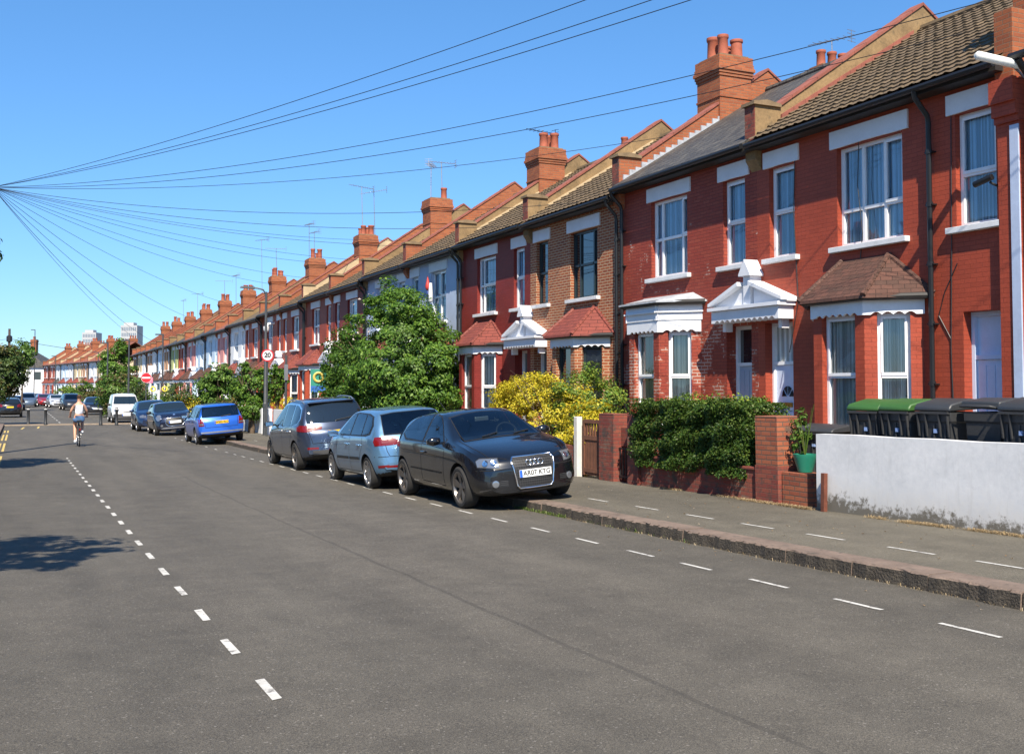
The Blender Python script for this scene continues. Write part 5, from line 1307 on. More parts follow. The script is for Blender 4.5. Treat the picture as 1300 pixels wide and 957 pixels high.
# pavement, kerb stones
PY = [y for y in YS if y <= 64]+[67.0]
strip('pavement', KX+.30, 9.95, .13, M_pave, PY)
strip('pavement', -6.0, -1.02, .13, M_pave, PY)
def kerb(x0, x1, ys0, ys1, face):
    # stones ~0.9 m with small joints, uneven edges
    m = MB(); y = ys0; k = 0
    while y < ys1:
        L = .9 if y < 45 else 3.0; jx = rng.normal(0, .006); jz = rng.normal(0, .004)
        n = 9 if y < 25 else 1
        y1 = min(y+L-.012, ys1); dy = (y1-y)/n
        for q in range(n):
            a, b = y+q*dy, y+(q+1)*dy
            fa, fb = [x0+jx+(0 if face > 0 else 0)]*2
            wa, wb = .012*math.sin(a*9.3)+.008*math.sin(a*23), .012*math.sin(b*9.3)+.008*math.sin(b*23)
            if y > 25: wa = wb = 0
            za, zb = gz(a)+.137+jz, gz(b)+.137+jz
            ch = .016+.006*math.sin(a*31)
            P = [(x0+jx+wa-.015, a, gz(a)-.05), (x0+jx+wb-.015, b, gz(b)-.05), (x0+jx+wb, b, zb-ch), (x0+jx+wa, a, za-ch), (x0+jx+ch+.005, b, zb), (x0+jx+ch+.005, a, za), (x1, b, zb), (x1, a, za)]
            if face < 0: P = [(x0+x1-p[0], p[1], p[2]) for p in P]
            s = m; i = len(m.v); m.v += P
            fs = [(0, 1, 2, 3), (3, 2, 4, 5), (5, 4, 6, 7)]
            if q == 0: fs.append((0, 3, 5, 7))
            if q == n-1: fs.append((1, 6, 4, 2))
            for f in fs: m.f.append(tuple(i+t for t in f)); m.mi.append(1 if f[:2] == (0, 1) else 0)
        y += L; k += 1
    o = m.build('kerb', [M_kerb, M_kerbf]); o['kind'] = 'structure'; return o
kerb(KX, KX+.302, -6, 66.9, 1)
kerb(-1.02, -.72, -6, 66.9, -1)
strip('garden_ground', 9.95, 12.6, .10, M_conc, [-30, -10, -5]+[y*1.0 for y in range(0, 66)]+[70+4*i for i in range(22)])
strip('garden_soil', 10.05, 11.9, .115, M_soil, [12.9, 14, 15, 15.8]); strip('garden_soil', 10.1, 11.6, .115, M_soil, [18.8+i for i in range(0, 22)])
# road markings
def mark(name, quads, mat, dz):
    m = MB()
    for q in quads: m.quad(*[(x, y, gz(y)+dz) for x, y in q])
    o = m.build(name, mat); o['kind'] = 'structure'; return o
q = []; y = 5.75
while y < 33.5:
    L = .48; q.append([(1.255+rng.uniform(-.006, .006), y), (1.312, y+.02), (1.312+rng.uniform(-.006, .006), y+L), (1.255, y+L-.02)]); y += 1.17
mark('centre_line', q, M_line, .004)
q = []
for y in [5.35, 6.42, 7.5, 8.6, 9.6, 10.75, 11.95, 13.2, 14.4, 15.6, 16.8, 18, 19.2, 20.3, 21.5, 22.7, 23.9, 25.1, 26.3, 27.5, 28.7, 30, 31.3, 32.6, 34, 36, 38, 40, 42, 44, 46]:
    q.append([(5.90, y-.26), (5.945, y-.26), (5.95, y+.26), (5.905, y+.26)])
q.append([(5.93, 4.5), (5.97, 4.5), (5.98, 4.8), (5.94, 4.8)]); q.append([(6.6, 5.35), (6.72, 5.35), (6.72, 5.45), (6.6, 5.45)])
mark('parking_bay_line', q, M_line, .004)
q = []
for y in [5.5, 6.68, 7.75, 8.95, 10.1, 11.25, 12.5, 13.85, 15.2, 16.5, 18, 19.5, 21, 22.5, 24, 27, 30, 33, 36, 39, 42, 45]:
    q.append([(7.80, y-.30), (7.845, y-.30), (7.85, y+.30), (7.805, y+.30)])
mark('parking_bay_line', q, M_line, .134)
q = [[(x, y), (x+.07, y), (x+.07, y+3.2), (x, y+3.2)] for x in (-.62, -.48) for y in (22, 25.3, 28.6, 31.9, 38, 41.2, 47, 50.3, 56)]
q += [[(.1, 61), (.2, 61), (.35, 64), (.25, 64)], [(.9, 62), (1, 62), (1.1, 65), (1.0, 65)]]
mark('yellow_line', q, M_yline, .004)
q = []; y = 72
while y < 110: q.append([(2.3, y), (2.4, y), (2.4, y+1.5), (2.3, y+1.5)]); y += 5
mark('centre_line', q, M_line, .004)

# ------------------------------------------------------------------ foliage
def leaves(name, P, N, size, mat, parent=None, kind=None, asp=.5, cup=.25):
    n = len(P); P = np.asarray(P, float); N = np.asarray(N, float)
    N = N+rng.normal(0, .55, N.shape); N /= np.linalg.norm(N, axis=1)[:, None]+1e-9
    t = np.cross(N, rng.normal(0, 1, N.shape)); t /= np.linalg.norm(t, axis=1)[:, None]+1e-9; b = np.cross(N, t)
    s = (size*rng.uniform(.6, 1.35, n))[:, None]
    v = np.empty((n, 4, 3)); v[:, 0] = P-t*s; v[:, 1] = P+b*s*asp+N*s*cup; v[:, 2] = P+t*s-N*s*.2; v[:, 3] = P-b*s*asp+N*s*cup
    me = bpy.data.meshes.new(name); me.vertices.add(4*n); me.vertices.foreach_set('co', v.ravel())
    me.loops.add(4*n); me.loops.foreach_set('vertex_index', np.arange(4*n, dtype=np.int32)); me.polygons.add(n)
    me.polygons.foreach_set('loop_start', np.arange(0, 4*n, 4, dtype=np.int32)); me.update(); me.validate()
    me.materials.append(mat); o = bpy.data.objects.new(name, me); COL.objects.link(o); o.parent = parent
    if kind: o['kind'] = kind
    return o
def blob(n, c, r, clumps=60, cr=.28, shell=.55, low=-.9, seed=None):
    """leaf positions in clumps over an uneven ellipsoid"""
    g = np.random.default_rng(seed if seed is not None else rng.integers(1e9)); c = np.array(c, float); r = np.array(r, float)
    d = g.normal(0, 1, (clumps, 3)); d /= np.linalg.norm(d, axis=1)[:, None]; d = d[d[:, 2] > low]; k = len(d)
    rad = shell+(1-shell)*g.random(k)**.7; lump = 1+.16*np.sin(d[:, 0]*5+g.uniform(0, 6))*np.cos(d[:, 2]*4+g.uniform(0, 6))+g.normal(0, .06, k)
    cc = c+d*r*(rad*lump)[:, None]; w = g.uniform(.5, 1.4, k); idx = g.choice(k, n, p=w/w.sum())
    cs = (cr*np.min(r)*g.uniform(.6, 1.4, k))[idx][:, None]
    e = g.normal(0, 1, (n, 3)); e /= np.linalg.norm(e, axis=1)[:, None]; e *= (g.random(n)**.5)[:, None]
    P = cc[idx]+e*cs*np.array([1.15, 1.15, .8]); N = (P-c)/r+e*.8+np.array([0, 0, .5]); return P, N
def boxleaf(n, x0, x1, y0, y1, z0, z1, thick=.16):
    g = rng; P = np.stack([g.uniform(x0, x1, n), g.uniform(y0, y1, n), g.uniform(z0, z1, n)], 1); N = np.zeros_like(P)
    f = g.integers(0, 10, n)
    t = g.random(n)**1.8*thick
    a = f < 5; P[a, 0] = x0+t[a]; N[a, 0] = -1
    a = (f >= 5) & (f < 8); P[a, 2] = z1-t[a]; N[a, 2] = 1
    a = f == 8; P[a, 1] = y0+t[a]; N[a, 1] = -1
    a = f == 9; P[a, 0] = x1-t[a]; N[a, 0] = 1
    w = .07*np.sin(P[:, 1]*5.1)+.05*np.sin(P[:, 1]*13+P[:, 2]*9)+.04*np.sin(P[:, 2]*17+P[:, 1]*3)
    P[:, 0] -= w*(P[:, 0] < (x0+x1)/2); P[:, 2] += w*.7*(f >= 5); N += g.normal(0, .4, P.shape); N[:, 2] += .35; return P, N
def limbs(name, mat, base_, h, spread, n=7, r0=.09, parent=None, seed=1, fork=.35):
    g = np.random.default_rng(seed); m = MB(); b = Vector(base_); top = b+Vector((g.normal(0, .05), g.normal(0, .05), h*fork))
    m.tube([b-Vector((0, 0, .1)), b.lerp(top, .5)+Vector((.03, 0, 0)), top], [r0*1.25, r0, r0*.8], 8)
    for i in range(n):
        a = 2*math.pi*i/n+g.uniform(-.3, .3); e = top+Vector((math.cos(a)*spread*g.uniform(.5, 1), math.sin(a)*spread*g.uniform(.5, 1), h*(1-fork)*g.uniform(.6, 1)))
        md = top.lerp(e, .5)+Vector((0, 0, h*.08)); m.tube([top-Vector((0, 0, .1)), md, e], [r0*.6, r0*.35, r0*.12], 6)
        for k in range(2):
            f = md.lerp(e, g.uniform(0, .6)); m.tube([f, f+Vector((g.normal(0, .3)*spread, g.normal(0, .3)*spread, h*.2))], [r0*.25, r0*.06], 5)
    return m.build(name, mat, parent, smooth=50)
M_bark = surf('bark', (.10, .07, .045), .95, .3, 6, .8, 30)
L_dark = leafmat('dark_green_leaves', (.04, .10, .012), (.085, .18, .022), (.19, .31, .04))
L_mid = leafmat('mid_green_leaves', (.045, .10, .014), (.085, .17, .025), (.17, .27, .05))
L_hedge = leafmat('privet_hedge_leaves', (.025, .062, .010), (.055, .11, .016), (.14, .19, .035))
L_yel = leafmat('golden_privet_leaves', (.30, .30, .02), (.58, .48, .025), (.78, .62, .06))
L_yg = leafmat('yellow_green_leaves', (.07, .14, .02), (.14, .24, .03), (.32, .34, .05))
L_far = leafmat('far_tree_leaves', (.03, .06, .014), (.06, .11, .025), (.13, .15, .04)); L_brown = leafmat('brownish_leaves', (.05, .07, .015), (.10, .10, .03), (.20, .13, .04))
L_dry = leafmat('dry_grass_blades', (.26, .18, .09), (.42, .31, .17), (.56, .45, .28)); L_grass = leafmat('green_grass_blades', (.07, .13, .02), (.13, .20, .03), (.25, .27, .07))

def plant(name, loc, label, cat, parts, group=None):
    r = tag(empty(name, loc), label, cat, group)
    for kind, P, N, s, m, *k in parts: o = leaves(kind, P, N, s, m, r, kind=None)
    return r
# large green bush
r = tag(empty('garden_bush', (10.9, 33.4, gz(33)+.1)), 'big dense green bush as tall as the bay roofs behind the slate blue people carrier', 'bush')
P1, N1 = blob(66000, (0, -.5, 2.3), (1.6, 4.25, 2.55), 330, .17, .74, -1); P2, N2 = blob(24000, (-.15, -.4, 1.1), (1.6, 4.0, 1.4), 160, .22, .7, -1)
leaves('foliage', np.vstack([P1, P2]), np.vstack([N1, N2]), .054, L_dark, r)
P1, N1 = blob(14000, (0, -.3, 2.6), (1.65, 3.7, 2.3), 90, .22, .85, -1); leaves('young_foliage', P1, N1, .052, L_mid, r)
P1, N1 = blob(110, (0, 0, 3.0), (1.6, 2.7, 1.9), 60, .2, .95, -1); leaves('dead_flower', P1, N1, .05, leafmat('faded_flowers', (.5, .42, .35), (.6, .5, .45)), r)
limbs('trunk', M_bark, (0, 0, 0), 4.2, 1.6, 11, .10, r, 3, .15)
# dark inner mass keeps daylight from passing straight through
# golden privet
r = tag(empty('golden_shrub', (10.75, 20.9, gz(21)+.1)), 'golden yellow shrub with a green top behind the black hatchback', 'shrub')
P1, N1 = blob(27000, (-.1, .9, 1.0), (.85, 2.4, 1.12), 260, .19, .6, -1); P3, N3 = blob(6000, (-.1, -2.2, .75), (.6, 1.1, .8), 90, .22, .6, -1)
P4, N4 = blob(4500, (-.1, 1.0, 1.65), (.6, 1.1, .5), 40, .3, .6, -1)
leaves('golden_foliage', np.vstack([P1, P3, P4]), np.vstack([N1, N3, N4]), .030, L_yel, r)
P1, N1 = blob(11000, (.25, -.9, 1.45), (.65, 1.2, .85), 60, .3, .6, -1); P2, N2 = blob(1200, (.1, .3, 1.1), (.8, 2.0, 1.0), 60, .3, .6, -1)
leaves('green_foliage', np.vstack([P1, P2]), np.vstack([N1, N2]), .030, L_yg, r); limbs('stem', M_bark, (0, 0, 0), 2.1, 1.1, 12, .03, r, 5, .1)
# hedge over the low wall
r = tag(empty('privet_hedge', (10.3, 14.4, gz(14)+.13)), 'clipped dark green hedge above the low red brick wall', 'hedge')
P1, N1 = boxleaf(44000, -.58, .38, -1.46, 1.58, .32, 1.40, .26); leaves('foliage', P1, N1, .025, L_hedge, r)
P1, N1 = blob(1500, (0, 0, 1.42), (.4, 1.45, .14), 60, .8, .5, -1); leaves('shoots', P1, N1, .024, L_yg, r)
g = np.random.default_rng(4); m = MB()
for i in range(46):
    y = g.uniform(-1.5, 1.5); x = g.uniform(-.35, .25); m.tube([(x*.5, y, 0), (x*.8, y+g.normal(0, .08), .4), (x, y+g.normal(0, .12), g.uniform(.8, 1.25))], [.014, .009, .004], 5)
m.build('stem', M_bark, r)
m = MB(); m.box(-.05, .35, -1.45, 1.4, .45, 1.15); m.build('inner_core', surf('dark_inner_core', (.012, .018, .008), 1, .4, 20, .5, 60), r)  # solid near-black box filling the hedge core
# potted plant & others
r = tag(empty('potted_plant', (10.02, 11.85, gz(12)+.13+.46)), 'leafy plant in a green plastic pot on the step of the orange brick pier', 'plant')
m = MB(); m.lathe([(.10, 0), (.15, .18), (.165, .22), (.17, .25), (.145, .25), (.13, .2), (.001, .2)], 24); m.build('pot', plain('green_plastic_pot', (.02, .20, .13), .4), r, smooth=40)
m = MB()
for i in range(9): a = i*.7; m.tube([(0, 0, .2), (.05*math.cos(a), .05*math.sin(a), .5), (.13*math.cos(a), .13*math.sin(a), .55+.05*i)], [.006, .005, .002], 5)
m.build('stem', L_grass, r); P1, N1 = blob(420, (0, .08, .55), (.13, .14, .36), 30, .4, .3, -1); leaves('foliage', P1, N1, .028, L_mid, r)

def tree(name, X, Y, h, r3, zc, n, mat, label, cat='tree', seed=1, size=.09, group=None, trunk=.09, clumps=90, mat2=None, sh=.55):
    z = gz(Y)+.12; r = tag(empty(name, (X, Y, z)), label, cat, group)
    P, N = blob(n, (0, 0, zc), r3, clumps, .27, sh, -1, seed); leaves('crown', P, N, size, mat, r)
    if mat2: P, N = blob(n//4, (0, 0, zc*1.03), r3, clumps//2, .27, .8, -1, seed+9); leaves('crown_outer_leaves', P, N, size, mat2, r)  # second leaf colour scattered over the outer crown
    limbs('trunk', M_bark, (0, 0, 0), h*.9, min(r3[0], r3[1])*.8, 7, trunk, r, seed, .4); return r
def tpix(name, xp, ytop, depth, rad, hh, n, mat, label, **k):
    """tree whose crown is centred on photo column xp with its top at row ytop, at the given depth"""
    X, Y = at(xp, depth); top = 1.55+(490-ytop)/1350*depth; z0 = gz(Y)+.12
    return tree(name, X, Y, top-z0, (rad, rad, hh), top-z0-hh, n, mat, label, **k)
tree('street_tree', -2.05, 8.1, 6.6, (1.2, 1.35, .9), 5.5, 3000, L_mid, 'small street tree on the left pavement just outside the photo that shades the near road', seed=21)
tree('street_tree', -1.65, 27.4, 6.0, (.95, 1.7, 1.2), 4.7, 5000, L_mid, 'street tree on the left pavement outside the photo that shades the road behind it', seed=22)
tpix('street_tree', -8, 439, 62, 1.5, 1.6, 8000, L_far, 'leafy street tree at the left edge of the photo over the black saloon', seed=23, mat2=L_brown, size=.10)
tpix('garden_tree', 27, 432, 100, 1.3, 1.4, 2200, L_mid, 'rounder green tree behind the street tree at the left edge', seed=24, size=.14)
tpix('conifer_tree', 146, 431, 92, 1.35, 3.4, 11000, L_dark, 'tall dark narrow tree at the corner where the two terraces part', seed=25, size=.12)
tpix('corner_shrub', 156, 474, 80, 1.9, 1.7, 6000, L_mid, 'large green shrub at the side road corner beside the no entry sign', seed=26, cat='shrub', size=.10, mat2=L_brown)
tpix('corner_shrub', 172, 486, 76, 1.0, 1.2, 2500, L_far, 'smaller shrub right behind the white van', seed=27, cat='shrub', size=.09)
tpix('garden_tree', 279, 466, 50, 1.0, 1.15, 6500, L_mid, 'round topped garden tree above the bright blue estate car', seed=28, size=.07, mat2=L_dark)
tpix('garden_tree', 318, 462, 47, .75, 1.05, 4500, L_dark, 'darker small garden tree between the round garden tree and the street lamp', seed=29, size=.065)
tpix('garden_tree', 350, 465, 49, .55, .8, 2200, L_dark, 'small dark shrub behind the speed limit sign', seed=30, size=.065)
tpix('garden_shrub', 291, 503, 47, .75, .75, 3000, L_brown, 'brownish green shrub above the white panelled wall', seed=31, cat='shrub', size=.06)
tpix('garden_shrub', 320, 505, 46, .5, .5, 2400, L_dark, 'dark low shrub hanging over the white garden wall', seed=32, cat='shrub', size=.05)
tpix('garden_shrub', 266, 507, 52, .7, .5, 2400, L_yg, 'yellow green shrub behind the roof of the bright blue estate', seed=33, cat='shrub', size=.06)
for xp, yt, rd, sd, mt, lb in ((216, 503, .7, 34, L_yg, 'yellow green hedge plant behind the small navy hatchback'), (233, 502, .9, 35, L_yel, 'golden hedge plant behind the small navy hatchback'), (250, 505, .7, 36, L_yel, 'second golden hedge plant beside the bright blue estate'), (205, 498, .8, 37, L_mid, 'green shrub below the yellow sunflowers'), (226, 486, .9, 38, L_far, 'rose bush beside the pale house wall')):
    tpix('hedge_plant', xp, yt, 60, rd, .75, 2200, mt, lb, seed=sd, cat='shrub', size=.06)
tpix('garden_tree', 108, 485, 118, 1.8, 1.5, 2600, L_mid, 'green round tree behind the cyclist', seed=40, size=.14)
tpix('garden_shrub', 88, 489, 125, 1.6, 1.3, 2200, L_yg, 'pale green shrub left of the cyclist', seed=41, cat='shrub', size=.14)
tpix('garden_shrub', 122, 496, 112, 1.3, .8, 1800, L_brown, 'brownish shrub in front of the second terrace right of the cyclist', seed=42, cat='shrub', size=.12)
tpix('hedge_plant', 368, 506, 52, .9, .45, 2200, L_yel, 'golden low hedge behind the white wall near the street lamp', seed=43, cat='shrub', size=.05)
# climbers on bay side behind golden shrub
# dry weeds along the walls and grass in the kerb
def tufts(name, segs, n, h, mat, label=None, dz=.13, spread=.10, vz=.7):
    m = MB(); g = rng; P = []
    for (x0, y0, x1, y1, k) in segs:
        for i in range(int(n*k)):
            t = g.random(); P.append((x0+(x1-x0)*t+g.normal(0, spread*.5), y0+(y1-y0)*t+g.normal(0, spread)))
    V = []; 
    for x, y in P:
        hh = h*g.uniform(.3, 1.3); a = g.uniform(0, 6.28); z = gz(y)+dz; lx, ly = math.cos(a)*hh*g.uniform(.3, 1.3), math.sin(a)*hh*g.uniform(.3, 1.3); w = .0022; px, py_ = -math.sin(a)*w, math.cos(a)*w
        m.add([(x-px, y-py_, z), (x+px, y+py_, z), (x+lx*.5+px, y+ly*.5+py_, z+hh*vz), (x+lx*.5-px, y+ly*.5-py_, z+hh*vz), (x+lx, y+ly, z+hh*vz*.9)], [(0, 1, 2, 3), (3, 2, 4)])
    o = m.build(name, mat, uv=False); o['kind'] = 'stuff'; tag(o, label, 'grass'); return o
tufts('dry_weeds', [(9.62, 8.0, 9.62, 8.7, .35), (9.6, 8.9, 9.56, 9.6, .5), (9.6, 9.9, 9.6, 10.2, .12), (9.62, 11.3, 9.66, 11.9, .7), (9.66, 11.9, 9.70, 12.9, .55), (9.75, 12.9, 9.78, 13.6, .15), (9.8, 14.6, 9.8, 15.2, .12), (9.6, 6.8, 9.6, 8.0, .5)], 1300, .085, L_dry, 'dry straw coloured weeds at the foot of the garden walls', .13, .055, .32)
tufts('kerb_grass', [(6.83, 13.0, 6.83, 14.6, 1.0), (6.83, 10, 6.83, 12.5, .15), (7.16, 13.3, 7.16, 14.6, .25)], 420, .055, L_grass, 'green grass growing at the foot of the kerb beside the black hatchback', .0, .03)
tufts('kerb_weeds', [(6.82, 5, 6.82, 13, 1.0)], 320, .03, L_dry, 'scattered dry weeds in the gutter', .0, .03)
# litter and leaves scattered
g = rng; P = np.stack([g.uniform(6.2, 9.6, 170), g.uniform(4.5, 16, 170)], 1); P = np.c_[P, [gz(y)+(.142 if x > 6.86 else .006) for x, y in P]]
keep = (P[:, 0] > 7.2) | (P[:, 0] < 6.78); P = P[keep]
o = leaves('fallen_leaves', P, np.tile([0, 0, 3.], (len(P), 1)), .016, leafmat('dry_fallen_leaves', (.22, .13, .06), (.4, .28, .14), (.5, .45, .38))); tag(o, 'dry leaf scraps lying on the pavement and gutter', 'leaves', kind='stuff')
# ------------------------------------------------------------------ walls, gates, bins
def gw(y): return gz(y)+.13
# white rendered garden wall
r = tag(empty('garden_wall', (9.70, 9.0, gw(9))), 'white rendered garden wall in front of the wheelie bins', 'wall')
m = MB(); y0, y1 = -2.0, 2.25
n = 30
ys_ = [y0-5.5+(y1-y0+5.5)*i/n for i in range(n+1)]
def ztop(y): return .985-.012*y*.5+.004*math.sin(y*5)
for a, b in zip(ys_[:-1], ys_[1:]):
    za, zb = ztop(a), ztop(b); m.quad((0, a, -.15), (0, a, za), (0, b, zb), (0, b, -.15)); m.quad((0, a, za), (.16, a, za), (.16, b, zb), (0, b, zb)); m.quad((.16, b, -.15), (.16, b, zb), (.16, a, za), (.16, a, -.15))
m.quad((0, y1, -.15), (0, y1, ztop(y1)), (.16, y1, ztop(y1)), (.16, y1, -.15))
t = new('stained_white_wall'); bb = t.b; pos = t.n('NewGeometry').outputs['Position']; sx = t.n('SeparateXYZ'); tc = t.n('TexCoord'); t.l(tc.outputs['Object'], sx.inputs[0])
n1 = t.noise(pos, 2.2, 6, .65); mpv = t.n('Mapping'); mpv.inputs['Scale'].default_value = (1, 9, 1.2); t.l(pos, mpv.inputs[0]); n2 = t.noise(mpv.outputs[0], 1.6, 5, .7); n3 = t.noise(pos, 14, 4, .7)
c0 = t.ramp(t.math('ADD', t.math('MULTIPLY', n1, .6), t.math('MULTIPLY', n3, .4)), .35, .65, (.60, .61, .62), (.76, .76, .76))
c0 = t.mix(t.math('MULTIPLY', t.ramp(n2, .55, .75), .30), c0, (.40, .39, .37))
hgt = t.math('ADD', sx.outputs[2], t.math('MULTIPLY', t.math('SUBTRACT', n1, .5), -.36)); hgt = t.math('ADD', hgt, t.math('MULTIPLY', t.math('SUBTRACT', n3, .5), -.50))
c0 = t.mix(t.math('MULTIPLY', t.ramp(hgt, .16, .42, (1, 1, 1), (0, 0, 0)), .28), c0, (.42, .38, .31))
c0 = t.mix(t.math('MULTIPLY', t.ramp(hgt, .05, .15, (1, 1, 1), (0, 0, 0)), .9), c0, (.10, .085, .058))
t.l(c0, bb.inputs['Base Color']); bb.inputs['Roughness'].default_value = .9
t.l(t.bump(t.noise(pos, 22, 5), .25, .004, t.bump(n1, .2, .02)), bb.inputs['Normal'])
m.build('wall_face', t.m, r)
r = tag(empty('marker_post', (9.62, 11.02, gw(11))), 'short rusty brown iron post standing against the white garden wall', 'post')
m = MB(); m.box(-.03, .03, -.035, .035, -.05, .50); m.build('post', surf('rusty_iron', (.13, .04, .022), .9, .4, 9, .4, 60), r, bevel=.006, rot=(0, R(1.5), 0))
m = MB(); m.box(-.032, .0, -.037, -.030, -.0, .44); 
# low brick wall under the hedge with its piers
r = tag(empty('garden_wall', (9.85, 14.4, gw(14.4))), 'low weathered red brick wall under the hedge, between two piers', 'wall')
m = MB(); m.box(0, .22, -1.72, 1.52, -.2, .46); m.build('brickwork', M_garden, r); m = MB(); m.box(-.02, .24, -1.72, 1.52, .463, .51); m.build('coping', M_garden, r, bevel=.008)
def pier(y0, y1, h, mat, label, x0=9.80, x1=10.14, capm=None, base=None):
    r = tag(empty('brick_pier', (x0, (y0+y1)/2, gw((y0+y1)/2))), label, 'pier'); hw = (y1-y0)/2
    m = MB(); m.box(0, x1-x0, -hw, hw, (base or -.2), h); m.build('brickwork', mat, r, bevel=.006)
    if base: m = MB(); m.box(-.01, x1-x0+.01, -hw-.01, hw+.01, -.2, base-.002); m.build('painted_base', M_garden, r, bevel=.006)
    m = MB(); m.box(.0, x1-x0, -hw, hw, h+.001, h+.035); m.build('cap', capm or mat, r, bevel=.012); return r
P1_ = pier(12.16, 12.66, 1.20, M_pier, 'leaning orange brick gate pier right of the hedge, beside the green plant pot', x0=9.80, x1=10.18, base=.52); P1_.rotation_euler = (R(-.6), R(-.5), 0)
r = tag(empty('brick_step', (9.84, 11.86, gw(12))), 'low stump of orange brick wall carrying the green plant pot', 'wall'); m = MB(); m.box(0, .34, -.27, .27, -.2, .45); m.build('brickwork', M_pier, r, bevel=.006)
pier(15.95, 16.30, 1.22, M_garden, 'red brick pier at the left end of the hedge')
pier(16.88, 17.42, 1.20, M_garden, 'red brick pier beside the brown wooden gate', x0=9.86, x1=10.2)
r = tag(empty('iron_gate', (9.98, 16.6, gw(16.6))), 'narrow black barred iron gate between the two red brick piers', 'gate')
m = MB()
for i in range(6): m.box(-.01, .01, -.27+i*.10, -.25+i*.10, .06, .62)
m.box(-.012, .012, -.28, .28, .08, .11); m.box(-.012, .012, -.28, .28, .58, .61); m.build('bars', M_iron, r)
m = MB(); m.box(.10, .2, -.28, .28, -.1, .05); m.build('threshold', M_garden, r)
r = tag(empty('infill_wall', (10.02, 16.6, gw(16.6))), 'red brick panel between the piers above the iron gate', 'wall'); m = MB(); m.box(.0, .16, -.288, .288, .64, .98); m.build('brickwork', M_garden, r)
r = tag(empty('garden_gate', (10.0, 17.9, gw(18))), 'brown wooden garden gate with open top slats', 'gate')
m = MB()
for i in range(6): m.box(-.02, .0, -.34+i*.115, -.24+i*.115, .05, .72)
m.build('board', M_wood, r)
m = MB(); m.box(-.035, .01, -.35, -.28, .04, 1.10); m.box(-.035, .01, .28, .35, .04, 1.10); m.box(-.034, .012, -.28, .28, .72, .80); m.box(-.034, .012, -.28, .28, 1.04, 1.11); m.box(-.034, .012, -.28, .28, .10, .18); m.build('gate_frame', M_wood, r)
m = MB()
for i in range(5): m.box(-.02, .0, -.24+i*.105, -.19+i*.105, .80, 1.04)
m.build('slat', M_wood, r)
m = MB(); m.box(-.04, .0, -.44, -.385, -.05, 1.12); m.build('gate_post', M_iron, r)
r = tag(empty('gate_post', (9.96, 18.42, gw(18.4))), 'white painted wooden gate post beside the golden shrub', 'post'); m = MB(); m.box(-.06, .06, -.07, .07, -.1, 1.16); m.build('post', surf('chipped_white_paint', (.62, .60, .55), .8, .12, 9, .3, 50, dirt=((.25, .2, .15), .62)), r, bevel=.012)
r = tag(empty('garden_wall', (9.96, 21.6, gw(21.6))), 'red brick garden wall behind the black hatchback under the golden shrub', 'wall'); m = MB(); m.box(0, .2, -3.05, 3.3, -.2, .62); m.build('brickwork', M_garden, r)
r = tag(empty('garden_wall', (9.9, 31, gw(31))), 'low brick garden wall in front of the big green bush behind the parked cars', 'wall'); m = MB(); m.box(0, .2, -5.6, 6.5, -.2, .55); m.build('brickwork', M_garden, r)
# divider wall and entrance paths
r = tag(empty('porch_wall', (11.2, 15.1, gw(15))), 'low white stone step and ledge at the blue front door', 'step'); m = MB(); m.box(0, 1.2, -.05, .75, 0, .17); m.box(-.35, .0, -.05, .75, -.05, .08); m.box(.2, 1.2, -.42, -.28, 0, .62); m.box(.16, 1.22, -.46, -.24, .622, .68); m.build('step', M_sill, r, bevel=.01)
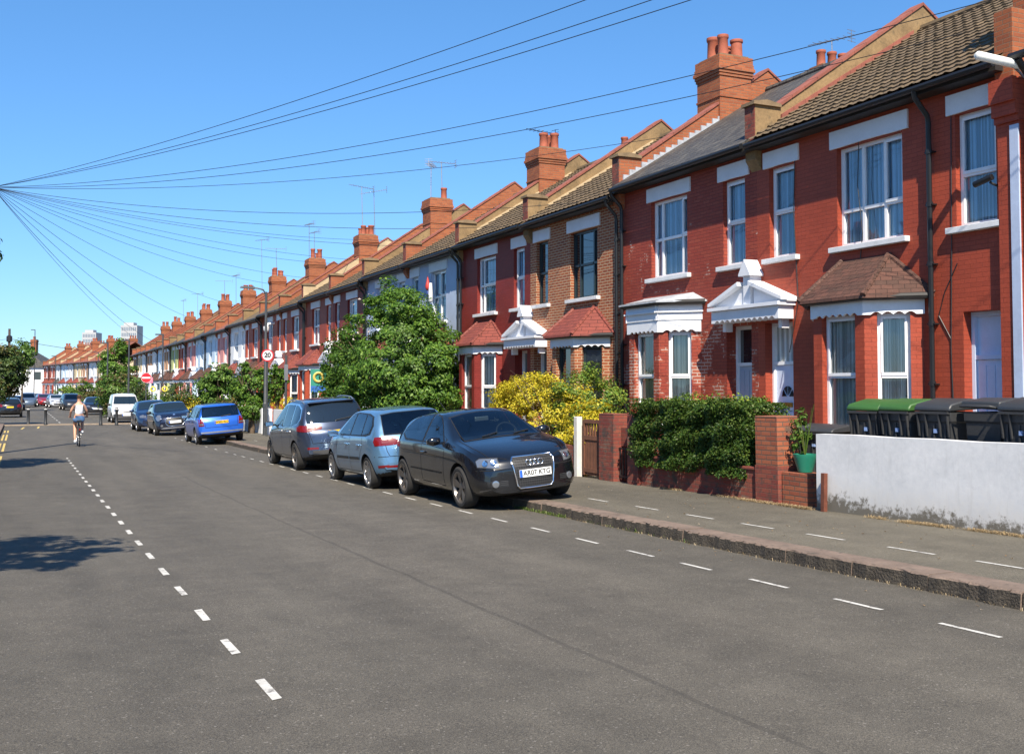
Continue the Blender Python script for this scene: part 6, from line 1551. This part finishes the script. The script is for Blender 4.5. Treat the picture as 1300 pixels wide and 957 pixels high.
# wheelie bins
M_bin = surf('dark_grey_bin_plastic', (.040, .041, .043), .5, .12, 3, .08, 60); M_lidg = surf('green_bin_lid', (.035, .105, .022), .5, .1, 4, .05, 50); M_lidd = surf('black_bin_lid', (.035, .038, .042), .45, .12, 4, .05, 50)
def make_bin(lid, w=.58, d=.70, h=1.0):
    r = empty('wheelie_bin')
    m = MB()
    def ring(z, k): return [(-d/2*k, -w/2*k, z), (d/2*k, -w/2*k, z), (d/2*k, w/2*k, z), (-d/2*k, w/2*k, z)]
    L = [ring(.06, .80), ring(h*.84, .97), ring(h*.85, 1.02), ring(h*.93, 1.03)]
    for q in L: m.v += q
    for i in range(3):
        for k in range(4): m.f.append((i*4+k, i*4+(k+1) % 4, i*4+4+(k+1) % 4, i*4+4+k)); m.mi.append(0)
    m.f.append((3, 2, 1, 0)); m.mi.append(0)
    m.build('bin_body', M_bin, r, bevel=.03, smooth=40)
    m = MB()
    for sy in (-.33, 0, .33): m.box(-d/2*.99-.004, -d/2*.88, sy*w-.012, sy*w+.012, .12, h*.83)
    for sy in (-.44, -.2, .2, .44): m.prism([(-d/2*1.03-.035, h*.92), (-d/2*1.03, h*.92), (-d/2*.97, h*.72), (-d/2*.99-.015, h*.72)][::-1], sy*w-.008, sy*w+.008, 'y')
    m.box(-d/2*1.03-.04, -d/2*1.0, -w/2*.98, w/2*.98, h*.915, h*.935); m.build('rib', M_bin, r)
    m = MB(); m.prism([(-d/2*1.12, h*.937), (d/2*1.12, h*.965), (d/2*1.08, h*1.02), (0, h*1.05), (-d/2*1.0, h*1.0), (-d/2*1.13, h*.965)], -w/2*1.07, w/2*1.07, 'y'); l = m.build('lid', lid, r, bevel=.018, smooth=40)
    m = MB(); m.tube([(d/2*1.1, -w*.42, h*.97), (d/2*1.1+.08, -w*.42, h*.98), (d/2*1.1+.08, w*.42, h*.98), (d/2*1.1, w*.42, h*.97)], .016, 8); m.build('handle', M_bin, r, smooth=50)
    for s in (-1, 1): m = MB(); m.lathe([(.09, -.025), (.1, -.015), (.1, .015), (.09, .025)], 20, Matrix.Translation((d/2*.86, s*(w/2*.86), .10)) @ Matrix.Rotation(R(90), 4, 'X')); m.build('wheel', M_blackrub, r, smooth=50)
    m = MB(); m.box(-d/2*1.0-.008, -d/2*.95, -.05, .0, h*.75, h*.785); m.build('sticker', plain('blue_sticker', (.25, .36, .62), .5), r)
    return r
bg = [make_bin(M_lidg, w=.52, d=.66, h=1.42)]
BINS = [(10.60, 10.98, M_lidg, 'green lidded wheelie bin, leftmost behind the white wall'), (10.58, 10.36, M_lidg, 'green lidded wheelie bin, right one of the two green lids'), (10.55, 9.72, M_lidd, 'black lidded wheelie bin next to the green lidded ones'), (10.62, 9.05, M_lidd, 'broad smooth fronted wheelie bin turned toward the house with black lid'), (10.50, 8.42, M_lidd, 'black lidded wheelie bin near the right edge of the photo'), (10.55, 7.78, M_lidd, 'wheelie bin with a white sticker cut by the right edge of the photo')]
for i, (x, y, l, lab) in enumerate(BINS):
    b = bg[0] if i == 0 else copy_tree(bg[0]); b.location = (x, y, gw(y)-.02); b.rotation_euler = (0, 0, rng.normal(0, .05)+(R(180) if i == 3 else 0)); tag(b, lab, 'bin', 'wheelie bins behind the white wall')
    for ch in b.children:
        if ch.name.startswith('lid') and l is not M_lidg: ch.data = ch.data.copy(); ch.data.materials[0] = l
b = make_bin(M_lidd, w=.74, d=.78, h=1.06); b.location = (10.72, 12.12, gw(12)); b.rotation_euler = (0, 0, R(8)); tag(b, 'low wide black bin standing at the left end of the white wall', 'bin')
# far garden walls
def boxwall(x, y0, y1, h, mat, label, panels=0, th=.12, capm=None):
    r = tag(empty('garden_wall', (x, (y0+y1)/2, gw((y0+y1)/2))), label, 'wall'); L = (y1-y0)/2
    m = MB(); m.box(0, th, -L, L, -.25, h)
    m.build('wall_face', mat, r)
    if panels:
        m = MB()
        for i in range(panels+1): y = -L+2*L*i/panels; m.box(-.045, th+.02, y-.07, y+.07, -.2, h+.05)
        m.build('pilaster', mat, r)
    return r
boxwall(9.60, 41.2, 44.3, 1.05, M_whitew, 'plain white rendered wall right of the street lamp'); boxwall(9.45, 44.5, 50.5, 1.05, M_whitew, 'white garden wall with vertical panels behind the bright blue estate', 5)
boxwall(9.9, 52, 60, .8, M_garden, 'brick garden wall behind the navy cars'); boxwall(9.9, 38.2, 41, .7, M_garden, 'brick garden wall between the white walls and the big bush')
for i in range(16): y = 69+i*4.6; boxwall(10.0, y, y+4.3, .8, [M_white_r, M_garden, M_cream][i % 3], 'low %s front garden wall, %s one beyond the side road' % (['white', 'brick', 'cream'][i % 3], ['first', 'second', 'third', 'fourth', 'fifth', 'sixth', 'seventh', 'eighth', 'ninth', 'tenth', 'eleventh', 'twelfth', 'thirteenth', 'fourteenth', 'fifteenth', 'sixteenth'][i]))
r = tag(empty('green_bin_store', (10.6, 40.3, gw(40))), 'large dark green container behind the slate blue people carrier', 'container')
m = MB(); m.box(-.4, .6, -1.0, 1.0, 0, 1.25); m.build('container_body', surf('dark_green_plastic', (.012, .10, .035), .5, .1, 4, .1, 40), r, bevel=.03); m = MB(); m.prism([(-.46, 1.252), (.66, 1.252), (.66, 1.38), (.1, 1.42), (-.46, 1.32)], -1.06, 1.06, 'y'); m.build('lid', surf('green_container_lid', (.012, .13, .045), .45, .1, 4, .1, 40), r, bevel=.02)
# ------------------------------------------------------------------ street furniture
r = tag(empty('street_lamp', (9.2, 44.0, gw(44))), 'black street lamp with a curved arm, behind the speed limit sign', 'street lamp')
m = MB(); m.tube([(0, 0, -.1), (0, 0, 1.3)], .10, 12); m.tube([(0, 0, 1.3), (0, 0, 1.36), (0, 0, 5.9)], [.1, .065, .05], 12); m.build('column', M_greypost, r, smooth=40)
m = MB(); m.tube([(0, 0, 5.75), (-.12, 0, 5.98), (-.35, .1, 6.05), (-.5, .12, 6.05)], .032, 8); m.build('arm', M_greypost, r, smooth=40); m = MB(); m.add([(-.45, .03, 6.0), (-.45, .21, 6.0), (-1.05, .20, 6.04), (-1.05, .05, 6.04), (-.45, .05, 6.10), (-.45, .19, 6.10), (-1.0, .18, 6.11), (-1.0, .07, 6.11)], [(3, 2, 1, 0), (4, 5, 6, 7), (0, 1, 5, 4), (1, 2, 6, 5), (2, 3, 7, 6), (3, 0, 4, 7)]); m.build('lantern', M_greypost, r, bevel=.01)
m = MB(); m.box(-.06, .06, -.108, -.1, .35, .85); m.build('access_door', M_greypost, r)
M_signr = plain('red_sign_face', (.62, .02, .03), .4); M_signw = plain('white_sign_face', (.80, .80, .80), .4); M_signb = plain('black_sign_print', (.01, .01, .01), .5); M_signback = plain('grey_sign_back', (.25, .26, .27), .5)
def face_us(loc): d = -Vector((loc[0], loc[1], 0)).normalized(); return d
def round_sign(loc, rad, kind, parent, z):
    d = Vector((-.12, -1, 0)).normalized(); M = frame_M((0, 0, z), d.cross(Vector((0, 0, 1)))*-1, d)
    m = MB(); m.lathe([(rad, -.012), (rad, 0), (.001, 0)], 32, M); s = m.build('sign_plate', M_signr, parent)
    if kind == '20':
        m = MB(); m.lathe([(rad*.80, .001), (rad*.80, .003), (.001, .003)], 32, M); m.build('sign_face', M_signw, s)
        textmesh('sign_lettering', '20', rad*1.05, M_signb, s, M @ Matrix.Translation((0, 0, .005)), .001, .012)
    else:
        m = MB(); m.lathe([(rad*.96, .0005), (rad, .0006), (rad, .002), (rad*.96, .002)], 32, M, closed=True); m.box(-rad*.78, rad*.78, -rad*.15, rad*.15, .001, .004, M); m.build('sign_bar', M_signw, s)
    return s
def signpost(x, y, h, rad, kind, label, pr=.038, mat=M_greypost):
    r = tag(empty('traffic_sign', (x, y, gw(y))), label, 'sign'); m = MB(); m.tube([(0, .06, -.1), (0, .06, h)], pr, 10); m.build('pole', mat, r, smooth=40); round_sign(None, rad, kind, r, h-rad-.03); return r
X, Y = at(336.5, 43.2); s20 = signpost(X-.02, Y-.5, 3.52, .245, '20', 'round 20 speed limit sign on a pole in front of the street lamp')
X, Y = at(363, 47.5); r = tag(empty('utility_pole', (X, Y, gw(Y))), 'thin dark pole with a grey box right of the speed limit sign', 'pole'); m = MB(); m.tube([(0, 0, 0), (0, 0, 3.4)], .055, 8); m.build('pole', M_greypost, r, smooth=40); m = MB(); m.box(-.10, .06, -.12, -.05, 2.3, 3.0); m.build('box', M_metal, r)
X, Y = at(404, 41.5); r = tag(empty('letting_board', (X, Y, gw(Y))), 'estate agent board with a yellow ring on blue, left edge of the big bush', 'sign'); m = MB(); m.box(-.03, .03, -.03, .03, 0, 2.1); m.build('post', M_white, r)
m = MB(); m.box(-.30, .30, -.05, -.03, 1.75, 2.65); bd = m.build('board', plain('green_board', (.03, .22, .16), .5), r); m = MB(); m.box(-.29, .29, -.062, -.052, 1.76, 2.0); m.build('board_band', plain('blue_board_band', (.03, .12, .4), .5), bd); m = MB()
m.tube([Vector((.17*math.cos(t), -.07, 2.34+.17*math.sin(t))) for t in np.linspace(0, 2*math.pi, 25)], .05, 6, False); m.build('board_ring', plain('yellow_board_print', (.6, .45, .10), .5), bd)
r.rotation_euler = (0, 0, R(-12))
X, Y = at(185.5, 66); signpost(X, Y, 3.0, .31, 'no', 'red no entry sign with white bar beyond the navy cars', .035)
X, Y = at(197, 68); r = tag(empty('traffic_sign', (X, Y, gw(Y))), 'small white sign plate behind the no entry sign', 'sign'); m = MB(); m.tube([(-.2, .06, 0), (-.2, .06, 3.6)], .035, 8); m.build('pole', M_greypost, r); m = MB(); m.box(-.45, .0, 0, .02, 3.05, 3.45); m.build('sign_face', M_signw, r); m = MB(); m.box(-.5, -.15, -.01, -.002, 2.35, 2.7); m.build('sign_panel', plain('pink_sign_face', (.7, .2, .3), .5), r)
r = tag(empty('garden_windmill', (*at(201.5, 57), gw(60))), 'white garden post with two yellow sunflower rings', 'ornament'); m = MB(); m.tube([(0, 0, 0), (0, 0, 1.9)], .07, 8); m.build('post', M_white, r); m = MB()
for sx_ in (-.30, .30): m.tube([Vector((sx_+.12*math.cos(t), -.05, 1.95+.12*math.sin(t))) for t in np.linspace(0, 2*math.pi, 17)], .04, 6, False)
m.build('sunflower', plain('sunflower_yellow', (.75, .62, .06), .6), r)
M_boll = surf('black_bollard', (.022, .024, .026), .5, .15, 5, .1, 50); M_bwhite = plain('white_bollard_band', (.7, .7, .68), .5)
def bollard():
    r = empty('bollard'); m = MB(); m.lathe([(.10, -.05), (.10, .10), (.078, .13), (.078, .86), (.095, .88), (.095, .93), (.07, .99), (.001, 1.0)], 16); m.build('post', M_boll, r, smooth=40); m = MB(); m.lathe([(.096, .885), (.0965, .886), (.0965, .93), (.096, .931)], 16, closed=True); m.build('band', M_bwhite, r); return r
b0 = bollard()
for i, (xp, dp, lab) in enumerate([(36.5, 61.5, 'leftmost bollard of the row across the road'), (58.5, 61.5, 'second bollard from the left, left of the cyclist'), (128.5, 61.5, 'brown black bollard in the road left of the white van'), (148.5, 61.5, 'bollard directly in front of the white van'), (192.5, 57.5, 'bollard at the kerb in front of the dark blue hatchback')]):
    b = b0 if i == 0 else copy_tree(b0); X, Y = at(xp, dp); b.location = (X, Y, gz(Y)+.03); tag(b, lab, 'bollard', 'bollards across the road')
# poles
M_pole = surf('creosoted_timber', (.075, .055, .042), .9, .25, 3, .4, 30)
HUB = Vector((-.95, 36.0, 7.62))
r = tag(empty('telegraph_pole', (-.95, 36, gw(36))), 'timber telegraph pole just outside the left edge where all the wires meet', 'pole'); m = MB(); m.tube([(0, 0, -.2), (0, 0, 8.55)], [.14, .10], 12); m.build('pole', M_pole, r, smooth=40); m = MB(); m.tube([(x*.16, y*.16, 7.9) for x, y in [(math.cos(t), math.sin(t)) for t in np.linspace(0, 6.283, 13)]], .02, 6, False); m.build('ring_head', M_iron, r)
X, Y = at(10.5, 118); r = tag(empty('telegraph_pole', (X, Y, gw(Y))), 'distant telegraph pole with a black drum at its head above the left tree', 'pole'); m = MB(); m.tube([(0, 0, -.2), (0, 0, 8.6)], [.2, .13], 10); m.build('pole', M_pole, r, smooth=40); m = MB(); m.lathe([(.1, 7.1), (.30, 7.2), (.30, 7.75), (.1, 7.9)], 14); m.box(-1.0, .2, -.05, .05, 6.2, 6.32); m.box(-1.05, -.9, -.1, .1, 5.7, 6.3); m.box(.1, .4, -.08, .08, 6.25, 6.5); m.build('drum', M_iron, r)
TP = Vector((X, Y, gw(Y)+7.5))
for xp, dp, hh, lb in ((136, 83, 5.5, 'slim dark lamp post left of the tall dark corner tree'), (163, 72, 5.2, 'slim dark pole between the white van and the corner shrub'), (124, 120, 6, 'far dark pole in front of the second terrace'), (206, 72, 5.6, 'dark lamp post in front of the pale green house'), (70, 135, 6, 'far lamp post left of the cyclist'), (43, 140, 9.6, 'tall thin mast against the sky at the far end of the street')):
    X, Y = at(xp, dp); r = tag(empty('lamp_post', (X, Y, gw(Y))), lb, 'lamp post'); m = MB(); m.tube([(0, 0, 0), (0, 0, hh)], [.075, .05], 8); m.build('column', M_greypost, r, smooth=40); m = MB(); m.box(-.5, .05, -.06, .06, hh, hh+.09); m.build('lantern', M_greypost, r)
# overhead wires
M_wire = plain('black_wire', (.012, .012, .014), .6)
def wire(a, b, sag, rad, label, group='telephone wires fanning out from the pole'):
    a = Vector(a); b = Vector(b); m = MB(); n = 28
    m.tube([a.lerp(b, i/n)-Vector((0, 0, sag*4*(i/n)*(1-i/n))) for i in range(n+1)], rad*.78, 5); o = m.build('telephone_wire', M_wire, uv=False); tag(o, label, 'wire', group)
WR = [((12.2, 3.2, 8.1), .5, .009, 'highest wire leaving the top of the photo left of centre'), ((12.2, 5.6, 7.95), .50, .0095, 'left one of the two close wires leaving the top right of centre'), ((12.2, 5.7, 7.7), .50, .0095, 'right one of the two close wires leaving the top right of centre'),
      ((12.3, 10.4, 6.95), .6, .009, 'wire crossing the big chimney toward the top right corner'), ((12.8, 11.5, 6.85), .65, .009, 'wire crossing the slate roof toward the brown tiled roof'),
      ((14.0, 21.2, 7.5), .45, .009, 'wire ending at the party wall left of the slate roof'), ((12.3, 22.6, 6.0), .5, .009, 'wire ending at the orange brick house eaves'), ((12.3, 26.0, 5.9), .5, .009, 'wire ending between the orange brick and dark red houses'), ((12.3, 30.9, 5.9), .45, .008, 'level wire ending above the big green bush'),
      ((15.4, 41.3, 7.6), .5, .008, 'uppermost wire running to the one pot chimney'), ((15.4, 46.0, 7.2), .5, .008, 'wire ending right of the third chimney'), ((15.2, 51.2, 7.6), .55, .009, 'wire ending at the third chimney'), ((15.2, 56.2, 7.3), .6, .009, 'wire ending between the third and fourth chimneys'), ((15.2, 61.4, 7.3), .65, .009, 'wire ending at the fourth chimney'),
      ((14.5, 71, 6.6), .7, .009, 'wire ending behind the street lamp head'), ((13.8, 81, 5.9), .8, .010, 'wire ending over the pink house'), ((13.3, 92, 5.5), .9, .010, 'wire ending over the light blue houses'), ((12.8, 104, 5.2), 1.0, .012, 'steepest wire dropping toward the pale green house'), ((12.8, 112, 5.2), 1.0, .010, 'faint wire dropping toward the tan houses')]
for e, sg, rd, lb in WR: wire(HUB+Vector((.1, 0, 0)), e, sg, rd, lb)
wire(TP, TP+Vector((16, 4, -1.8)), .3, .03, 'dark wire leaving the distant pole to the right', 'far wires'); wire(TP, TP+Vector((-6, -10, -.6)), .3, .02, 'thin wire leaving the distant pole to the left', 'far wires')

# ------------------------------------------------------------------ far terrace, end house, towers
a0 = Vector((*at(133, 150), 0)); a1 = Vector((*at(55, 190), 0)); dv = (a1-a0); L = dv.length; dv.normalize(); ang = math.atan2(dv.y, dv.x)-R(90)
fw = [M_cream, M_white_r, M_tan, M_cream, M_white_r, M_lblue, M_white_r, M_red, M_red]
fn = ['cream', 'white', 'tan', 'cream', 'white', 'light blue', 'white', 'red', 'red']
nF = len(fw); Wf = L/nF
for i in range(nF):
    q = a0+dv*(i*Wf); r0 = tag(empty('terraced_house', (q.x, q.y, -1.05+.004*i), ang), '%s house, %s from the right in the far terrace' % (fn[i], ['first', 'second', 'third', 'fourth', 'fifth', 'sixth', 'seventh', 'eighth', 'ninth'][i]), 'house', 'far terrace beyond the side road')
    house(0, Wf, 6.2, 0, 'hi' if i % 2 == 0 else 'lo', S(detail=1, relief=False, wall=fw[i], roof=M_redtile, party=(M_creamr if i % 2 else M_stack, M_cap), chim=1 if i % 2 else 0, curtain=M_net if i % 3 else None, baycurtain=M_net, bayroofmat=M_slate if i == 6 else M_baynew), '', root=r0)
e = a1+dv*1.0; r = tag(empty('end_house', (e.x, e.y, -1.1), ang+R(62)), 'white gabled house with a dark slate roof closing the view at the far left', 'house')
m = MB(); m.box(-.0, 9, -.5, 8.0, 0, 6.0); m.build('wall', M_white_r, r); m = MB()
z0_ = 6.0; m.add([(-.4, -.9, z0_), (9.4, -.9, z0_), (9.4, 8.4, z0_), (-.4, 8.4, z0_), (3.0, 3.7, z0_+3.2), (6.5, 3.7, z0_+3.2)], [(0, 1, 5, 4), (1, 2, 5), (2, 3, 4, 5), (3, 0, 4), (3, 2, 1, 0)]); m.build('roof', M_slate, r)
m = MB(); m.box(-.03, -.001, .3, 1.4, 3.8, 5.2); m.build('window', M_dkpane, r)
chimney(r, 5.8, 6.9, 3.2, 4.2, 7, 11.2, M_stack, [(6.1, 3.7, .6, .15), (6.6, 3.7, .6, .15)])
M_tow = surf('pale_tower_cladding', (.40, .405, .41), .7, .04, .05, 0); M_towg = plain('tower_glazing', (.16, .20, .25), .3)
for xp0, xp1, yt, dp, lb, fl in ((103, 125, 422, 620, 'pale tower block with window grid, left of the two on the skyline', 10), (152, 178, 413, 560, 'wider pale tower block with vertical windows, right of the two on the skyline', 9)):
    X0, Y0_ = at(xp0, dp); X1, Y1_ = at(xp1, dp); w = .8*math.hypot(X1-X0, Y1_-Y0_); zt = 1.55+(490-yt)/1350*dp
    r = tag(empty('tower_block', (X0, Y0_, -2), math.atan2(Y1_-Y0_, X1-X0)), lb, 'tower block'); m = MB(); m.box(0, w, 0, 9, 0, zt+2); m.box(w*.1, w*.7, 2, 7, zt+2, zt+3.6); m.build('wall', M_tow, r)
    for k in range(fl):
        z = zt+2-3.0*(k+1)-.3
        if z < zt-28: break
        m = MB()
        for i in range(8): m.box(w*(.06+i*.115), w*(.06+i*.115+.07), -.06, -.01, z+.5, z+2.3)
        m.build('window_row', M_towg, r)

# ------------------------------------------------------------------ cyclist
CX, CY = 1.95, 40.35; cz = gz(CY+.5)
bk = tag(empty('bicycle', (CX, CY+.35, cz+.0)), 'dark bicycle ridden away from the camera by the person in denim shorts', 'bicycle')
wr = .335; m_t = M_blackrub
def bw(y, nm):
    M = Matrix.Translation((0, y, wr)) @ Matrix.Rotation(R(90), 4, 'Y')
    m = MB(); m.tube([M @ Vector((wr*.95*math.cos(t), wr*.95*math.sin(t), 0)) for t in np.linspace(0, 2*math.pi, 37)], .022, 7, False); o = m.build('wheel', m_t, bk, smooth=60)
    m = MB(); m.tube([M @ Vector((wr*.87*math.cos(t), wr*.87*math.sin(t), 0)) for t in np.linspace(0, 2*math.pi, 37)], .012, 6, False)
    for i in range(16): a = i*math.pi/8; m.tube([M @ Vector((0, 0, .02*(-1)**i)), M @ Vector((wr*.87*math.cos(a), wr*.87*math.sin(a), 0))], .002, 3)
    m.tube([(-.05, y, wr), (.05, y, wr)], .022, 8); m.build('rim', M_metal, o)
bw(-.35, 'r'); bw(.72, 'f')
m = MB()
for a, b in (((0, .08, .30), (0, -.08, .86)), ((0, .08, .30), (0, .50, .82)), ((0, -.05, .76), (0, .50, .86)), ((.0, .50, .95), (0, .58, .60))): m.tube([a, b], .018, 8)
for s in (-.05, .05): m.tube([(s, -.35, wr), (s*.5, -.06, .78)], .010, 6); m.tube([(s, -.35, wr), (s*.6, .08, .30)], .011, 6); m.tube([(0, .57, .66), (s, .60, .62), (s, .72, wr)], .012, 6)
m.build('frame', plain('dark_bicycle_paint', (.03, .03, .035), .35, .3), bk, smooth=50)
m = MB(); m.tube([(-.29, .36, 1.02), (-.15, .47, 1.03), (.15, .47, 1.03), (.29, .36, 1.02)], .013, 8); m.tube([(0, .47, 1.03), (0, .5, .92)], .015, 8); m.build('handlebar', M_metal, bk, smooth=50)
m = MB(); m.prism([(-.08, -.22), (.08, -.22), (.07, -.12), (.02, .06), (-.02, .06), (-.07, -.12)], .875, .925, 'z'); m.tube([(0, -.08, .85), (0, -.09, .88)], .014, 6); m.build('saddle', M_black, bk, bevel=.012)
m = MB(); m.tube([(-.05, .08, .30), (.05, .08, .30)], .02, 8); m.tube([(-.07, .08, .30), (-.08, .02, .145)], .01, 6); m.tube([(.07, .08, .30), (.08, .14, .455)], .01, 6); m.box(-.16, -.07, -.03, .05, .125, .148); m.box(.07, .16, .10, .18, .452, .475); m.build('crank', M_metal, bk)
m = MB(); m.prism([(-.33+0*0, 0), (0, 0)], 0, 0) if 0 else None
m = MB(); m.tube([Vector((0, -.35+.375*math.cos(t), wr+.375*math.sin(t))) for t in np.linspace(1.2, 3.4, 12)], .016, 6); m.build('mudguard', M_black, bk); m = MB(); m.box(-.03, .03, -.75, -.72, .58, .66); m.build('rear_light', M_tail, bk)

def skin(name, verts, edges, radii, root, mat, parent, sub=2):
    me = bpy.data.meshes.new(name); me.from_pydata(verts, edges, []); o = bpy.data.objects.new(name, me); COL.objects.link(o)
    md = o.modifiers.new('skin', 'SKIN'); md.use_smooth_shade = True
    for i, r_ in enumerate(radii): rr = r_ if isinstance(r_, tuple) else (r_, r_); me.skin_vertices[0].data[i].radius = rr; me.skin_vertices[0].data[i].use_root = (i == root)
    s = o.modifiers.new('s', 'SUBSURF'); s.levels = s.render_levels = sub
    dg = bpy.context.evaluated_depsgraph_get(); m2 = bpy.data.meshes.new_from_object(o.evaluated_get(dg)); bpy.data.objects.remove(o)
    m2.materials.clear(); m2.materials.append(mat); m2.polygons.foreach_set('use_smooth', [True]*len(m2.polygons)); o = bpy.data.objects.new(name, m2); COL.objects.link(o); o.parent = parent; return o
pr = tag(empty('person', (CX, CY+.35, cz)), 'person cycling away in a white sleeveless top and denim shorts, brown hair tied up', 'person')
V = [(0, -.10, 1.00), (0, -.07, 1.16), (0, -.01, 1.34), (0, .05, 1.48), (0, .075, 1.57), (0, .09, 1.70), (0, .10, 1.79),   # 0 pelvis..6 crown
     (-.10, -.06, .97), (-.115, .30, .80), (-.115, .14, .44), (-.115, .03, .20), (-.115, .14, .165),   # left leg, pedal down
     (.10, -.06, .97), (.125, .36, .98), (.12, .20, .66), (.12, .12, .53), (.12, .23, .50),            # right leg, pedal up
     (-.17, .04, 1.43), (-.26, .09, 1.24), (-.28, .26, 1.07), (-.28, .35, 1.045), (.17, .04, 1.43), (.26, .09, 1.24), (.28, .26, 1.07), (.28, .35, 1.045)]
E_ = [(0, 1), (1, 2), (2, 3), (3, 4), (4, 5), (5, 6), (0, 7), (7, 8), (8, 9), (9, 10), (10, 11), (0, 12), (12, 13), (13, 14), (14, 15), (15, 16), (3, 17), (17, 18), (18, 19), (19, 20), (3, 21), (21, 22), (22, 23), (23, 24)]
RR = [(.155, .12), (.12, .095), (.13, .10), (.12, .09), .052, (.078, .095), (.06, .07), .10, .068, .055, .036, .03, .10, .068, .055, .036, .03, .055, .042, .032, .024, .055, .042, .032, .024]
skin('body', V, E_, RR, 0, M_skin, pr)
# stretched left leg reaches the lower pedal
skin('top', [(0, -.09, 1.08), (0, -.05, 1.22), (0, -.005, 1.34), (0, .04, 1.455), (-.12, .035, 1.445), (.12, .035, 1.445)], [(0, 1), (1, 2), (2, 3), (3, 4), (3, 5)], [(.145, .115), (.138, .11), (.150, .12), (.12, .10), (.06, .07), (.06, .07)], 0, surf('white_cotton', (.72, .72, .76), .9, .08, 6, .2, 30), pr)
dn = surf('blue_denim', (.09, .19, .38), .9, .2, 10, .3, 60)
skin('shorts', [(0, -.09, 1.07), (0, -.10, .99), (-.105, -.05, .965), (-.115, .12, .885), (.105, -.05, .965), (.118, .16, .975)], [(0, 1), (1, 2), (2, 3), (1, 4), (4, 5)], [(.150, .12), (.17, .135), .122, .105, .122, .105], 0, dn, pr)
skin('hair', [(0, .05, 1.65), (0, .06, 1.72), (0, .08, 1.79), (0, -.03, 1.78)], [(0, 1), (1, 2), (2, 3)], [(.06, .05), (.09, .085), (.075, .07), .055], 0, surf('brown_hair', (.10, .045, .02), .6, .3, 20, .4, 60), pr)
for x, z, y in ((-.115, .17, .05), (.12, .50, .15)): m = MB(); m.add([(x-.04, y-.10, z-.02), (x+.04, y-.10, z-.02), (x+.045, y+.14, z-.02), (x-.045, y+.14, z-.02), (x-.035, y-.09, z+.06), (x+.035, y-.09, z+.06), (x+.035, y+.12, z+.025), (x-.035, y+.12, z+.025)], [(3, 2, 1, 0), (4, 5, 6, 7), (0, 1, 5, 4), (1, 2, 6, 5), (2, 3, 7, 6), (3, 0, 4, 7)]); m.build('shoe', M_white, pr, bevel=.015)
for sx_ in (-1, 1):
    for k in range(5):   # hands closed round the grips
        q = .262+.017*k if k < 4 else .25; a = [(sx_*q, .335, 1.045), (sx_*q, .385, 1.052), (sx_*q, .402, 1.02), (sx_*q, .375, 1.0)] if k < 4 else [(sx_*q, .33, 1.04), (sx_*(q-.02), .36, 1.0), (sx_*(q-.0), .38, .998)]
        m = MB(); m.tube(a, [.009, .009, .0085, .007][:len(a)], 6); m.build('finger', M_skin, pr, smooth=60)

# ------------------------------------------------------------------ the terrace across the street (behind and left of the camera)
for k in (1, 2, 3, 4, 5, 6, 7, 8):
    src = HOUSES[k]; o = copy_tree(src); o.location = (-8.6, src.location.y-6+((ST[k][1]-ST[k][0])), src.location.z); o.rotation_euler = (0, 0, math.pi)
    o.name = 'opposite_house'; tag(o, 'house of the opposite terrace, left of the photo and outside its frame', 'house', 'houses of the opposite terrace')
